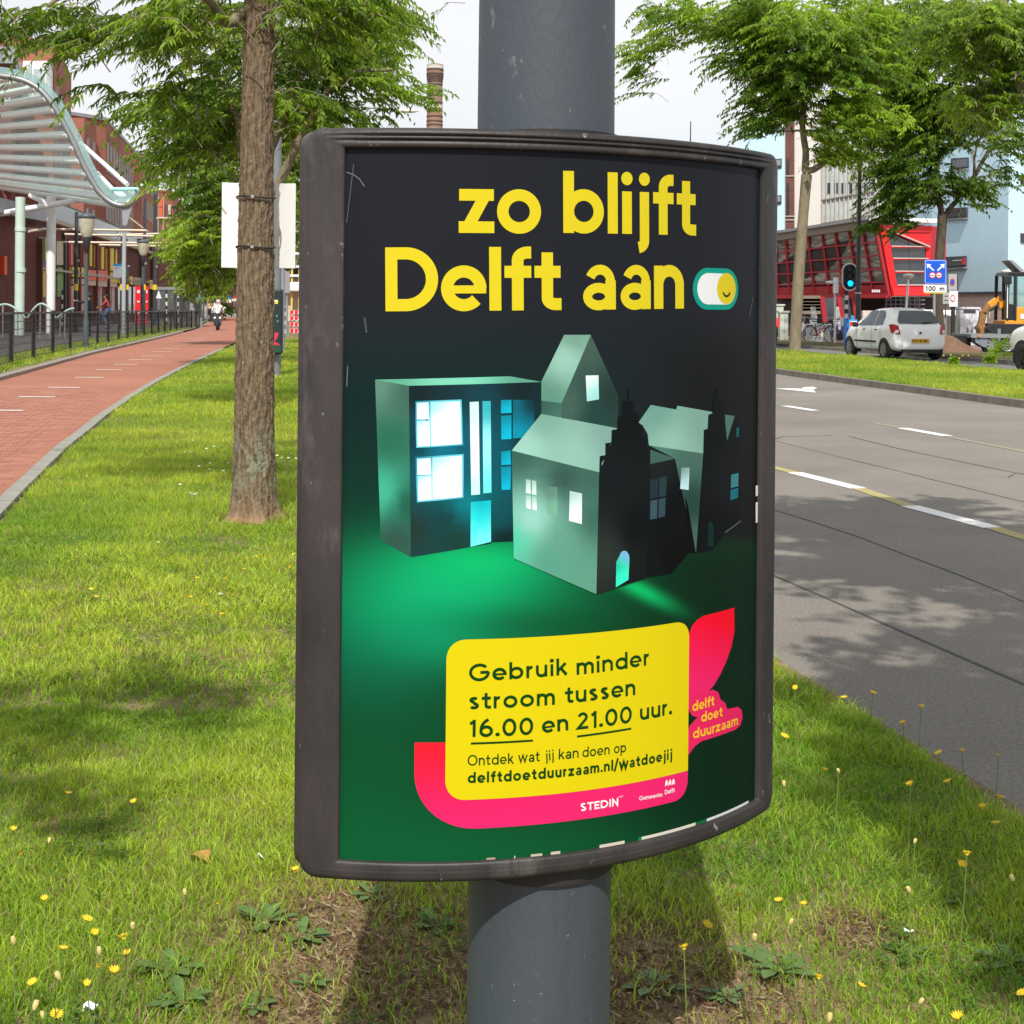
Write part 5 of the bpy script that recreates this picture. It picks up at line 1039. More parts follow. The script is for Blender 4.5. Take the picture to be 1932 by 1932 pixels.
def win_part(parent_o, root, a, b, z0, z1, rows, cols, fw, fh, fm, gm, mullion=0, out=.05):
    """rows x cols windows on the wall from a to b, each a frame part with its pane"""
    a, b = Vector((a[0], a[1], 0)), Vector((b[0], b[1], 0)); d = (b - a); Ln = d.length; d.normalize(); n = Vector((d.y, -d.x, 0))
    if n.dot(-a) < 0: n = -n
    rz = math.atan2(d.y, d.x); sw = Ln / cols; shh = (z1 - z0) / rows; w_, h_ = sw * fw, shh * fh; t = .06
    f = MB(); f.box((-w_ / 2, 0, 0), (t, .10, h_)); f.box((w_ / 2, 0, 0), (t, .10, h_)); f.box((0, 0, h_ / 2), (w_ + t, .12, t)); f.box((0, 0, -h_ / 2), (w_ + t, .14, t))
    for k in range(mullion): f.box((-w_ / 2 + w_ * (k + 1) / (mullion + 1), 0, 0), (t * .7, .09, h_ - t))
    fme = f.mesh('window'); fme.materials.append(fm); g = MB().box((0, 0, 0), (w_ - t, .03, h_ - t)).mesh('pane'); g.materials.append(gm)
    for r in range(rows):
        for c in range(cols):
            p = a + d * sw * (c + .5) + n * out; o = bpy.data.objects.new('window', fme); COL.objects.link(o); o.parent = root; o.location = (p.x - root.location.x, p.y - root.location.y, z0 + shh * (r + .5) - root.location.z); o.rotation_euler = (0, 0, rz)
            q = bpy.data.objects.new('pane', g); COL.objects.link(q); q.parent = o; q.location = (0, 0, 0)
def block(name, label, cat, foot, z0, z1, wall_m, roof_m=None, roof_h=.35, over=.25, group=None):
    c = foot[0]; root = rootat(name, label, cat, (c[0], c[1], 0), group)
    lb = L_(root); lb.prism([(x, y, z0) for x, y in foot], (0, 0, z1 - z0)); lb.build('wall', wall_m)
    if roof_m:
        cx_ = sum(p[0] for p in foot) / len(foot); cy_ = sum(p[1] for p in foot) / len(foot)
        ft = []
        for x, y in foot:
            dx, dy = x - cx_, y - cy_; l = math.hypot(dx, dy); ft.append((x + dx / l * over, y + dy / l * over, z1))
        lb.prism(ft, (0, 0, roof_h)); lb.build('roof', roof_m)
    return root
def px(x, Y): q = PX(x, Y); return (q.x, q.y)
# --- towers behind the shops
A, B_, C_2 = px(-220, 84), px(98, 85), px(131, 99)
t1 = block('brick_tower', 'tall brick block with white glazed bay behind the glass canopy', 'building', [A, B_, C_2, (C_2[0] - 12, 112)], 0, 17.1, mb_red)
lb = L_(t1); by = P(73, 150, 84.5)
q = [P(47, 186, 84.6), P(98.5, 186, 84.6), P(98.5, 117, 84.6), P(47, 117, 84.6)]; lb.prism([(p.x, 84.2, p.z) for p in q], (0, .5, 0)); bay = lb.build('bay_wall', m_white, bevel=.02)
for x0, x1, y0, y1 in ((52, 59, 123, 183), (63, 84, 130, 183), (87, 95, 123, 183)):
    a_, b2 = P(x0, y1, 84.1), P(x1, y0, 84.1); lb.box(((a_.x + b2.x) / 2, 84.15, (a_.z + b2.z) / 2), (b2.x - a_.x, .06, b2.z - a_.z)); lb.build('bay_pane', mat('pale_glass', (.45, .52, .52), .1, 0, .2, 2, spec=.8), parent=None)
win_part(None, t1, B_, C_2, 9, 15, 2, 4, .3, .6, m_framew, m_glassd)
t2 = block('roof_wing', 'grey roofed low wing at the far left edge behind the canopy', 'building', [px(-120, 78), px(20, 78), px(38, 88), px(-60, 92)], 5, 15.6 - 1.2, mb_dark, m_grey, .9, .4)
win_part(None, t2, px(-20, 78), px(18, 78), 12, 14, 1, 3, .6, .6, m_framew, m_glassd)
A, B_, C_2 = px(120, 121), px(197, 125), px(249, 150)
t3 = block('brick_apartments', 'brick apartment block with rows of narrow windows, grey flat roof', 'building', [A, B_, C_2, (C_2[0] - 14, 165), (A[0] - 4, 150)], 0, 17.3, mb_red, m_grey, .3, .3)
win_part(None, t3, B_, C_2, 4.2, 8.0, 1, 11, .36, .62, m_framew, m_glassd); win_part(None, t3, B_, C_2, 8.2, 11.7, 1, 11, .36, .72, m_framew, m_glassd); win_part(None, t3, B_, C_2, 12.4, 16.0, 1, 10, .36, .70, m_framew, m_glassd)
lb = L_(t3); n = Vector((C_2[1] - B_[1], -(C_2[0] - B_[0]), 0)).normalized() * .12
lb.prism([(B_[0], B_[1], 11.8), (C_2[0], C_2[1], 11.8), (C_2[0], C_2[1], 12.3), (B_[0], B_[1], 12.3)], tuple(n)); lb.build('band_course', mb_dark)
t3b = block('brick_stair_tower', 'smaller brick projection in front of the apartment block', 'building', [px(131, 116), px(156, 116), px(179, 122), px(150, 128)], 0, 16.4, mb_red)
win_part(None, t3b, px(156, 116), px(179, 122), 7, 15.6, 3, 2, .25, .5, m_framew, m_glassd)
A, B_, C_2 = px(244, 153), px(266, 155), px(296, 180)
t4 = block('brick_apartments', 'third brick block down the street with grey roof edge', 'building', [A, B_, C_2, (C_2[0] - 14, 195), (A[0] - 4, 180)], 0, 17.5, mb_red, m_grey, .3, .35)
win_part(None, t4, B_, C_2, 4, 16.6, 4, 9, .36, .6, m_framew, m_glassd)
t5 = block('brick_house', 'far brick block with tall orange window and white edges', 'building', [px(296, 200), px(325, 202), px(345, 235), px(310, 240)], 0, 17.0, mb_red, mb_red, .2, .1)
lb = L_(t5)
a_, b2 = P(299.5, 470, 199.5), P(306, 372, 199.5); 
for x0, x1 in ((297, 298.6), (306.2, 308)): 
    p, q = P(x0, 470, 199.6), P(x1, 370, 199.6); lb.box(((p.x + q.x) / 2, 199.9, (p.z + q.z) / 2), (q.x - p.x, .3, q.z - p.z))
lb.build('white_pilaster', m_framew, kind='stuff')
for y0, y1 in ((373, 390), (391.5, 410)):
    p, q = P(299.3, y1, 199.6), P(305.8, y0, 199.6); lb.box(((p.x + q.x) / 2, 199.8, (p.z + q.z) / 2), (q.x - p.x, .2, q.z - p.z)); lb.build('orange_panel', mat('orange_panel', (.75, .12, .03), .5, 0, .08))
p, q = P(317, 404, 201), P(321.5, 386, 201); lb.box(((p.x + q.x) / 2, 201.2, (p.z + q.z) / 2), (q.x - p.x, .3, q.z - p.z)); lb.build('window', m_framew)
t6 = block('brick_house', 'distant dark red brick building beyond the cyclists', 'building', [px(392, 200), px(432, 200), px(452, 212), px(420, 220)], 0, 7.9, mb_dark)
win_part(None, t6, px(408, 199.9), px(432, 199.9), 1, 7.2, 2, 3, .4, .6, m_framew, m_glassd)
t7 = block('yellow_trimmed_flats', 'white and yellow balcony flats glimpsed between trunk and poster', 'building', [px(530, 118), px(640, 118), px(640, 135), px(530, 135)], 0, 9.0, mat('cream_render', (.50, .47, .40), .8, 0, .08))
lb = L_(t7)
for k, yy in enumerate((465, 478, 503, 520, 536)):
    p = P(548, yy, 117); lb.box((PX(585, 117).x, 117.2, p.z), (4.6, 1.2, .18)); lb.build('balcony_slab', m_white)
for x0 in (549, 563, 590): 
    p, q = P(x0, 588, 116.9), P(x0 + 4, 505, 116.9); lb.box(((p.x + q.x) / 2, 116.9, (p.z + q.z) / 2), (q.x - p.x, .3, q.z - p.z)); lb.build('yellow_column', mat('yellow_column', (.70, .50, .10), .6, 0, .05))
for yy in (471, 511): p = P(560, yy, 117.4); lb.box((PX(585, 117.6).x, 117.9, p.z), (4.2, .1, .8)); lb.build('window_band', m_glassd)
p = P(555, 541, 116.5); lb.box((p.x + .6, 116.4, p.z), (1.9, .3, .75)); lb.build('sign_box', m_white, bevel=.1)
# --- chimney
CY = 220.; cp = PX(817, CY); ch = rootat('chimney', 'tall banded brick factory chimney against the sky', 'chimney', (cp.x, CY, 0))
mch = brickmat('chimney_brick', (.36, .20, .13), (.28, .16, .11), (.2, .15, .12))
def cz(y): return P(817, y, CY).z
rr = lambda wpx: wpx / 2 / F * CY
MB()._lathe([(rr(34), 0), (rr(30.5), cz(247)), (rr(28.8), cz(190)), (rr(28), cz(165)), (rr(29), cz(150)), (rr(31.5), cz(140)), (rr(31.5), cz(130)), (rr(30.5), cz(127)), (rr(30), cz(122)), (rr(22), cz(122.0) + .01)], (0, 0, 0), 28, True).build('shaft', mch, ch)
for y, hh, c in ((146.5, .35, 0), (199, .5, 1), (243, .45, 1), (124, .5, 1), (131, .2, 0), (139, .2, 0), (143, .2, 0), (153, .2, 0), (159, .2, 0), (171, .2, 0), (180, .2, 0), (193, .2, 0), (209, .2, 0), (219, .2, 0), (228, .2, 0), (235, .2, 0)):
    z = cz(y); r0 = rr(np.interp(y, [120, 127, 140, 150, 165, 190, 247], [30.3, 31.2, 31.7, 29.4, 28.3, 29, 30.7])) + .05
    MB().tube([(0, 0, z - hh), (0, 0, z)], r0, 28).build('band', m_framew if c else mat('iron_band', (.08, .06, .05), .7, .2, .1), ch)
# --- long shop front
fa = [px(-60, 62), px(71, 74.5), px(286, 129), px(352, 150)]
shop = rootat('shopping_arcade', 'long brown brick shopping arcade with signs along the street', 'building', (fa[1][0], fa[1][1], 0))
lb = L_(shop)
ftp = fa + [(-60, 150), (-60, 62)]
lb.prism([(x, y, 0) for x, y in ftp], (0, 0, 6.0)); lb.build('wall', mb_dark)
def onf(x, y, a, b, off=.06):
    """sight line -> point on the wall from a to b, standing off by off"""
    a, b = Vector((a[0], a[1], 0)), Vector((b[0], b[1], 0)); d = (b - a).normalized(); n = Vector((d.y, -d.x, 0)); n = n if n.dot(-a) > 0 else -n
    r = ray(x, y); o = a + n * off; t = o.dot(n) / Vector((r.x, r.y, 0)).dot(n); return Vector((r.x * t, r.y * t, HC + r.z * t)), n
def panel(lb, x0, y0, x1, y1, a, b, name, m, th=.12, y0r=None, y1r=None, off=.0, label=None, parent=None):
    y0r = y0 if y0r is None else y0r; y1r = y1 if y1r is None else y1r
    q = [onf(x0, y1, a, b, off)[0], onf(x1, y1r, a, b, off)[0], onf(x1, y0r, a, b, off)[0], onf(x0, y0, a, b, off)[0]]; n = onf(x0, y0, a, b)[1]
    lb.prism(q, tuple(n * th)); return lb.build(name, m, label, parent)
s1 = (fa[1], fa[2]); s0 = (fa[0], fa[1]); s2 = (fa[2], fa[3])
m_corn = mat('cornice_stone', (.42, .36, .28), .8, 0, .1)
panel(lb, 72, 405, 285, 476, *s1, 'cornice', m_corn, .25, 475, 479) if 0 else None
q = [(p[0], p[1], 5.6) for p in (fa[1], fa[2])]
for z, hh, th in ((5.75, .22, .35), (3.15, .12, .25)):
    a, b = Vector((*fa[1], z)), Vector((*fa[2], z)); n = onf(100, 500, *s1)[1]; lb.prism([a, b, b + Vector((0, 0, hh)), a + Vector((0, 0, hh))], tuple(n * th)); lb.build('cornice', m_corn)
panel(lb, -60, 365, 69, 396, *s0, 'awning', m_grey, .7, 396, 419)
panel(lb, 71, 447, 93, 590, *s1, 'shop_opening', mat('shop_dark', (.02, .02, .02), .4, 0, .2), .05)
m_lime = mat('sign_lime', (.45, .55, .04), .5, 0, .1); m_ysign = mat('sign_yellow', (.75, .52, .07), .5, 0, .15, 2); m_rsign = mat('sign_red', (.75, .12, .09), .5, 0, .25, 2); m_poster = mat('window_poster', (.60, .22, .20), .6, 0, 0, 1.1, col2=(.50, .44, .42), thr=(.48, .56)); m_beige = mat('fascia_beige', (.55, .42, .33), .7, 0, .15, 2)
panel(lb, 82, 448, 88, 492, *s1, 'lime_panel', m_lime, .1); panel(lb, 71, 508, 88, 521, *s1, 'yellow_panel', m_ysign, .1); panel(lb, 72, 521, 84, 560, *s1, 'yellow_panel', m_ysign, .08)
panel(lb, 104, 455, 116, 500, *s1, 'window_panel', mat('window_buff', (.50, .42, .28), .6, 0, .3, 4), .1); panel(lb, 105, 505, 116, 560, *s1, 'window_panel', mat('window_green', (.18, .30, .08), .6, 0, .4, 3), .1)
panel(lb, 117, 440, 119, 598, *s1, 'dark_pier', m_framed, .2); panel(lb, 0, 483, 5.5, 518, *s0, 'orange_sign', mat('sign_orange', (.80, .08, .01), .5, 0, .04), .2)
for x0, x1, ya, yb, m in ((130, 157, 504, 522, m_ysign), (158, 176, 509, 528, m_rsign), (179, 198, 510, 529, m_rsign), (201, 217, 514, 532, m_ysign), (219, 230, 516, 534, m_ysign), (241, 246, 521, 536, m_ysign), (249, 262, 523, 538, m_beige), (278, 285, 528, 545, m_ysign)):
    o = panel(lb, x0, ya, x1, yb, *s1, 'shop_sign', m, .2, ya + 1, yb + 1)
# lettering strokes on the signs
for x0, y0, n in ((135, 510, 4), (161, 514, 4), (183, 516, 4), (204, 519, 3), (252, 527, 3)):
    for k in range(n):
        panel(lb, x0 + k * 3.6, y0, x0 + k * 3.6 + 1.3, y0 + 7, *s1, 'sign_letter', m_framew if x0 > 158 else m_black, .05, off=.2)
for x0, x1, ya, yb in ((133, 157, 525, 536), (158, 177, 527, 538), (179, 198, 529, 540), (201, 217, 531, 541)): panel(lb, x0, ya, x1, yb, *s1, 'fascia', m_beige, .15, ya + 1, yb + 1)
for x0, x1 in ((132, 139), (147, 158), (160, 164), (179, 184), (186, 190), (200, 207), (209, 214)): panel(lb, x0, 539, x1, 592, *s1, 'window_poster', m_poster, .08)
for x0, x1, ya, yb in ((168, 171.5, 461, 502), (177, 183, 463, 506), (189.5, 194, 466, 508), (199, 213, 469, 511), (216.5, 219, 471, 506), (131, 135, 460, 500), (156, 158, 462, 500)): panel(lb, x0, ya, x1, yb, *s1, 'window', m_ysign if x0 > 160 else m_rsign, .08, off=.02)
for x0, x1 in ((221, 233), (236, 246), (250, 262), (266, 274)): panel(lb, x0, 541, x1, 592, *s1, 'shop_window', m_glassd, .06)
panel(lb, 291, 548, 340, 590, *s2, 'passage_opening', mat('shop_dark', (0, 0, 0)), .05)
for x in (70, 121, 144, 176.5, 199.5, 233, 263, 284): panel(lb, x, 450, x + 1.8, 596, *s1, 'pier', mb_dark, .25)
o_ = thing('white_end_column', 'pale square pillar at the far end of the arcade', 'pillar', tuple(PX(351, 149)), 0); MB().box((0, 0, 4.3), (.75, .75, 8.6)).build('shaft', m_framew, o_)
# terrace railing above the shops
tr = rootat('terrace_railing', 'dark glass railing on top of the arcade roof', 'railing', (*fa[1], 6)); lb = L_(tr)
a, b = Vector((*fa[1], 6.05)), Vector((*fa[2], 6.05)); nn = onf(100, 500, *s1)[1]
lb.prism([a, b, b + Vector((0, 0, .95)), a + Vector((0, 0, .95))], tuple(-nn * .04)); lb.build('glass_panel', mat('smoked_glass', (.05, .055, .06), .2, 0, .3, .6, spec=.6))
lb.bar(a + Vector((0, 0, 1)), b + Vector((0, 0, 1)), .08); lb.build('handrail', m_dkgrey)
# --- overhead rods
for x0, y0, x1, y1, Y in ((52, 432, 275, 435, 70), (54, 437, 84, 432, 66), (122, 442, 310, 446, 74), (120, 457, 307, 459, 72), (187, 462, 350, 465.5, 80), (220, 443, 345, 440, 82), (296, 411.5, 322, 411.5, 84), (240, 408, 278, 437, 80)):
    p, q = P(x0, y0, Y), P(x1, y1, Y + 1); r = rootat('overhead_rod', 'thin cream rod hung level over the street at height %.1f metres' % p.z if 0 else {52: 'longest upper cream rod over the street, near end by the pillars', 54: 'short slanted cream rod near the green pillar', 122: 'second cream rod over the street', 120: 'lowest long cream rod over the street', 187: 'cream rod ending at the pale far pillar', 220: 'cream rod crossing in front of the trees', 296: 'short cream rod against the orange windows', 240: 'slanted cream rod below the canopy tip'}[x0], 'rod', p, 'cream rods hung over the street'); lb = L_(r)
    lb.tube([p, q], .06, 8); lb.build('rod', mat('cream_paint', (.62, .52, .40), .5, 0, .05)); lb.tube([(p + q) / 2, (p + q) / 2 + Vector((.3, .2, .45))], .02, 5); lb.build('hanger', m_dkgrey)
# --- glass canopy
rim = [(-60, 139), (-30, 140), (0, 143), (20, 146), (42, 151), (62, 160), (78, 172), (94, 190), (110, 214), (126, 244), (142, 276), (156, 308), (170, 335), (184, 358), (200, 375), (216, 385), (232, 388), (246, 384), (256, 374), (263, 361)]
CYR = 60.; can = rootat('glass_canopy', 'wavy glass and steel canopy with pale green tubes at upper left', 'canopy', tuple(PX(38, 64))); lb = L_(can)
rp = [P(x, y, CYR) for x, y in rim]
R2, _r = smoothpts([(*p, .1) for p in rp], 4)
lb.tube(R2, .13, 10); lb.build('rim_tube', mat('rim_steel', (.24, .25, .25), .4, .5, .1))
vp = (-494, 280); back = []
for (x, y) in rim: back.append(P(x + (vp[0] - x) * .42, y + (vp[1] - y) * .42, 86))
m_col = mat('column_mint', (.50, .62, .54), .45, 0, .06, 2); m_mint = mat('mint_paint', (.80, .90, .83), .45, 0, .06, 2); m_cg = mat('canopy_glass', (.42, .62, .60), .12, 0, .1, 1, spec=.7, alpha=.22)
for i in range(len(R2)):
    pass
arcl = [0]
for a, b in zip(rp, rp[1:]): arcl.append(arcl[-1] + (b - a).length)
def samp(lst, s): 
    i = min(max(int(np.searchsorted(arcl, s) - 1), 0), len(lst) - 2); t = (s - arcl[i]) / (arcl[i + 1] - arcl[i]); return lst[i].lerp(lst[i + 1], t)
ns = 14; tubes_ = [arcl[3] + (arcl[-3] - arcl[3]) * k / (ns - 1) for k in range(ns)]
for s in tubes_:
    a, b = samp(rp, s), samp(back, s); lb.tube([a, b], .165, 10); lb.build('tube_beam', m_mint)
gz = Vector((0, 0, .30))
for k in range(len(tubes_) - 1):
    for h in range(3):
        t0, t1 = h / 3 + .004, (h + 1) / 3 - .004; a, b, c, d = samp(rp, tubes_[k]), samp(rp, tubes_[k + 1]), samp(back, tubes_[k + 1]), samp(back, tubes_[k])
        lb.prism([a.lerp(d, t0) + gz, b.lerp(c, t0) + gz, b.lerp(c, t1) + gz, a.lerp(d, t1) + gz], (0, 0, .03)); lb.build('glass_pane', m_cg)
# glass edge strip standing on the rim
up = []
for i in range(len(R2) - 1):
    t = (R2[min(i + 1, len(R2) - 1)] - R2[max(i - 1, 0)]).normalized(); n = Vector((-t.z, 0, t.x)); up.append(R2[i] + n * .38)
for i in range(0, len(up) - 2, 3):
    lb.prism([R2[i] + (up[i] - R2[i]) * .3, R2[i + 3 if i + 3 < len(up) else len(up) - 1] + (up[min(i + 3, len(up) - 1)] - R2[min(i + 3, len(up) - 1)]) * .3, up[min(i + 3, len(up) - 1)], up[i]], (0, .05, 0)); lb.build('edge_glass', mat('edge_glass', (.30, .46, .45), .12, 0, .15, 1.5, spec=.7, alpha=.62))
for x, Y, w_, ytop, m in ((38.5, 63, 18, 372, m_col), (97, 66, 17, 370, m_white)):
    p = P(x, ytop, Y); lb.tube([(p.x, Y, 0), (p.x, Y, p.z)], w_ / 2 / F * Y, 20); lb.build('column', m)
    for yy in (433, 510): 
        if m is m_col: q = P(x, yy, Y); lb.tube([(q.x, Y, q.z - .08), (q.x, Y, q.z + .08)], w_ / 2 / F * Y + .03, 20); lb.build('column_ring', m_col)
q = P(235, 395, CYR); lb.tube([(q.x, CYR, 0), (q.x, CYR, q.z - 1)], .085, 12); lb.build('mast', mat('mast_grey', (.42, .45, .46), .4, .3, .05))
lb.prism([P(231, 425, CYR), P(239, 425, CYR), P(249, 391, CYR), P(230, 397, CYR)], (0, .12, 0)); lb.build('mast_fork', m_grey)
for a, b, r in (((-20, 407), (88, 388), .14), ((88, 388), (165, 375), .14), ((55, 368), (92, 386), .11), ((152, 270), (240, 348), .10), ((184, 327), (212, 357), .10)):
    lb.tube([P(*a, 65), P(*b, 65 if r > .105 else 61)], r, 10); lb.build('white_strut', m_white)
lb.prism([P(208, 356, 62), P(262, 356, 62), P(258, 372, 61), P(232, 382, 61)], (0, .05, 0)); lb.build('gutter_glass', mat('pale_glass', (0, 0, 0)))
lb.tube([P(210, 357, 61), P(263, 357, 61)], .09, 8); lb.build('gutter_tube', mat('aqua_paint', (.35, .66, .60), .4, 0, .05))
# --- lanterns
def lantern(x, Y, ytop, label, base=None):
    top = P(x, ytop, Y).z; r = rootat('street_lantern', label, 'street lamp', PX(x, Y), 'park style street lanterns'); s = 1.0
    MB().tube([(0, 0, 0), (0, 0, .9), (0, 0, 1.0), (0, 0, top - 1.0)], [.09, .085, .062, .055], 12).build('pole', mat('lamp_green', (.07, .095, .10), .45, .2, .08), r)
    MB()._lathe([(.05, top - 1.25), (.075, top - 1.1), (.14, top - .72), (.13, top - .70)], (0, 0, 0), 14, True).build('bracket', m_black, r)
    MB()._lathe([(.13, top - .70), (.20, top - .55), (.245, top - .2), (.25, top - .12)], (0, 0, 0), 16, True).build('lamp_glass', mat('lamp_glass', (.46, .44, .34), .25, 0, .25, 6, spec=.6), r)
    MB()._lathe([(.25, top - .14), (.28, top - .11), (.27, top - .04), (.15, top), (.05, top + .03), (.001, top + .03)], (0, 0, 0), 16, True).build('lamp_hood', mat('lamp_green', (0, 0, 0)), r)
lantern(162.3, 44, 404, 'nearest lantern lamp on a green pole, left of the others'); lantern(269, 66, 453, 'second lantern lamp in front of a dark mast'); lantern(332.8, 79, 481, 'third lantern lamp by the tram shelter roof'); lantern(384, 108, 495, 'farthest lantern lamp beside the white stop flag'); lantern(109, 84, 443, 'lantern lamp half hidden behind the white pillar')
# --- dark masts with yellow band
def mast(x, Y, ytop, wpx, label, arm=None):
    top = P(x, ytop, Y).z; r = rootat('tram_mast', label, 'mast', PX(x, Y), 'dark tram masts with a yellow band'); R0 = wpx / 2 / F * Y
    MB().tube([(0, 0, 0), (0, 0, top)], [R0 * 1.05, R0 * .9], 14).build('pole', m_dkgrey, r)
    z = P(x, 542, Y).z; MB().tube([(0, 0, z - .16), (0, 0, z + .16)], R0 * 1.18, 14).build('yellow_band', mat('yellow_band', (.80, .55, .02), .5, 0, .05), r)
    MB().box((R0 * 1.2, -R0, z + 1.3), (.12, .1, .12)).build('bracket', m_grey, r)
    if arm: 
        pts = [(0, 0, top)] + [(-arm * t, 0, top + .35 * math.sin(t * 2.4)) for t in (.15, .35, .6, .85)]; MB().tube(pts, .07, 8).build('arm', m_grey, r)
        MB().sphere((-arm * .85, 0, top + .22), .3, 12, 8, (1.5, .6, .4)).build('lamp_head', mat('lamp_head_grey', (.62, .63, .64), .4, .1, .05), r)
mast(143, 70, 400, 7.4, 'tram mast left of the nearest lantern'); mast(229, 76, 446, 5.5, 'tram mast hidden behind the canopy mast'); mast(271.6, 78, 374, 5.5, 'tram mast directly behind the second lantern'); mast(291.7, 90, 357, 7.2, 'tallest tram mast with curved lamp arm', .95); mast(400.5, 112, 466, 5, 'farthest tram mast with a red light beside it'); mast(240.5, 88, 505, 4, 'short tram mast right of the stop sign')
# --- fence along the tramway
fp = [G(*p) for p in ((-42, 715), (20.6, 692), (63, 681), (99.6, 672.5), (132, 664.5), (159.5, 658.5), (184, 653.5), (204, 649.5), (224, 645.5), (241, 642), (257, 639), (272, 636), (286, 633.5), (299, 631), (311, 628.8), (322, 626.8), (333, 624.8), (343, 623), (352, 621.4), (361, 620), (370, 618.5), (379, 617))]
fence = rootat('tram_fence', 'long low black mesh fence between the cycle path and the tramway', 'fence', fp[1]); lb = L_(fence)
Hf = lambda Y: 1.24 - .22 * min(1, max(0, (Y - 33) / 50))
for p in fp: lb.box((p.x, p.y, Hf(p.y) / 2 + .02), (.075, .075, Hf(p.y) + .04)); lb.build('post', m_black)
m_mesh = mat('mesh_black', (.016, .017, .018), .5, 0, .1)
for a, b in zip(fp, fp[1:]):
    ha, hb = Hf(a.y), Hf(b.y); L2 = (b - a).length; nv = max(6, int(L2 / .13))
    lb.bar((a.x, a.y, ha - .02), (b.x, b.y, hb - .02), .045, .05); lb.build('top_rail', m_black)
    for k in range(7): lb.bar((a.x, a.y, .12 + (ha - .16) * k / 6), (b.x, b.y, .12 + (hb - .16) * k / 6), .012, .016)
    for k in range(nv):
        p = a.lerp(b, (k + .5) / nv); h = Hf(p.y); lb.box((p.x, p.y, (h + .1) / 2), (.007, .007, h - .14))
    lb.build('mesh_panel', m_mesh, kind='stuff')
# --- stop sign, banners, small signs
def signpost(x, Y, hpole, name, label, parts, rp_=.03, cat='sign', pm=None):
    r = rootat(name, label, cat, PX(x, Y)); MB().tube([(0, 0, 0), (0, 0, hpole)], rp_, 8).build('pole', pm or m_grey, r)
    for nm, m, x0, y0, x1, y1, dy in parts:
        a, b = P(x0, y1, Y), P(x1, y0, Y); MB().box(((a.x + b.x) / 2 - r.location.x, dy, (a.z + b.z) / 2), (b.x - a.x, .04, b.z - a.z)).build(nm, m, r, bevel=.01)
    return r
m_sky = mat('sign_cyan', (.02, .35, .62), .4, 0, .04); m_blue = mat('sign_blue', (.01, .10, .50), .4, 0, .04); m_green = mat('sign_green', (.03, .30, .09), .4, 0, .05); m_sw = mat('sign_white', (.74, .76, .78), .45, 0, .04); m_redp = mat('bright_red', (.72, .02, .03), .45, 0, .05); m_sred = mat('sign_red_ring', (.60, .03, .04), .45, 0, .04)
r = signpost(236, 64, 3.3, 'stop_sign', 'bus and tram stop sign, white with a blue top edge', [('sign_board', m_sw, 215, 502.5, 239.3, 523.5, -.12), ('blue_header', m_sky, 215, 498, 239.3, 502.3, -.12), ('green_strip', m_green, 237, 508, 240.5, 521, -.16), ('text_line', m_grey, 218, 505, 226, 505.8, -.145), ('text_line', m_grey, 218, 507.5, 223, 508.2, -.145)])
for x0, x1, lb_ in ((255, 265.4, 'red banner with pale lettering left of the lantern'), (274.5, 280, 'narrow red banner right of the lantern')):
    r = rootat('red_banner', lb_, 'banner', PX((x0 + x1) / 2, 95), 'red banners on the far pavement'); a, b = P(x0, 592, 95), P(x1, 540, 95); w_ = b.x - a.x
    MB().box((0, 0, b.z / 2), (w_, .12, b.z)).build('cloth', m_redp, r)
    for k, zz in enumerate((.86, .60, .30)): MB().box((0.05 if w_ > .3 else 0, -.07, b.z * zz), (w_ * .5, .02, .1 if k else .2)).build('print_mark', m_sw, r)
r = rootat('warning_sign', 'back of a triangular warning sign on a thin pole', 'sign', PX(299.7, 90)); MB().tube([(0, 0, 0), (0, 0, 2.3)], .03, 8).build('pole', m_grey, r)
a, b, c = P(294.3, 563, 90), P(305.3, 563, 90), P(299.7, 548, 90); MB().prism([(p.x - r.location.x, -.05, p.z) for p in (a, b, c)], (0, .03, 0)).build('sign_plate', m_sw, r)
def striped_post(x, Y, y0, y1, label, wpx=3.4, n=9):
    r = rootat('striped_post', label, 'post', PX(x, Y), 'black and white banded posts'); z1 = P(x, y0, Y).z; R0 = wpx / 2 / F * Y
    for k in range(n): MB().tube([(0, 0, z1 * k / n), (0, 0, z1 * (k + 1) / n)], R0, 10).build('band', m_sw if k % 2 else m_black, r)
    return r
striped_post(314, 92, 547, 583, 'banded post under a red and white triangle near the shelter'); striped_post(335.8, 90, 547, 583, 'banded post just left of the shelter glass', 2.6); striped_post(404.5, 105, 565, 590, 'banded post behind the scooter rider', 3.5, 7); striped_post(537.5, 62, 580, 632, 'banded post right of the near tree trunk', 3.6, 7); striped_post(117.5, 72, 548, 590, 'banded post right of the white pillar', 3.2, 9)
# --- tram shelter
sh = rootat('tram_shelter', 'glass tram shelter with grey roof at the end of the fence', 'shelter', PX(350, 86)); lb = L_(sh)
a, b = P(321, 544, 84), P(381, 548, 90); lb.bar(a, b, 1.6, .16); lb.build('roof', m_grey)
for x in (330, 341, 356, 366, 380): p = P(x, 560, 86); lb.box((p.x, 86, 1.15), (.09, .09, 2.3)); lb.build('frame_post', m_grey)
for x0, x1 in ((342, 355.5), (357, 365.5), (367, 379)): p, q = PX(x0, 86.3), PX(x1, 86.3); lb.box(((p.x + q.x) / 2, 86.3, 1.25), (q.x - p.x, .02, 1.7)); lb.build('glass_pane', m_cg)
p, q = P(347.5, 541, 85), P(378, 522, 85); lb.box(((p.x + q.x) / 2, 85, (p.z + q.z) / 2), (q.x - p.x, .2, q.z - p.z)); lb.build('display_board', m_dkgrey)
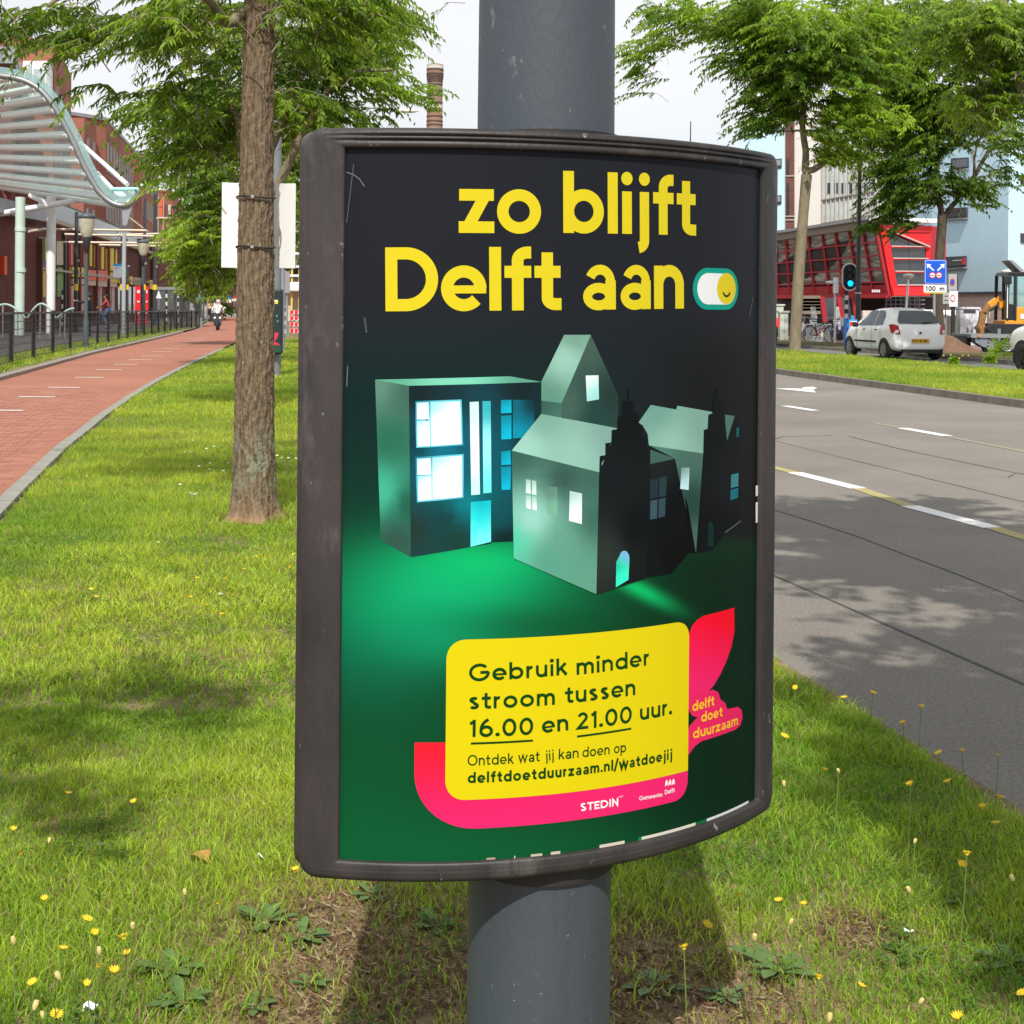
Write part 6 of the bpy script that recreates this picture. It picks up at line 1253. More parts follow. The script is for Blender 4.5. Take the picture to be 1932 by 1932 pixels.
p, q = P(363, 546, 84.6), P(377.5, 532, 84.6); lb.box(((p.x + q.x) / 2, 84.6, (p.z + q.z) / 2), (q.x - p.x, .1, q.z - p.z)); lb.build('advert_panel', mat('advert_lilac', (.70, .66, .74), .5, 0, .1, 4)); p, q = P(363, 534.5, 84.5), P(377.5, 532, 84.5); lb.box(((p.x + q.x) / 2, 84.52, (p.z + q.z) / 2), (q.x - p.x, .02, q.z - p.z)); lb.build('advert_header', m_sky)
r = rootat('round_sign', 'small round blue sign left of the shelter display', 'sign', PX(344.5, 88)); z = P(344.5, 534, 88).z; MB().tube([(0, 0, 0), (0, 0, z)], .03, 8).build('pole', m_grey, r); MB().tube([(0, -.05, z), (0, -.02, z)], .14, 18).build('sign_disc', m_sky, r)
r = signpost(391, 100, 3.6, 'stop_flag', 'tall white stop flag on a thin pole near the fence end', [('flag_board', m_sw, 386, 512, 396.5, 532, 0), ('flag_foot', m_sw, 385, 533, 400, 549, .02), ('dark_field', m_grey, 388.5, 520, 394.5, 525, -.03)])
r = rootat('round_sign', 'oval back of a round sign behind the scooter', 'sign', PX(414, 115)); z = P(414, 544, 115).z; MB().tube([(0, 0, 0), (0, 0, z)], .035, 8).build('pole', m_grey, r); MB().tube([(0, -.05, z), (.02, -.02, z)], .26, 18).build('sign_disc', m_sw, r)
r = rootat('traffic_light', 'small far traffic light showing red left of the round sign', 'traffic light', PX(405, 116)); z = P(405, 549, 116).z; MB().tube([(0, 0, 0), (0, 0, z)], .05, 8).build('pole', m_black, r); MB().box((.1, 0, z - .3), (.36, .25, 1.1)).build('housing', m_black, r); MB().tube([(0, -.15, z), (0, -.12, z)], .11, 14).build('red_lens', mat('red_lamp', (.9, .02, .02), .4, 0, 0, emit=((1, .02, .02), 2.0)), r)
r = signpost(442, 132, 2.4, 'direction_sign', 'far white and blue direction sign beside the tree trunk', [('sign_board', m_sw, 428, 558, 436.5, 571, 0), ('blue_field', m_blue, 430.5, 558, 437, 564, -.05), ('second_board', m_sw, 438, 563.5, 446, 568.5, -.02), ('red_field', m_sred, 439, 557.5, 444, 562, -.02)])
# bent handrails of the stair well
for x0, x1, zt, lb_ in ((-30, 48, 574, 'curved pale green handrail at the left edge behind the fence'), (52, 105, 573, 'curved pale green handrail between the two pillars'), (108, 140, 582, 'short rising handrail right of the white pillar')):
    r = rootat('stair_handrail', lb_, 'handrail', PX((x0 + x1) / 2, 58), 'pale handrails behind the fence'); lb = L_(r)
    pts = [P(x0 + (x1 - x0) * t, 600 - (600 - zt) * math.sin(math.pi * min(1, t * (1 if x0 < 100 else .5))), 58) for t in np.linspace(0, 1, 12)]; lb.tube(pts, .045, 8); lb.build('rail', mat('rail_green', (.30, .42, .37), .4, 0, .05))
    for t in (2, 5, 9): p = pts[t]; lb.tube([(p.x, p.y, 0), p], .03, 6); lb.build('rail_post', m_grey)
# barrier boards
r = rootat('barrier_board', 'red and white striped barrier boards beside the poster', 'barrier', PX(558, 66)); lb = L_(r)
for x in (548, 575): p = P(x, 585, 66); lb.box((p.x, 66, p.z / 2), (.05, .05, p.z)); lb.build('stand', m_grey)
for k, yy in enumerate((589, 600, 612, 624)):
    a, b = P(547, yy, 65.9), P(580, yy, 65.9); lb.box(((a.x + b.x) / 2, 65.9, a.z), (b.x - a.x, .03, .19)); bo = lb.build('board', m_sw)
    for j in range(4): x = a.x + (b.x - a.x) * (j + .5) / 4; lb.prism([(x - .08, 65.86, a.z - .09), (x + .05, 65.86, a.z - .09), (x + .12 - .04, 65.86, a.z + .09), (x - .13 + .05, 65.86, a.z + .09)], (0, .02, 0)); lb.build('red_stripe', m_redp)
r = rootat('direction_sign', 'grey back of a large sign panel below the white board', 'sign', PX(541, 60)); lb = L_(r)
p, q = P(535.5, 553, 60), P(547, 511, 60); lb.box(((p.x + q.x) / 2, 60, (p.z + q.z) / 2), (q.x - p.x, .06, q.z - p.z)); lb.build('sign_back', mat('sign_back_grey', (.30, .31, .32), .5, .3, .05)); lb.tube([PX(541, 60.1), (PX(541, 60.1).x, 60.1, q.z)], .05, 8); lb.build('pole', m_grey)
# street lamp with long arm
r = rootat('arm_lamp', 'street lamp with long thin arm reaching over the lawn', 'street lamp', PX(532.5, 45)); lb = L_(r)
q = PX(532.5, 45); zt = P(532, 200, 45).z; lb.tube([q, (q.x, 45, zt)], [.09, .05], 12); lb.build('pole', m_grey); e = P(748, 206, 45); lb.tube([(q.x, 45, zt - .2), (q.x + .8, 45, zt + .02), P(660, 201, 45), e], [.05, .045, .04, .03], 8); lb.build('arm', m_grey); lb.sphere(P(768, 209, 45), .36, 14, 8, (1, .35, .22)); lb.build('lamp_head', m_white)
# second display, same kind, further down the strip
YD = 28.7; pd = PX(519, YD); r = rootat('lamp_post', 'second grey lamp post of the same kind behind the tree trunk', 'lamp post', pd); MB().tube([(0, 0, z) for z in (-.05, 2, 5, 9)], [.13, .12, .105, .08], 24).build('pole', mat('post_paint_far', (.20, .21, .22), .5, .2, .08), r)
r = rootat('advertising_display', 'second poster display with toggle and tulip, half hidden by the trunk', 'poster display', (pd.x, YD - .16)); z0, z1 = P(520, 668, YD - .2).z, P(520, 545.5, YD - .2).z
hw = (PX(536, YD).x - PX(488, YD).x) / 2; cx_ = (PX(536, YD).x + PX(488, YD).x) / 2 - pd.x
MB().box((cx_, 0, (z0 + z1) / 2), (hw * 2, .22, z1 - z0)).build('frame', mat('frame_far', (.02, .022, .022), .5, 0, .1), r, bevel=.03)
def dq(name, x0, y0, x1, y1, m, dy=-.115):
    a, b = P(x0, y1, YD - .28), P(x1, y0, YD - .28); return MB().box(((a.x + b.x) / 2 - pd.x, dy, (a.z + b.z) / 2), (b.x - a.x, .01, b.z - a.z)).build(name, m, r)
dq('poster', 490, 549, 530, 665, mat('print_dark', (.012, .03, .028), .5, 0, 0)); dq('poster_foot', 490, 652, 530, 665, mat('print_green', (.01, .07, .04), .5, 0, 0), -.118)
o = dq('toggle_symbol', 513.5, 566, 524.5, 573.5, mat('print_white', (.7, .75, .72), .5, 0, 0), -.125); 
a = P(521.5, 570, YD - .3); MB().tube([(a.x - pd.x, -.135, a.z), (a.x - pd.x, -.13, a.z)], .035, 16).build('toggle_button', mat('print_yellow', (.72, .62, .04), .5, 0, 0), r)
tl = [(513, 627.5), (525.3, 627.5), (524.8, 634), (521, 641), (517, 644), (528, 649.5), (528, 651), (512.5, 651), (511, 643)]
MB().prism([((P(x, y, YD - .28).x - pd.x), -.125, P(x, y, YD - .28).z) for x, y in tl], (0, .005, 0)).build('tulip', mat('print_pink', (.62, .03, .10), .5, 0, 0), r)
for x, y in ((514.5, 593), (521.5, 594), (523, 604)): dq('lit_window', x, y, x + 2, y + 4, mat('print_teal', (.15, .35, .33), .5, 0, 0), -.125)

# ------------------------------------------------ people
def skinned(name, joints, edges, m, parent, lvl=1):
    me = bpy.data.meshes.new(name); me.from_pydata([j[:3] for j in joints], edges, []); o = bpy.data.objects.new(name, me); COL.objects.link(o); o.parent = parent
    sk = o.modifiers.new('skin', 'SKIN'); 
    for i, j in enumerate(joints): v = me.skin_vertices[0].data[i]; v.radius = (j[3], j[4] if len(j) > 4 else j[3]); v.use_root = (i == 0)
    ss_ = o.modifiers.new('sub', 'SUBSURF'); ss_.levels = lvl; ss_.render_levels = lvl; me.materials.append(m) if not isinstance(m, list) else [me.materials.append(x) for x in m]; 
    sk.use_smooth_shade = True; return o
m_skin = mat('skin', (.42, .24, .17), .55, 0, .05)
def hand(parent, c, d, m, s=1.):
    c = Vector(c); d = Vector(d).normalized(); sd = d.cross(Vector((0, 0, 1))).normalized(); mb = MB(); mb.sphere(c, .042 * s, 8, 6, (1, .6, 1))
    for k in range(4): a = c + d * .03 * s + sd * (k - 1.5) * .019 * s; mb.tube([a, a + d * (.05 - .004 * abs(k - 1.3)) * s, a + d * .075 * s - Vector((0, 0, .02))], [.009, .008, .006], 6)
    mb.tube([c + sd * .03 * s, c + sd * .055 * s + d * .03 * s], [.011, .008], 6); return mb.build('hand', m, parent)
def person(name, label, loc, rz, pose, cols, group=None, scale=1., hair=(.03, .02, .015), seated=False, helmet=None):
    r = thing('person', label, 'person', loc, rz, group); r.scale = (scale,) * 3; top, leg = cols
    J = dict(pel=(0, 0, .95), wai=(0, .0, 1.10), che=(0, 0, 1.32), neck=(0, 0, 1.47), kl=(-.10, -.02, .50), kr=(.10, -.02, .50), fl=(-.11, .0, .08), fr=(.11, .0, .08), tl=(-.12, -.15, .035), tr=(.12, -.15, .035), el=(-.27, .02, 1.14), er=(.27, .02, 1.14), hl=(-.29, -.08, .90), hr=(.29, -.08, .90)); J.update(pose)
    P2 = lambda k: J[k]
    sl = tuple(Vector(J['che']) + Vector((-.17, 0, .08))); sr = tuple(Vector(J['che']) + Vector((.17, 0, .08)))
    hpl = tuple(Vector(J['pel']) + Vector((-.09, 0, -.04))); hpr = tuple(Vector(J['pel']) + Vector((.09, 0, -.04)))
    skinned('torso', [(*J['pel'], .15, .11), (*J['wai'], .135, .10), (*J['che'], .16, .11), (*J['neck'], .06), (*sl, .07), (*J['el'], .048), (*J['hl'], .034), (*sr, .07), (*J['er'], .048), (*J['hr'], .034)], [(0, 1), (1, 2), (2, 3), (2, 4), (4, 5), (5, 6), (2, 7), (7, 8), (8, 9)], top, r)
    skinned('legs', [(*J['pel'], .14, .11), (*hpl, .095), (*J['kl'], .06), (*J['fl'], .042), (*hpr, .095), (*J['kr'], .06), (*J['fr'], .042)], [(0, 1), (1, 2), (2, 3), (0, 4), (4, 5), (5, 6)], leg, r)
    for f, t in (('fl', 'tl'), ('fr', 'tr')): a, b = Vector(J[f]), Vector(J[t]); MB().tube([a + (a - b) * .3, a, b], [.035, .045, .035], 8).build('shoe', m_black, r)
    hc = Vector(J['neck']) + Vector((0, -.02, .15)); h = MB(); h.sphere(hc, .105, 16, 12, (.78, .92, 1.15)); h.tube([hc - Vector((0, -.01, .2)), hc - Vector((0, 0, .07))], .05, 10); h.sphere(hc + Vector((0, -.098, -.01)), .018, 8, 6, (.8, 1, 1.5))
    for s in (-1, 1): h.sphere(hc + Vector((s * .083, 0, 0)), .025, 8, 6, (.4, .8, 1.2))
    hd2 = h.build('head', m_skin, r)
    for s in (-1, 1): MB().sphere(hc + Vector((s * .032, -.09, .02)), .011, 8, 6).build('eye', m_black, hd2)
    MB().sphere(hc + Vector((0, -.09, -.05)), .02, 8, 6, (1.2, .4, .3)).build('mouth', mat('lips', (.35, .10, .09), .5, 0, 0), hd2)
    if helmet: MB().sphere(hc + Vector((0, .015, .03)), .14, 16, 10, (.95, 1.05, 1)).build('helmet', helmet, r)
    else: MB().sphere(hc + Vector((0, .022, .035)), .112, 14, 10, (.86, .95, 1.08)).build('hair', mat('hair_dark', hair, .6, 0, .1), r)
    for s in ('hl', 'hr'): e = Vector(J['e' + s[1]]); hh = Vector(J[s]); hand(r, hh + (hh - e).normalized() * .04, hh - e, m_skin)
    return r
m_cblack = mat('cloth_black', (.012, .012, .013), .85, 0, .2); m_cgrey = mat('cloth_pale', (.62, .58, .57), .85, 0, .08); m_ctan = mat('cloth_tan', (.50, .33, .18), .85, 0, .1); m_cnavy = mat('cloth_navy', (.02, .025, .045), .85, 0, .1); m_cred = mat('cloth_red', (.35, .06, .06), .85, 0, .3, 9); m_jean = mat('jeans_blue', (.10, .22, .50), .85, 0, .1)
person('p', 'person in black taking a picture with raised arms behind the fence', (*PX(168, 60)[:2], 0), R_(-100), dict(el=(-.20, -.28, 1.36), hl=(-.12, -.50, 1.42), er=(.22, -.30, 1.36), hr=(.10, -.52, 1.42)), (m_cblack, m_cblack), scale=1.07, hair=(.02, .02, .02))
person('p', 'person in tan top and dark trousers standing at the end of the fence', (*PX(394, 109)[:2], 0), R_(10), {}, (m_ctan, m_cnavy), hair=(.12, .04, .02), scale=1.02)
person('p', 'person in red and white jacket and jeans riding a bicycle past the shops', (*PX(204, 80)[:2], .12), R_(-80), dict(pel=(0, .05, .98), che=(0, -.08, 1.36), wai=(0, 0, 1.14), neck=(0, -.12, 1.50), kl=(-.1, -.32, .72), kr=(.1, -.22, .56), fl=(-.1, -.18, .30), fr=(.1, -.05, .14), tl=(-.1, -.32, .26), tr=(.1, -.19, .10), el=(-.24, -.3, 1.18), er=(.24, -.3, 1.18), hl=(-.2, -.52, 1.08), hr=(.2, -.52, 1.08)), (m_cred, m_jean))
def bicycle(x, Y, rz, label, col, z=0., white_rim=False, group='parked bicycles'):
    r = thing('bicycle', label, 'bicycle', (*PX(x, Y)[:2], z), rz, group); fm = mat('bike_' + col[0], col[1], .35, .1, .05)
    for cx in (-.53, .53):
        wl = MB(); pts = [(cx + .34 * math.cos(a), 0, .35 + .34 * math.sin(a)) for a in np.linspace(0, 2 * math.pi, 25)]; wl.tube(pts, .018, 6, False); w_ = wl.build('wheel', m_sw if white_rim else m_black, r)
        sp = MB(); [sp.bar((cx, 0, .35), (cx + .32 * math.cos(a), 0, .35 + .32 * math.sin(a)), .005) for a in np.linspace(0, 2 * math.pi, 13)[:-1]]; sp.build('spokes', m_grey, w_, kind='stuff')
        MB().tube([(cx + .39 * math.cos(a), 0, .35 + .39 * math.sin(a)) for a in np.linspace(.3, 2.9, 12)], .02, 6).build('mudguard', m_sw if white_rim else fm, r)
    f = MB(); 
    for a, b in (((-.53, 0, .35), (-.15, 0, .32)), ((-.15, 0, .32), (-.27, 0, .85)), ((-.53, 0, .35), (-.25, 0, .75)), ((-.15, 0, .32), (.34, 0, .82)), ((-.24, 0, .66), (.34, 0, .88)), ((.53, 0, .35), (.34, 0, .95))): f.tube([a, b], .017, 6)
    f.build('frame', fm, r); MB().box((-.29, 0, .92), (.24, .14, .05)).build('saddle', m_black, r, bevel=.02)
    MB().tube([(.20, -.27, 1.02), (.34, -.14, 1.08), (.33, 0, 1.06), (.34, .14, 1.08), (.20, .27, 1.02)], .013, 6).build('handlebar', m_grey, r); MB().bar((.34, 0, .9), (.33, 0, 1.06), .025).build('stem', m_grey, r); MB().bar((-.75, 0, .74), (-.35, 0, .76), .12, .02).build('rack', m_black, r)
    return r
bicycle(206, 80, R_(100), 'bicycle ridden by the person in the red and white jacket', ('dark', (.03, .03, .035)), .03, group=None)
bicycle(221, 78, R_(20), 'parked dark bicycle beside the canopy mast', ('dark', (.03, .03, .035)), .03); bicycle(284, 92, R_(40), 'parked bicycle left of the tallest tram mast', ('dark', (.03, .03, .035)), .03); bicycle(331, 95, R_(60), 'parked bicycle in the dark passage', ('dark', (.03, .03, .035)), .03)
# scooter and rider on the cycle path
Gs = G(411, 624); sc = thing('scooter', 'black motor scooter with round headlight coming along the cycle path', 'scooter', (Gs.x, Gs.y, .04), R_(8))
MB().tube([(.0, -.62 + .0, .25)] , .1) if 0 else None
for cy in (-.62, .62): MB().tube([(.0 + dx, cy, .25) for dx in (-.06, -.03, .03, .06)], [.20, .25, .25, .20], 20).build('wheel', m_black, sc)
MB()._lathe([(.0, 0)], (0, 0, 0), 3, False) if 0 else None
body = MB(); body.prism([(-.20, -.50, .30), (.20, -.50, .30), (.24, -.42, .62), (.19, -.36, .95), (-.19, -.36, .95), (-.24, -.42, .62)], (0, .06, 0)); body.build('front_shield', m_black, sc, bevel=.02)
MB().prism([(-.07, -.80, .42), (.07, -.80, .42), (.10, -.55, .56), (-.10, -.55, .56)], (0, .02, -.12)).build('mudguard', m_black, sc); MB().box((0, .35, .55), (.30, .85, .32)).build('body', m_black, sc, bevel=.06); MB().box((0, .3, .76), (.28, .75, .10)).build('seat', m_cblack, sc, bevel=.04); MB().box((0, -.1, .28), (.34, .5, .08)).build('floorboard', m_black, sc)
MB().sphere((0, -.45, .98), .10, 14, 8, (1, .7, .9)).build('headlight', mat('lamp_lens', (.85, .85, .82), .2, 0, 0, emit=((1, .98, .9), .8)), sc); MB().tube([(-.33, -.28, 1.02), (0, -.4, 1.0), (.33, -.28, 1.02)], .02, 8).build('handlebar', m_grey, sc)
for s in (-1, 1): MB().sphere((s * .14, -.47, .66), .05, 10, 6).build('indicator', mat('lamp_lens', (0, 0, 0)), sc); MB().tube([(s * .25, -.32, 1.03), (s * .36, -.36, 1.18)], .01, 6).build('mirror_arm', m_grey, sc); MB().box((s * .37, -.36, 1.2), (.11, .02, .07)).build('mirror', m_sw, sc, bevel=.01)
MB().prism([(-.18, -.44, 1.05), (.18, -.44, 1.05), (.15, -.36, 1.42), (-.15, -.36, 1.42)], (0, .008, 0)).build('windscreen', mat('clear_screen', (.75, .75, .75), .1, 0, 0, alpha=.35), sc)
person('p', 'rider in pale jacket with pink helmet sitting on the black scooter', (Gs.x, Gs.y, .02), R_(8), dict(pel=(0, .22, .88), wai=(0, .2, 1.03), che=(0, .10, 1.26), neck=(0, .06, 1.40), kl=(-.16, -.18, .72), kr=(.16, -.18, .72), fl=(-.15, -.12, .36), fr=(.15, -.12, .36), tl=(-.15, -.27, .33), tr=(.15, -.27, .33), el=(-.32, -.02, 1.14), er=(.32, -.02, 1.14), hl=(-.31, -.24, 1.04), hr=(.31, -.24, 1.04)), (m_cgrey, m_cgrey), helmet=mat('helmet_pink', (.62, .42, .42), .3, 0, .05), scale=.97)
# ------------------------------------------------ right side: buildings
m_bluew = mat('blue_render', (.60, .84, .95), .8, 0, .04, .6, .1, 60); m_cream = mat('cream_panel', (.76, .73, .68), .7, 0, .05, .5); m_brickl = brickmat('brick_pale', (.80, .68, .58), (.66, .56, .48), (.5, .45, .4)); m_bricks = brickmat('brick_strip', (.22, .09, .07), (.17, .07, .055), (.12, .08, .07))
m_gcurt = mat('curtain_glass', (.50, .54, .53), .15, 0, .35, .8, spec=.8)
bb = (px(1400, 96), px(1762, 86)); BH = 14.5
def bl(y, x=1550, Y=90): return P(x, y, Y).z
bld = rootat('pale_building', 'pale office building with blue, cream and glazed fronts behind the trees', 'building', (*bb[0], 0)); lb = L_(bld)
lb.prism([(*bb[0], 0), (*bb[1], 0), (bb[1][0] + 3, bb[1][1] + 14, 0), (bb[0][0] + 2, bb[0][1] + 14, 0)], (0, 0, bl(196))); lb.build('wall', m_cream)
panel(lb, 1400, 240, 1483, 600, *bb, 'blue_front', m_bluew, .25); panel(lb, 1400, 236, 1483, 241, *bb, 'roof_edge', m_white, .35)
panel(lb, 1483, 200, 1499, 600, *bb, 'brick_strip', m_bricks, .1)
for ya, yb in ((300, 330), (345, 390), (392, 405)): panel(lb, 1484.5, ya, 1489, yb, *bb, 'window', m_glassd, .04, off=.1)
for yy in (331, 407, 414): panel(lb, 1483, yy, 1499, yy + 2, *bb, 'sill_band', m_framew, .06, off=.1)
for x0, x1, ya, yb in ((1455, 1475, 299, 320), (1455, 1474.5, 368, 388), (1455, 1473, 438, 448)):
    o = panel(lb, x0, ya + 2, x1, yb, *bb, 'window', m_framed, .06, ya, yb - 3, off=.25); panel(lb, x0 + 3, ya + 4, x1 - 2, yb - 5, *bb, 'pane', mat('pane_grey', (.30, .34, .34), .15, 0, .3, 2, spec=.8), .04, ya + 2, yb - 8, off=.31, parent=o)
panel(lb, 1552, 225, 1652, 438, *bb, 'curtain_wall', m_gcurt, .06)
for k in range(13): x = 1552 + 8.3 * k; panel(lb, x, 222, x + 1.3, 438, *bb, 'mullion', m_framew, .12, off=.06)
for yy in (300, 377, 421): panel(lb, 1552, yy, 1652, yy + 2.5, *bb, 'transom', mat('brown_metal', (.24, .20, .16), .5, .2, .05), .14, yy - 17, yy - 14.5, off=.06)
for k in range(6): panel(lb, 1560 + 14 * k, 424, 1567 + 14 * k, 436, *bb, 'pane', m_glassd, .03, off=.07); 
for k in range(6): panel(lb, 1560 + 14 * k, 345, 1567 + 14 * k, 365, *bb, 'pane', m_glassd, .03, off=.07)
for x0, ya, yb in ((1672, 200, 222), (1672, 262, 286), (1680, 330, 352), (1725, 200, 222), (1725, 262, 286), (1660, 430, 444)): panel(lb, x0, ya, x0 + 14, yb, *bb, 'window', m_glassd, .05)
panel(lb, 1640, 186, 1755, 200, *bb, 'roof_edge', m_white, .4)
# blue corner building
cA, cB, cC = px(1757, 79), px(1901, 71), px(2120, 80)
blu = rootat('blue_building', 'light blue rendered building with brick base and slit windows', 'building', (*cB, 0)); lb = L_(blu)
HB = P(1900, 194, 71).z; ZBk = P(1900, 552, 71).z
lb.prism([(*cA, ZBk), (*cB, ZBk), (*cC, ZBk), (cC[0], 92, ZBk), (cA[0], 92, ZBk)], (0, 0, HB - ZBk)); lb.build('wall', m_bluew)
ins = lambda p: (p[0] * 1.002, p[1] * 1.002)
lb.prism([(*ins(cA), 0), (*ins(cB), 0), (*ins(cC), 0), (cC[0], 92, 0), (cA[0], 92, 0)], (0, 0, ZBk)); lb.build('brick_base', m_brickl)
a, b = Vector((*cA, ZBk)), Vector((*cB, ZBk)); lb.bar(a + Vector((0, -.03, 0)), b + Vector((0, -.03, 0)), .12, .12); lb.build('drip_edge', m_framed)
bp = (cA, cB)
for x0, x1, ya, yb, rr2 in ((1786, 1826, 391, 411, 0), (1784, 1824, 483, 504, 1), (1796, 1828, 297, 318, 0), (1800, 1830, 215, 232, 0)):
    o = panel(lb, x0, ya + 2, x1, yb + 3, *bp, 'window', m_framed, .07, ya, yb); panel(lb, x0 + 2.5, ya + 5, x1 - 2, yb - 1, *bp, 'pane', m_glassd, .04, ya + 2.5, yb - 4, off=.07, parent=o)
    panel(lb, x0 - 1, yb + 3, x1 + 1, yb + 5, *bp, 'sill', m_grey, .2, yb, yb + 2)
    if rr2: panel(lb, x0 + 14, ya + 8, x1 - 8, ya + 9.5, *bp, 'blind', m_sw, .02, ya + 7, ya + 8.5, off=.11); panel(lb, x1 - 9, ya + 4, x1 - 3, yb - 5, *bp, 'curtain', m_redp, .02, off=.112)
br2 = (cB, cC)
for ya in (330, 440): panel(lb, 1925, ya, 1960, ya + 18, *br2, 'window', m_framed, .06, ya + 2, ya + 20)
panel(lb, 1850, 587, 1868, 600, *bp, 'basement_opening', mat('buff_panel', (.50, .48, .38), .7, 0, .1), .05) 
# brick wall, low, right of the red building + passage
# --- red glazed building
YR0, YR1 = 78., 66.
rb_ = rootat('red_glass_building', 'red framed glass pavilion with outward leaning windows', 'building', tuple(PX(1680, YR1))); lb = L_(rb_)
m_redf = mat('red_frame_dull', (.42, .028, .04), .4, .1, .06); m_redb = mat('red_frame', (.80, .02, .025), .35, .0, .04)
def refl_glass():  # paler stretched bands in the glass colour are painted reflections
    m = mat('painted_refl_glass', (.10, .115, .11), .08, 0, 0, 1.1, spec=.9, col2=(.34, .37, .35), stretch=(.35, .35, 3.2), thr=(.44, .60)); nn_ = [n for n in m.node_tree.nodes if n.type == 'TEX_NOISE'][0]; nn_.inputs['Detail'].default_value = 1.2; nn_.inputs['Distortion'].default_value = 1.4; return m
m_pg = refl_glass()
TL, TR = P(1400, 460, 81), P(1655, 425, YR1); BL, BR = P(1400, 560, 81.6), P(1681, 558, YR1 + .2)
def lf_(s, t): return (TL.lerp(TR, s)).lerp(BL.lerp(BR, s), t)     # s along, t down
nL = (TR - TL).cross(BL - TL).normalized(); nL = nL if nL.y < 0 else -nL
lb.prism([lf_(0, 0), lf_(1, 0), lf_(1, 1), lf_(0, 1)], tuple(-nL * .3)); lb.build('inner_wall', mat('room_dark', (.03, .032, .033), .6, 0, .2))
S = [.30, .385, .47, .555, .655, .745, .835, .92, 1.0]; ssx = [0, .10, .20] + S; Tt = [.03, .23, .42, .61, .80]
for i in range(len(ssx) - 1):
    for j in range(4):
        lb.prism([lf_(ssx[i], Tt[j]) + nL * .03, lf_(ssx[i + 1], Tt[j]) + nL * .03, lf_(ssx[i + 1], Tt[j + 1]) + nL * .03, lf_(ssx[i], Tt[j + 1]) + nL * .03], tuple(nL * .03)); lb.build('glass_pane', m_pg)
for s_ in ssx: lb.bar(lf_(s_, 0) + nL * .1, lf_(s_, 1) + nL * .1, .13, .14); lb.build('mullion', m_redf)
for t_ in Tt[1:]: lb.bar(lf_(0, t_) + nL * .12, lf_(1, t_) + nL * .12, .09, .07); lb.build('transom', m_redf)
lb.prism([lf_(0, .84) + nL * .05, lf_(1, .84) + nL * .05, lf_(1, .98) + nL * .05, lf_(0, .98) + nL * .05], tuple(nL * .08)); lb.build('parapet', m_redf)
lb.bar(lf_(0, 1) + nL * .1, lf_(1, 1) + nL * .1, .3, .2); lb.build('lower_beam', m_redf)
lb.bar(lf_(0, -.03) + nL * .15, lf_(1, -.03) + nL * .15, .5, .42); lb.build('eaves_panel', mat('brown_metal', (0, 0, 0)))
lb.bar(lf_(0, -.10) + nL * .2, lf_(1, -.10) + nL * .2, .6, .14); lb.build('roof_edge', m_grey)
TC, BC = P(1753, 427, YR1 + 1.5), P(1748, 558, YR1 + 1.5)
def rf_(s, t): return (TR.lerp(TC, s)).lerp(BR.lerp(BC, s), t)
nR = (TC - TR).cross(BR - TR).normalized(); nR = nR if nR.y < 0 else -nR
lb.prism([rf_(0, 0), rf_(1, 0), rf_(1, 1), rf_(0, 1)], tuple(-nR * .3)); lb.build('inner_wall', mat('room_dark', (0, 0, 0)))
for j, (a, b) in enumerate(((.10, .30), (.31, .48), (.49, .66), (.67, .85))):
    for s0_, s1_ in ((.12, .55), (.56, .94)): lb.prism([rf_(s0_, a) + nR * .03, rf_(s1_, a) + nR * .03, rf_(s1_, b) + nR * .03, rf_(s0_, b) + nR * .03], tuple(nR * .03)); lb.build('glass_pane', mat('dark_pane', (.035, .04, .045), .06, 0, .3, .7, spec=.9))
for a, b, wd in ((0, .09, 0), (.88, 1, 0)):
    lb.prism([rf_(0, a) + nR * .06, rf_(1, a) + nR * .06, rf_(1, b) + nR * .06, rf_(0, b) + nR * .06], tuple(nR * .16)); lb.build('red_fascia', m_redb)
lb.prism([rf_(.15, .08) + nR * .07, rf_(.95, .08) + nR * .07, rf_(.95, .30) + nR * .07], tuple(nR * .08)); lb.build('gusset', m_redb)
lb.bar(rf_(.04, 0) + nR * .1, rf_(.04, 1) + nR * .1, .16, .22); lb.build('corner_post', m_redb); lb.bar(rf_(.11, 0) + nR * .1, rf_(.11, 1) + nR * .1, .09, .18); lb.build('corner_post', m_redb); lb.bar(rf_(.96, 0) + nR * .1, rf_(.96, 1) + nR * .1, .12, .2); lb.build('corner_post', m_redb)
for t_ in (.31, .48, .665, .86): lb.bar(rf_(.12, t_) + nR * .12, rf_(.98, t_) + nR * .12, .07, .08); lb.build('transom', m_redb); lb.bar(rf_(.14, t_ - .012) + nR * .24, rf_(.94, t_ - .012) + nR * .18, .03, .05); lb.build('shelf_edge', m_framew)
lb.bar(rf_(.1, .06) + nR * .26, rf_(.95, .30) + nR * .26, .05, .06); lb.build('shelf_edge', m_framew)
lb.bar(rf_(-.1, -.07) + nR * .2, rf_(1.0, -.07) + nR * .2, .6, .2); lb.build('roof_edge', m_white)
lb.prism([TL + Vector((0, .5, .1)), TR + Vector((0, .5, .1)), TC + Vector((0, .5, .1)), (TC.x, 84, TC.z), (TL.x, 86, TL.z)], (0, 0, .1)); lb.build('roof', m_grey)
lb.prism([(P(1753, 430, 68).x, 68, 3), (P(1785, 430, 69).x, 69, 3), (P(1785, 430, 69).x, 69, P(1785, 427, 69).z), (P(1753, 430, 68).x, 68, P(1753, 427, 68).z)], (0, .3, 0)); lb.build('side_bay', m_redf)
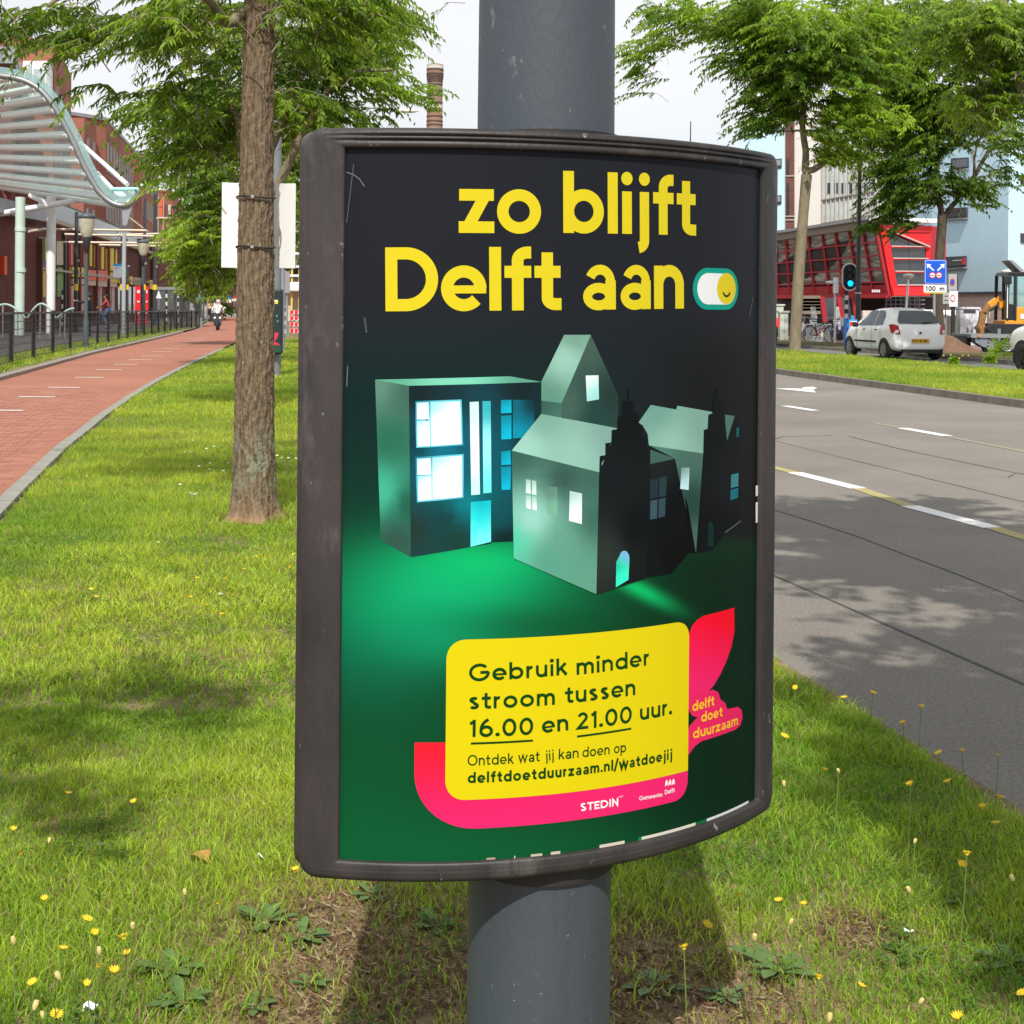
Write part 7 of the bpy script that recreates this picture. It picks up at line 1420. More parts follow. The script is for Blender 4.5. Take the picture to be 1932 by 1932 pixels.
# recess and slanted columns at street level
q = [px(1400, 79), px(1560, 74), px(1700, 69.5), px(1765, 70)]; zt = P(1660, 560, 70).z
for a, b in zip(q, q[1:]): lb.prism([(*a, 0), (*b, 0), (*b, zt), (*a, zt)], (0, .3, 0)); lb.build('recess_wall', mat('recess_dark', (.035, .022, .022), .7, 0, .3, 1))
for x0, x1 in ((1550, 1558), (1582, 1590), (1611, 1616)): lb.bar(P(x0, 560, 69), P(x1, 612, 69), .22, .22); lb.build('slanted_column', m_redf)
for x0, x1 in ((1556, 1583), (1588, 1613)): lb.prism([P(x0, 604, 69.2), P(x1 + 3, 604, 69.2), P(x1, 562, 69.2), P(x0 - 2, 562, 69.2)], (0, .04, 0)); lb.build('glass_pane', m_glassd)
for k in range(8): a = P(1672 + k * 9, 590, 68.8); b = P(1672 + k * 9, 560, 68.8); lb.bar(a, b, .04)
for yy in (566, 574, 582): lb.bar(P(1670, yy, 68.8), P(1745, yy, 68.8), .04)
lb.build('grille', m_grey, kind='stuff'); 
p, q_ = P(1667, 591, 68.9), P(1677, 581, 68.9); lb.box(((p.x + q_.x) / 2, 68.9, (p.z + q_.z) / 2), (q_.x - p.x, .03, q_.z - p.z)); lb.build('notice', m_grey)
p, q_ = P(1640, 596, 67.5), P(1720, 588, 67.5); lb.prism([(PX(1628, 67.5).x, 67.5, 0), (PX(1730, 67.5).x, 67.5, 0), (PX(1730, 67.5).x, 67.5, P(1700, 587, 67.5).z), (PX(1628, 67.5).x, 67.5, P(1640, 586, 67.5).z)], (0, .3, 0)); lb.build('low_brick_wall', m_brickl)
p = P(1548, 580, 68.5); 
for yy in (563, 569, 575, 581, 587): lb.bar(P(1508, yy, 68.8), P(1548, yy, 68.8), .03, .28)
lb.build('shutter_slats', mat('brown_metal', (0, 0, 0)), kind='stuff')
for k in range(5): lb.bar(P(1709 + k * 3.2 - 64, 549, 66.1), P(1709 + k * 3.2 - 62, 549, 66.1), .05, .12)
lb.build('facade_lettering', m_sw, kind='stuff')
# --- masts and cranes
r = rootat('street_lamp', 'dark grey double armed street lamp in front of the red pavilion', 'street lamp', PX(1619, 55)); zt = P(1628, 252, 55).z; xx = PX(1619, 55).x
MB().tube([(0, 0, 0), (0, 0, 1.2), (.02, 0, zt)], [.115, .10, .07], 14).build('pole', m_dkgrey, r); 
for x1, yy in ((1435, 247), (1700, 259)): e = P(x1, yy, 54); m_ = P((1628 + x1) / 2, yy - (1 if x1 < 1600 else 3), 54.5); MB().tube([(.02, 0, zt - .1), (m_.x - xx, m_.y - 55, m_.z), (e.x - xx, e.y - 55, e.z)], [.06, .045, .035], 8).build('arm', m_dkgrey, r)
e = P(1700, 260, 54); MB().sphere((e.x - xx + .3, -1, e.z), .3, 12, 8, (1.4, .5, .35)).build('lamp_head', m_dkgrey, r)
MB().tube([(0, 0, P(1620, 554, 55).z), (0, 0, P(1620, 552, 55).z)], .118, 14).build('clamp', m_sw, r)
r = rootat('antenna_mast', 'thin distant antenna mast above the poster frame', 'mast', PX(1300, 300)); MB().tube([(0, 0, 0), (0, 0, P(1300, 229, 300).z)], [.35, .12], 6).build('pole', m_dkgrey, r)
# --- traffic light
r = rootat('traffic_light', 'traffic light with white rimmed black backplate showing green on a banded pole', 'traffic light', PX(1597, 58)); xx = PX(1597, 58).x
def oval(x0, y0, x1, y1, Y, n=10):
    a, b = P(x0, y1, Y), P(x1, y0, Y); rr = (b.x - a.x) / 2; cx = (a.x + b.x) / 2 - xx; z0, z1 = a.z + rr, b.z - rr
    return [(cx + rr * math.cos(t), z1 + rr * math.sin(t)) for t in np.linspace(0, math.pi, n)] + [(cx + rr * math.cos(t), z0 + rr * math.sin(t)) for t in np.linspace(math.pi, 2 * math.pi, n)]
MB().prism([(x, -.30, z) for x, z in oval(1585, 496.5, 1615.5, 549, 58)], (0, .04, 0)).build('backplate_rim', m_sw, r); MB().prism([(x, -.325, z) for x, z in oval(1587.7, 499, 1612.8, 546.5, 58)], (0, .03, 0)).build('backplate', m_black, r)
for yy, m in ((507.5, mat('lens_dark', (.03, .02, .02), .3, 0, .1)), (521, mat('lens_dark', (0, 0, 0))), (535, mat('green_lamp', (.0, .5, .9), .3, 0, 0, emit=((0, .42, 1.0), 2.2)))):
    c = P(1600, yy, 58); MB().tube([(c.x - xx, -.36, c.z), (c.x - xx, -.33, c.z)], .115, 18).build('lens', m, r); h = MB(); h._lathe([(.13, 0), (.13, .16)], (0, 0, 0), 14, True); ho_ = h.build('visor', m_black, r); ho_.rotation_euler = (R_(90), 0, 0); ho_.location = (c.x - xx, -.34, c.z)
z1 = P(1597, 549, 58).z
for k in range(12): MB().tube([(0, 0, z1 * k / 12), (0, 0, z1 * (k + 1) / 12)], .07, 12).build('band', m_black if k % 2 else m_sw, r)
MB().box((-.12, -.02, z1 * .42), (.22, .2, .3)).build('push_button_box', m_sw, r, bevel=.02)
# edge-on sign on white pole
r = rootat('road_sign', 'white pole with a sign plate seen edge on and a red disc behind', 'sign', PX(1575.5, 60)); xx = PX(1575.5, 60).x
MB().tube([(0, 0, 0), (0, 0, P(1576, 524, 60).z)], .045, 10).build('pole', m_sw, r); z0, z1 = P(1576, 553, 60).z, P(1576, 524, 60).z
MB().box((.0, -.1, (z0 + z1) / 2), (.09, .6, z1 - z0)).build('sign_plate', m_sw, r); c = P(1580, 548, 60); o = MB().tube([(.13, -.1, c.z), (.16, -.1, c.z)], .26, 20).build('red_disc', m_redp, r)
c = P(1565, 533, 60); MB().sphere((c.x - xx, -.1, c.z), .14, 10, 6, (1.3, .6, .5)).build('small_lamp', m_sw, r)
# cabinets left
def cabinet(x0, x1, ytop, ybot, label, m, cap=True, dep=.6, name='utility_cabinet', extra=None):
    g = G((x0 + x1) / 2, ybot); Y = g.y; zt = P((x0 + x1) / 2, ytop, Y).z; w_ = (x1 - x0) / F * Y
    r = rootat(name, label, 'cabinet', g); MB().box((0, dep / 2, zt / 2), (w_, dep, zt)).build('housing', m, r, bevel=.015)
    if cap: MB().box((0, dep / 2, zt + .04), (w_ + .12, dep + .1, .08)).build('lid', m, r, bevel=.01)
    MB().box((0, -.006, zt * .5), (.012, .012, zt * .85)).build('door_gap', m_grey, r)
    return r, w_, zt
m_cab = mat('cabinet_cream', (.52, .56, .48), .6, 0, .08, 3); m_cabg = mat('cabinet_grey', (.45, .48, .47), .6, 0, .12, 3); m_cabw = mat('cabinet_white', (.66, .68, .72), .55, 0, .07, 2)
cabinet(1471.6, 1487, 590, 645, 'tall cream cabinet behind the black car, right one', m_cab); cabinet(1440, 1478, 577, 640, 'wide cream cabinet left of the median tree', m_cab)
r, w_, zt = cabinet(1527, 1567, 611, 645, 'low grey cabinet with pink graffiti among the bicycles', m_cabg, False)
m_graf = mat('graffiti_pink', (.75, .25, .25), .7, 0, .1)
def lfw(pts, root, m, name='graffiti_stroke', y=-.02, r_=.022): MB().tube([(x, y, z) for x, z in pts], r_, 5).build(name, m, root)
MB().box((-.1, -.012, zt * .55), (w_ * .55, .012, zt * .6)).build('door_panel', mat('panel_pale', (.6, .6, .58), .6, 0, .05), r)
for pts in ([(-.30, .28), (.02, .30)], [(-.24, .42), (-.02, .62), (-.02, .15)], [(-.02, .62), (.12, .60), (.12, .45), (-.02, .42)], [(-.2, .62), (-.26, .36), (-.05, .36)]): lfw([(a, b * zt * 1.25) for a, b in pts], r, m_graf)
# bicycles near it
bicycle(1513, 62, R_(65), 'white wheeled bicycle left of the graffiti cabinet', ('white', (.6, .6, .6)), .012, True); bicycle(1548, 61, R_(25), 'black bicycle leaning before the graffiti cabinet', ('dark', (0, 0, 0)), .012); bicycle(1585, 63, R_(50), 'blue bicycle right of the white pole', ('blue', (.03, .08, .35)), .012); bicycle(1505, 67, R_(-20), 'dark bicycle behind the median tree trunk', ('dark', (0, 0, 0)), .012); bicycle(1598, 66, R_(10), 'red bicycle behind the banded pole', ('red', (.35, .03, .03)), .012)
for x, lb_ in ((1524, 'silver scooter with clear windscreen behind the bicycles'), (1568, 'white scooter parked right of the graffiti cabinet')):
    r = thing('scooter', lb_, 'scooter', (*PX(x, 66)[:2], .012), R_(30), 'parked scooters'); 
    for cy in (-.6, .6): MB().tube([(dx, cy, .25) for dx in (-.05, -.02, .02, .05)], [.2, .25, .25, .2], 16).build('wheel', m_black, r)
    MB().box((0, .3, .6), (.3, .9, .3)).build('body', m_sw, r, bevel=.08); MB().prism([(-.18, -.5, .35), (.18, -.5, .35), (.2, -.4, .95), (-.2, -.4, .95)], (0, .06, 0)).build('front_shield', m_sw, r, bevel=.02); MB().tube([(-.3, -.3, 1.05), (0, -.4, 1.02), (.3, -.3, 1.05)], .02, 6).build('handlebar', m_grey, r); MB().prism([(-.2, -.45, 1.0), (.2, -.45, 1.0), (.14, -.35, 1.55), (-.14, -.35, 1.55)], (0, .01, 0)).build('windscreen', mat('clear_screen', (0, 0, 0)), r); MB().box((0, .3, .78), (.26, .7, .08)).build('seat', m_cblack, r, bevel=.03)
# blue barrier with chevron
r = rootat('chevron_barrier', 'blue framed barrier board with red and white chevron left of the white car', 'barrier', G(1604, 662)); g = r.location; Yb = g.y
def bqd(x0, y0, x1, y1, m, name, dy, th=.05): a, b = P(x0, y1, Yb), P(x1, y0, Yb); MB().box(((a.x + b.x) / 2 - g.x, dy, (a.z + b.z) / 2), (b.x - a.x, th, b.z - a.z)).build(name, m, r, bevel=.01)
bqd(1600, 603, 1617, 661, mat('barrier_blue', (.02, .32, .72), .5, 0, .05), 'blue_frame', 0, .12); bqd(1606, 595, 1610, 604, mat('barrier_blue', (0, 0, 0)), 'blue_handle', 0, .1); bqd(1593, 600, 1600, 655, mat('barrier_navy', (.01, .08, .30), .5, 0, .1), 'navy_post', .1, .08); bqd(1602, 606, 1616, 652, m_sw, 'white_board', -.07, .03)
for pts in ([(1602.5, 607), (1614, 607), (1602.5, 617)], [(1602.5, 632), (1615, 626), (1602.5, 641)]): MB().prism([(P(x, y, Yb).x - g.x, -.10, P(x, y, Yb).z) for x, y in pts], (0, .012, 0)).build('red_chevron', m_redp, r)
# blue lane sign with board
YS = 47.8; r = rootat('lane_sign', 'blue square lane sign with two white arrows and a 100 m board', 'sign', PX(1763.5, YS)); xx = PX(1763.5, YS).x
MB().tube([(0, .06, 0), (0, .06, P(1763, 500, YS).z)], .045, 10).build('pole', m_grey, r)
def sg(x0, y0, x1, y1, m, name, dy, bev=.0): a, b = P(x0, y1, YS), P(x1, y0, YS); return MB().box(((a.x + b.x) / 2 - xx, dy, (a.z + b.z) / 2), (b.x - a.x, .02, b.z - a.z)).build(name, m, r, bevel=bev)
def sxy(x, y): p = P(x, y, YS); return (p.x - xx, p.z)
def rrect(x0, y0, x1, y1, rc, dy, th):
    (a, z0), (b, z1) = sxy(x0, y1), sxy(x1, y0); pts = []
    for cx, cz, a0 in ((b - rc, z0 + rc, -90), (b - rc, z1 - rc, 0), (a + rc, z1 - rc, 90), (a + rc, z0 + rc, 180)): pts += [(cx + rc * math.cos(R_(a0 + t)), dy, cz + rc * math.sin(R_(a0 + t))) for t in (0, 30, 60, 90)]
    return MB().prism(pts, (0, th, 0))
m_bsign = mat('lane_sign_blue', (.005, .10, .62), .4, 0, .04)
rrect(1743.8, 490, 1786.2, 536, .06, 0, .03).build('sign_plate', m_bsign, r); rrect(1745, 491.3, 1785, 534.7, .05, -.006, .004).build('white_border', m_sw, r); rrect(1745.8, 492.1, 1784.2, 533.9, .045, -.012, .004).build('blue_field', m_bsign, r)
for s in (-1, 1):
    X = lambda x: 1765 + s * (x - 1765)
    MB().prism([(sxy(X(x), y)[0], -.020, sxy(X(x), y)[1]) for x, y in ((1769.5, 511.5), (1767.5, 509.5), (1776, 501.5), (1772.8, 499), (1782, 497.5), (1781, 507), (1778, 503.8))], (0, .006, 0)).build('white_arrow', m_sw, r)
    c = sxy(X(1771.2), 519.3); MB().tube([(c[0], -.024, c[1]), (c[0], -.018, c[1])], .108, 24).build('red_ring', m_sred, r); MB().tube([(c[0], -.028, c[1]), (c[0], -.023, c[1])], .078, 24).build('white_disc', m_sw, r); MB().box((c[0], -.031, c[1] - .005), (.095, .005, .026)).build('vehicle_mark', m_black, r)
sg(1742.7, 537.3, 1786.2, 551.2, m_sw, 'distance_board', .01)
m_ltr = m_black
def sline(pts, wd=.030, closed=False):
    q = [sxy(*p) for p in pts]; mb = MB()
    for i in range(len(q) - (0 if closed else 1)): a, b = q[i], q[(i + 1) % len(q)]; mb.bar((a[0], -.006 - .0006 * (i % 2), a[1]), (b[0], -.006 - .0006 * (i % 2), b[1]), .004, wd, up=(0, 0, 1)) if 0 else mb.tube([(a[0], -.004, a[1]), (b[0], -.004, b[1])], wd / 2, 6)
    mb.build('numeral', m_ltr, r)
sline([(1747.2, 541.5), (1748.8, 540), (1748.8, 548.5)]); 
for cx in (1755, 1762): sline([(cx + 2.4 * math.cos(t), 544.2 + 4.1 * math.sin(t)) for t in np.linspace(0, 2 * math.pi, 13)[:-1]], closed=True)
sline([(1773.5, 548.5), (1773.5, 543)]); sline([(1773.5, 544), (1775.3, 542.8), (1777, 544), (1777, 548.5)]); sline([(1777, 544), (1779, 542.8), (1780.8, 544), (1780.8, 548.5)])
sg(1744, 551.6, 1786, 553.4, mat('yellow_band', (0, 0, 0)), 'yellow_strip', .02)
# signs behind
YT = 50.; r = rootat('parking_signs', 'grey stack of parking signs right behind the blue lane sign', 'sign', PX(1799.5, YT)); xx = PX(1799.5, YT).x; YS = YT
MB().tube([(0, .08, 0), (0, .08, P(1799, 520, YT).z)], .07, 10).build('pole', mat('post_black', (.03, .03, .03), .5, 0, .1), r)
m_sgr = mat('sign_pale_grey', (.40, .40, .40), .5, 0, .05)
sg(1789.5, 517, 1805.5, 547, m_sgr, 'sign_plate', 0); sg(1790.5, 548.5, 1807, 578.5, m_sw, 'sign_plate', -.01); sg(1778.5, 552, 1790.5, 573, m_sgr, 'small_plate', -.02); sg(1805.5, 517, 1808.5, 578, m_dkgrey, 'plate_edge', .03)
for cx, cy, m1, m2 in ((1796.5, 532, m_sred, m_bsign), (1797, 563, m_sred, m_sw)):
    c = sxy(cx, cy)
    for rr_, mm, dy, nm in ((.085, m1, -.024, 'ring'), (.060, m2, -.03, 'disc')):
        o = MB().tube([(0, 0, 0), (0, -.006, 0)], rr_, 20).build(nm, mm, r); o.location = (c[0], dy, c[1]); o.scale = (1, 1, 1.45)
for yy in (558, 566): sg(1781, yy, 1788, yy + 1, m_black, 'text_line', -.034)
MB().tube([(sxy(1784, 573)[0], -.0, sxy(1784, 573)[1]), (sxy(1784, 600)[0], 0, sxy(1784, 600)[1])], .02, 6).build('small_pole', m_dkgrey, r)
# globe lamps
for x, y, xb, yb, Y, lb_ in ((1714, 520, 1706, 600, 60, 'white dish lamp on a leaning white pole before the red pavilion'), (1900, 513, 1900, 600, 56, 'cream dish lamp behind the excavator mirror')):
    r = rootat('dish_lamp', lb_, 'street lamp', PX(xb, Y), 'low dish lamps on white poles'); t_ = P(x, y + 4, Y); o = r.location
    MB().tube([(0, 0, 0), (t_.x - o.x, 0, t_.z)], [.06, .045], 10).build('pole', m_sw, r); MB()._lathe([(.04, -.08), (.18, .0), (.23, .09), (.22, .13), (.10, .17), (.001, .18)], (t_.x - o.x, 0, t_.z), 18, True).build('lamp_dish', mat('dish_white', (.62, .60, .56), .4, 0, .05), r)
# cabinets and panels at the right
cabinet(1765, 1786, 597, 652, 'white cabinet partly behind the white car', m_cabw); cabinet(1786, 1804, 595.5, 652, 'greenish weathered pillar cabinet next to it', mat('cabinet_mossy', (.30, .34, .22), .7, 0, .25, 1.5), False)
r, w_, zt = cabinet(1811, 1846.5, 583, 652, 'big white cabinet with two slot handles by the digging site', m_cabw)
for dx in (-.08, .1): MB().box((dx, -.012, zt * .42), (.035, .012, .24)).build('slot_handle', m_black, r)
MB().box((.0, -.010, zt * .93), (.5, .01, .14)).build('sticker', m_dkgrey, r)
cabinet(1848, 1862, 584, 648, 'narrow cream cabinet right of the big white one', m_cab, False)
r = rootat('concrete_steps', 'stack of pale slats between the cabinets', 'rack', G(1808, 650)); 
for k in range(6): MB().box((0, .2, .15 + k * .21), (.14, .3, .10)).build('slat', m_sw, r)
# white van behind
g = PX(1764, 66); r = thing('parked_van', 'white van with green stripe mostly hidden behind the white car', 'van', (g.x, 66, 0), R_(-90)); 
v = MB(); pr = [(-1.0, .35), (-1.0, 1.0), (-.95, 1.45), (-.70, 1.58), (.95, 1.56), (1.15, 1.30), (1.35, .95), (1.4, .35)]
v = MB(); v.prism([(-.9, a * 1.25, z * .93) for a, z in pr], (1.8, 0, 0)); v.build('body', mat('car_white', (.86, .86, .84), .25, 0, .02, coat=.5), r, bevel=.08); MB().box((-.92, -.3, 1.33), (.02, .75, .14)).build('green_stripe', mat('stripe_green', (.15, .50, .08), .4, 0, 0), r); MB().box((-.92, .8, 1.2), (.02, .7, .3)).build('window', m_glassd, r)
for a in (-.75, 1.0): MB().tube([(-.92, a, .32), (-.72, a, .32)], .32, 18).build('wheel', m_black, r)
# soil mound and digging
mo_ = MB(); n = 26; rdm = random.Random(5)
pts = [(i / n * 4 - 2, j / n * 3 - 1.5) for j in range(n + 1) for i in range(n + 1)]
mo_.add([(x * .75, y * .7, max(0, .60 * math.exp(-(x * x * .9 + y * y * 1.1)) + .06 * noise.noise(Vector((x * 2.3, y * 2.3, 3))) - .03)) for x, y in pts], [(j * (n + 1) + i, j * (n + 1) + i + 1, (j + 1) * (n + 1) + i + 1, (j + 1) * (n + 1) + i) for j in range(n) for i in range(n)], True)
o = mo_.build('soil_heap', mat('digging_soil', (0, 0, 0)) if 0 else mat('heap_soil', (.17, .10, .065), .95, 0, .3, 6, .6, 30)); o.location = (*PX(1787, 47.5)[:2], .05); tag(o, 'heap of brown soil right behind the white car', 'soil heap')
# sprigs
def bush(x, y, h, label, seed, flowers=0):
    g = G(x, y, .09); r = rootat('weed_bush', label, 'weed', (g.x, g.y, .08)); rd = random.Random(seed); sp = []
    for k in range(26): a = rd.uniform(0, 6.28); sp.append([rd.uniform(-.15, .15) * h, rd.uniform(-.15, .15) * h, h * rd.uniform(0, .5), .45 * math.cos(a), .45 * math.sin(a), rd.uniform(.6, 1.2), h * rd.uniform(.4, .7), rd.uniform(.4, .9)])
    V, Fa, C = leaves(np.array(sp), 12, .13, .045, seed); o = npmesh('foliage', V, Fa, m_leaf, C, r); o['kind'] = 'stuff'
    for k in range(flowers): MB().sphere((rd.uniform(-.4, .4), rd.uniform(-.3, .3), h * rd.uniform(.6, 1.1)), .02, 8, 5).build('flower_head', m_pet, r)
bush(1889, 682, .85, 'bright leafy weed in front of the trailer wheel', 3); bush(1868, 686, .4, 'low weed left of the bright leafy one', 4); bush(1800, 690, .28, 'yellow flowering weed on the median behind the kerb', 5, 7)

# ------------------------------------------------ vehicles
def torus_tyre(mb, c, R0, w_, n=28):
    prof = [(R0 * .62, -w_ / 2), (R0 * .93, -w_ / 2), (R0, -w_ * .36), (R0, w_ * .36), (R0 * .93, w_ / 2), (R0 * .62, w_ / 2)]
    vs = [(c[0] + x, c[1] + rr * math.cos(2 * math.pi * k / n), c[2] + rr * math.sin(2 * math.pi * k / n)) for rr, x in prof for k in range(n)]
    mb.add(vs, [(i * n + k, i * n + (k + 1) % n, (i + 1) * n + (k + 1) % n, (i + 1) * n + k) for i in range(len(prof) - 1) for k in range(n)], True)
m_tyre = mat('tyre', (.018, .018, .019), .8, 0, .2); m_rim = mat('rim_silver', (.40, .41, .42), .3, .7, .05); m_rimd = mat('rim_dark', (.05, .05, .055), .3, .6, .05); m_cglass = mat('car_glass', (.03, .036, .038), .05, 0, .3, 3, spec=.9); m_plast = mat('black_plastic', (.02, .02, .02), .55, 0, .1); m_tail = mat('tail_red', (.45, .01, .015), .2, 0, .15, 12, coat=.5); m_plate = mat('plate_yellow', (.80, .42, .02), .5, 0, .03)
def wheel(parent, x, y, R0, w_, side, spokes, rm):
    r = bpy.data.objects.new('wheel', None); COL.objects.link(r); r.parent = parent; r.location = (x, y, R0)
    mb = MB(); torus_tyre(mb, (0, 0, 0), R0, w_); mb.tube([(-w_ * .35, 0, 0), (w_ * .35 , 0, 0)], R0 * .62, 24); mb.build('tyre', m_tyre, r)
    xs = side * (w_ / 2 - .01); s = MB(); 
    s._lathe([(0, 0)], (0, 0, 0), 3, False) if 0 else None
    for k in range(spokes):
        a = 2 * math.pi * k / spokes; c, s_ = math.cos(a), math.sin(a); p, q = .14, .10
        s.prism([(xs, R0 * (.16 * c - p * s_ * .6), R0 * (.16 * s_ + p * c * .6)), (xs, R0 * (.62 * c - p * s_), R0 * (.62 * s_ + p * c)), (xs, R0 * (.62 * c + p * s_), R0 * (.62 * s_ - p * c)), (xs, R0 * (.16 * c + p * s_ * .6), R0 * (.16 * s_ - p * c * .6))], (side * .015, 0, 0))
    s.tube([(xs - .002, 0, 0), (xs + side * .02, 0, 0)], R0 * .18, 14)
    n = 24; vs = [(xs + dx, rr * R0 * math.cos(2 * math.pi * k / n), rr * R0 * math.sin(2 * math.pi * k / n)) for rr, dx in ((.56, 0), (.60, side * .018), (.65, side * .012)) for k in range(n)]
    s.add(vs, [(i * n + k, i * n + (k + 1) % n, (i + 1) * n + (k + 1) % n, (i + 1) * n + k) for i in range(2) for k in range(n)], True); s.build('rim', rm, r)
def car(name, label, loc, rz, st, paint, wr, axles, glass_st, tail=True, rim=None, spokes=7, W=.84, plate=True, group=None, ww=.19):
    """st: stations from rear to front (y, sill_z, belt_z, roof_z, halfwidth_belt, halfwidth_roof); car points to +Y"""
    r = thing(name, label, 'car', loc, rz, group); rings = []
    for (y, zs, zb, zr, wb, wr_) in st:
        zm = (zs + zb) / 2
        pts = [(0, zs - .02), (wb * .86, zs), (wb * .985, zs + .10), (wb, zm), (wb * .985, zb - .08), (wb * .93, zb), (wr_ + (wb * .93 - wr_) * .25, zb + (zr - zb) * .70), (wr_, zr - .055), (wr_ * .72, zr - .008), (0, zr + .012)]
        rings.append([(x, y, z) for x, z in pts] + [(-x, y, z) for x, z in pts[-2:0:-1]])
    n = len(rings[0]); mb = MB(); mb.add([p for rg in rings for p in rg], [(i * n + k, i * n + (k + 1) % n, (i + 1) * n + (k + 1) % n, (i + 1) * n + k) for i in range(len(rings) - 1) for k in range(n)], True)
    mb.add(rings[0], [tuple(range(n))], True); mb.add(rings[-1], [tuple(range(n))[::-1]], True)
    me = mb.mesh('body'); bm = bmesh.new(); bm.from_mesh(me); bmesh.ops.remove_doubles(bm, verts=bm.verts, dist=1e-4); bmesh.ops.recalc_face_normals(bm, faces=bm.faces); bm.to_mesh(me); bm.free(); me.materials.append(paint)
    b = bpy.data.objects.new('body', me); COL.objects.link(b); b.parent = r; ssm = b.modifiers.new('sub', 'SUBSURF'); ssm.levels = 2; ssm.render_levels = 2
    ys = [s[0] for s in st]
    def at(y, k): return float(np.interp(y, ys, [s[k] for s in st]))
    def sidept(y, f, out=.012):      # f 0 belt .. 1 roof
        zb, zr = at(y, 2), at(y, 3); wb, wr2 = at(y, 4) * .93, at(y, 5)
        t = f; x = wb + (wr2 - wb) * (.75 * t / .7 if t < .7 else .75 + .25 * (t - .7) / .3) ; return Vector((x + out, y, zb + (zr - .03 - zb) * t))
    for sgn in (-1, 1):
        for (poly, nm) in glass_st:
            q = []
            for i, (y, f) in enumerate(poly):
                y2, f2 = poly[(i + 1) % len(poly)]
                for t in (0, .25, .5, .75): q.append(sidept(y + (y2 - y) * t, f + (f2 - f) * t))
            cx = sum((p for p in q), Vector()) / len(q); cx = sidept(cx.y, sum(f for _, f in poly) / len(poly), .018)
            m2 = MB(); m2.add([(sgn * p.x, p.y, p.z) for p in q] + [(sgn * cx.x, cx.y, cx.z)], [((i, (i + 1) % len(q), len(q)) if sgn > 0 else ((i + 1) % len(q), i, len(q))) for i in range(len(q))], True); m2.build(nm, m_cglass, r)
        for ay in axles:
            arch = MB(); wbx = at(ay, 4); R3 = wr + .055
            arch.prism([(sgn * (wbx + .004), ay + R3 * math.cos(t), wr + R3 * math.sin(t)) for t in np.linspace(-.35, math.pi + .35, 22)], (-sgn * .25, 0, 0)); arch.build('wheel_arch', m_plast, r)
            wheel(r, sgn * (wbx - ww / 2 + .012), ay, wr, ww, sgn, spokes, rim or m_rim)
    return r, sidept, at
m_carw = mat('car_white', (0, 0, 0)) 
stY = [(0.0, .36, .62, .70, .70, .56), (.03, .30, .80, .92, .78, .62), (.10, .27, .97, 1.06, .815, .60), (.34, .25, .99, 1.41, .84, .54), (.62, .24, .98, 1.49, .845, .555), (1.2, .22, .96, 1.53, .845, .57), (1.9, .22, .95, 1.52, .845, .565), (2.35, .22, .95, 1.40, .845, .55), (2.75, .23, .95, 1.18, .84, .60), (3.1, .24, .92, 1.0, .83, .66), (3.45, .26, .80, .86, .79, .62), (3.68, .32, .66, .70, .68, .50), (3.75, .38, .56, .60, .56, .40)]
glY = [([(.86, .08), (1.42, .06), (1.42, .90), (1.05, .90), (.88, .6)], 'side_window'), ([(1.47, .06), (2.45, .08), (2.62, .14), (2.08, .90), (1.47, .90)], 'side_window')]
ax0 = Vector((11.72, 42.05)); hd_ = R_(10.5)
cr, sidept, at_ = car('white_hatchback', 'white small hatchback seen from behind on the far carriageway', (ax0.x + .62 * math.sin(hd_), ax0.y - .62 * math.cos(hd_), .005), hd_, stY, m_carw, .295, (.62, 3.08), glY)
# rear details: glass, lights, plate
def rearquad(poly, y_of, m, name, th=.012, parent=cr):
    q = [(x, y_of(x, z), z) for x, z in poly]; return MB().prism(q, (0, -th, 0)).build(name, m, parent, bevel=.004)
rg = [(-.52, 1.10), (.52, 1.10), (.60, 1.16), (.48, 1.40), (-.48, 1.40), (-.60, 1.16)]
MB().prism([(x, .115 + (z - 1.06) * .62 - .02, z) for x, z in [(-.60, 1.08), (-.2, 1.05), (.2, 1.05), (.60, 1.08), (.64, 1.13), (.50, 1.43), (-.50, 1.43), (-.64, 1.13)]], (0, .02, .01)).build('rear_window', m_cglass, cr)
for s in (-1, 1):
    MB().prism([(s * .84, .30, 1.03), (s * .80, .12, 1.05), (s * .66, .04, 1.00), (s * .60, .01, .76), (s * .72, .02, .76), (s * .83, .16, .79)], (s * .02, -.03, 0)).build('tail_light', m_tail, cr, bevel=.008)
    MB().prism([(s * .76, .03, .80), (s * .68, .01, .80), (s * .68, .01, .88), (s * .77, .03, .88)], (0, -.03, 0)).build('reverse_lamp', m_sw, cr)
    MB().box((s * .93, 2.42, 1.0), (.18, .10, .14)).build('wing_mirror', m_plast, cr, bevel=.03); MB().box((s * .862, 1.9, .52), (.02, 1.5, .05)).build('rubbing_strip', m_plast, cr)
    for yy in (1.15, 1.98): MB().box((s * .858, yy, .87), (.03, .16, .03)).build('door_handle', m_plast, cr, bevel=.01)
    for yy in (.86, 1.45, 2.5): MB().box((s * .853, yy, .62), (.004, .008, .62)).build('door_gap', m_plast, cr)
MB().box((0, -.012, .565), (.54, .02, .125)).build('number_plate', m_plate, cr); pl = MB()
for k, x in enumerate((-.20, -.14, -.06, .0, .08, .14, .19)): pl.box((x, -.025, .565), (.035, .004, .07)) if k % 2 else (pl.box((x - .015, -.025, .565), (.010, .004, .07)), pl.box((x + .015, -.025, .565), (.010, .004, .07)), pl.box((x, -.025, .595), (.03, .0045, .010)))
pl.build('plate_lettering', m_black, cr, kind='stuff'); MB().box((-.262, -.024, .565), (.02, .004, .12)).build('plate_band', m_blue, cr)
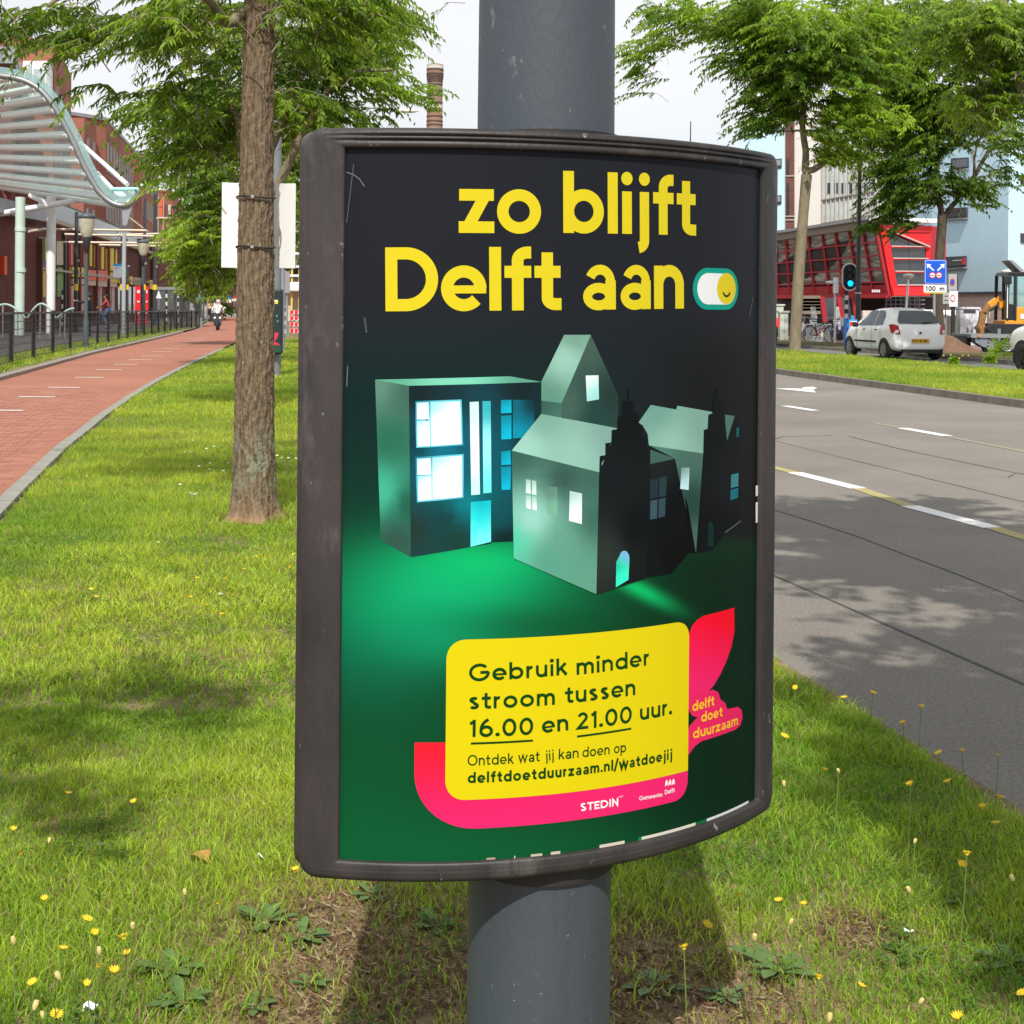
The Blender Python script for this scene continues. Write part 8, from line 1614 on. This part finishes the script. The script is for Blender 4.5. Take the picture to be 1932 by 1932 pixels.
MB().box((0, .03, .27), (1.1, .16, .10)).build('rear_valance', m_plast, cr); MB().tube([(0, -.0, .80), (0, -.03, .80)], .032, 12).build('badge', m_plast, cr); MB().bar((.08, .06, 1.09), (.42, .12, 1.10), .02).build('rear_wiper', m_plast, cr); MB().box((0, .02, .665), (1.0, .01, .012)).build('tailgate_gap', m_plast, cr)
MB().tube([(0, 1.9, 1.53), (0, 1.75, 1.68)], .006, 5).build('aerial', m_plast, cr)
# dark hatchback at the left, mostly hidden
stB = [(y, a, b, c * .97, d * .98, e) for y, a, b, c, d, e in stY]
g = Vector((9.25, 53.4)); bc, _, _ = car('black_hatchback', 'black hatchback leaving the frame edge left of the median tree', (g.x, g.y, .005), R_(13), stB, mat('car_black', (.012, .012, .014), .2, 0, 0, coat=.6), .29, (.62, 3.05), glY)
for s in (-1, 1): MB().prism([(s * .80, .14, 1.12), (s * .70, .06, 1.12), (s * .66, .01, .78), (s * .80, .06, .78)], (s * .02, -.03, 0)).build('tail_light', mat('tail_lit', (.8, .03, .03), .2, 0, 0, emit=((1, .05, .04), .6)), bc, bevel=.006)
MB().prism([(x, .115 + (z - 1.06) * .62 - .02, z) for x, z in [(-.60, 1.08), (.60, 1.08), (.50, 1.40), (-.50, 1.40)]], (0, .02, .01)).build('rear_window', m_cglass, bc); MB().box((.1, -.012, .56), (.5, .02, .12)).build('number_plate', m_plate, bc)
# white suv at the right edge
stS = [(0, .5, .9, 1.0, .75, .6), (.05, .42, 1.1, 1.25, .88, .68), (.3, .40, 1.18, 1.62, .93, .66), (1.0, .38, 1.18, 1.70, .95, .67), (2.4, .38, 1.16, 1.68, .95, .66), (2.9, .38, 1.15, 1.50, .95, .64), (3.4, .38, 1.14, 1.20, .95, .70), (4.2, .42, 1.06, 1.12, .93, .72), (4.5, .50, .90, .96, .84, .62), (4.6, .55, .75, .80, .70, .5)]
glS = [([(.6, .1), (1.6, .08), (1.6, .9), (.8, .9)], 'side_window'), ([(1.66, .08), (2.95, .10), (2.5, .9), (1.66, .9)], 'side_window')]
fwx = P(1933, 700, 34.1).x; hs = R_(10.5); lxy = Vector((fwx + .87 * math.cos(hs) + 3.72 * math.sin(hs), 34.1 + .87 * math.sin(hs) - 3.72 * math.cos(hs)))
car('white_suv', 'white SUV entering the picture at the right edge with dark spoked wheel', (lxy.x, lxy.y, .005), hs, stS, m_carw, .36, (.85, 3.72), glS, rim=m_rimd, spokes=5, ww=.24)
# ------------------------------------------------ excavator on a trailer
g = G(1838, 672, 0); YX = 47.2; trl = rootat('flatbed_trailer', 'grey flatbed trailer carrying the orange mini excavator', 'trailer', PX(1837, YX)); xx = trl.location.x
def q3(x, y, Y=YX): p = P(x, y, Y); return Vector((p.x - xx, p.y - YX, p.z))
x0, x1 = q3(1837, 0).x, q3(2010, 0).x; zd = P(1870, 634, YX).z
MB().box(((x0 + x1) / 2, 1.0, zd), (x1 - x0, 2.1, .12)).build('deck', mat('galvanised', (.30, .32, .34), .5, .5, .1), trl); MB().prism([tuple(q3(1839, 637)), tuple(q3(1864, 637)), tuple(q3(1862, 655)), tuple(q3(1856, 655)), tuple(q3(1841, 646))], (0, .5, 0)).build('storage_box', mat('box_grey', (.20, .24, .29), .5, .2, .1), trl)
MB().box((q3(1820, 0).x + .2, .6, .45), (.5, .3, .35)).build('coupling', m_black, trl); MB().box(((x0 + x1) / 2 + .4, .3, zd - .22), (x1 - x0 - 1, .15, .22)).build('chassis_beam', m_dkgrey, trl); MB().box((q3(1852, 0).x, -.08, zd), (.08, .03, .06)).build('side_marker', mat('marker_orange', (.85, .22, .01), .4, 0, 0), trl)
MB().box((q3(1890, 0).x, -.02, .62), (.1, .04, .5)).build('support_leg', mat('box_grey', (0, 0, 0)), trl)
for xw in (1879, 1907, 1935): wheel(trl, 0, 0, .34, .22, -1, 8, m_rim); o = [c for c in trl.children if c.name.startswith('wheel')][-1]; p = q3(xw, 0); o.location = (p.x, .15, .34); o.rotation_euler = (0, 0, R_(90)) 
ex = rootat('mini_excavator', 'orange mini excavator with folded arm standing on the trailer', 'excavator', (xx, YX + 1.0, zd + .06)); o_ = Vector(ex.location)
m_or = mat('excavator_orange', (.72, .30, .02), .4, 0, .06, 2, coat=.2)
YE = YX + 1.0
def e3(x, y, dy=0.): p = P(x, y, YE); return Vector((p.x - o_.x, dy, p.z - o_.z))
MB().prism([tuple(e3(1896, 618)), tuple(e3(1896, 604)), tuple(e3(1915, 604)), tuple(e3(1915, 580)), tuple(e3(1990, 578)), tuple(e3(1990, 625)), tuple(e3(1897, 625))], (0, 1.2, 0)).build('engine_body', m_or, ex, bevel=.03)
for a, b in (((1900, 604), (1902, 520)), ((1915, 604), (1916, 517)), ((1940, 604), (1940, 515))):
    for dy in (.02, 1.15): MB().bar(e3(*a, dy), e3(*b, dy), .09, .09).build('cab_post', m_black, ex)
MB().prism([tuple(e3(1898, 520)), tuple(e3(1904, 513)), tuple(e3(1985, 512)), tuple(e3(1985, 521))], (0, 1.2, 0)).build('cab_roof', m_black, ex, bevel=.02)
m_egl = mat('cab_glass', (.20, .42, .42), .08, 0, .2, 1.5, spec=.8, alpha=.55)
for a, b in ((1903, 1914), (1918, 1939)): MB().prism([tuple(e3(a, 603, .03)), tuple(e3(b, 603, .03)), tuple(e3(b, 521, .03)), tuple(e3(a, 521, .03))], (0, .02, 0)).build('cab_window', m_egl, ex)
MB().prism([tuple(e3(1900, 604, .0)), tuple(e3(1915, 604, .0)), tuple(e3(1915, 575, .0)), tuple(e3(1900, 572, .0))], (0, .04, 0)).build('cab_door_panel', m_black, ex); MB().bar(e3(1899.5, 600, -.03), e3(1900.5, 530, -.03), .03).build('grab_rail', m_sw, ex)
MB().box(e3(1899, 528, -.1), (.28, .1, .30)).build('mirror', m_black, ex, bevel=.04); MB().prism([tuple(e3(1904, 491)), tuple(e3(1911, 491)), tuple(e3(1933, 511)), tuple(e3(1926, 513))], (0, .8, 0)).build('roof_panel', m_grey, ex); MB().bar(e3(1920, 512, .4), e3(1918, 500, .4), .08).build('roof_bracket', m_grey, ex)
MB().box(e3(1929, 597, -.015), (.14, .02, .16)).build('decal', m_sw, ex); MB().box(e3(1927, 616, -.015), (.12, .02, .10)).build('decal', m_sw, ex)
ar_ = [e3(1900, 580, .45), e3(1895, 568, .45), e3(1889, 566, .45), e3(1874, 577, .45)]
for a, b, wd in zip(ar_, ar_[1:], (.26, .28, .22)): MB().bar(a, b, .18, wd).build('boom', m_or, ex, bevel=.02)
MB().bar(e3(1875, 575, .45), e3(1863, 592, .45), .16, .2).build('arm_upper', mat('boom_worn', (.26, .13, .05), .6, 0, .25, 4), ex, bevel=.02); MB().bar(e3(1864, 588, .45), e3(1857, 622, .45), .16, .22).build('arm_lower', mat('boom_worn', (0, 0, 0)), ex, bevel=.02); MB().tube([e3(1890, 574, .3), e3(1872, 586, .3)], .045, 8).build('hydraulic_ram', m_black, ex)
MB().prism([tuple(e3(1852, 618, .2)), tuple(e3(1862, 612, .2)), tuple(e3(1868, 622, .2)), tuple(e3(1866, 631, .2)), tuple(e3(1854, 630, .2))], (0, .5, 0)).build('bucket', mat('boom_worn', (0, 0, 0)), ex, bevel=.02)
for dy in (-.1, 1.0):
    mb = MB(); a, b = e3(1868, 629, dy), e3(1990, 629, dy); mb.tube([a, (a.x, a.y, a.z)], .1) if 0 else None
    mb.prism([(a.x, dy, .02), (b.x, dy, .02), (b.x + .15, dy, .18), (b.x, dy, .34), (a.x, dy, .34), (a.x - .15, dy, .18)], (0, .28, 0)); mb.build('track', m_black, ex, bevel=.02)
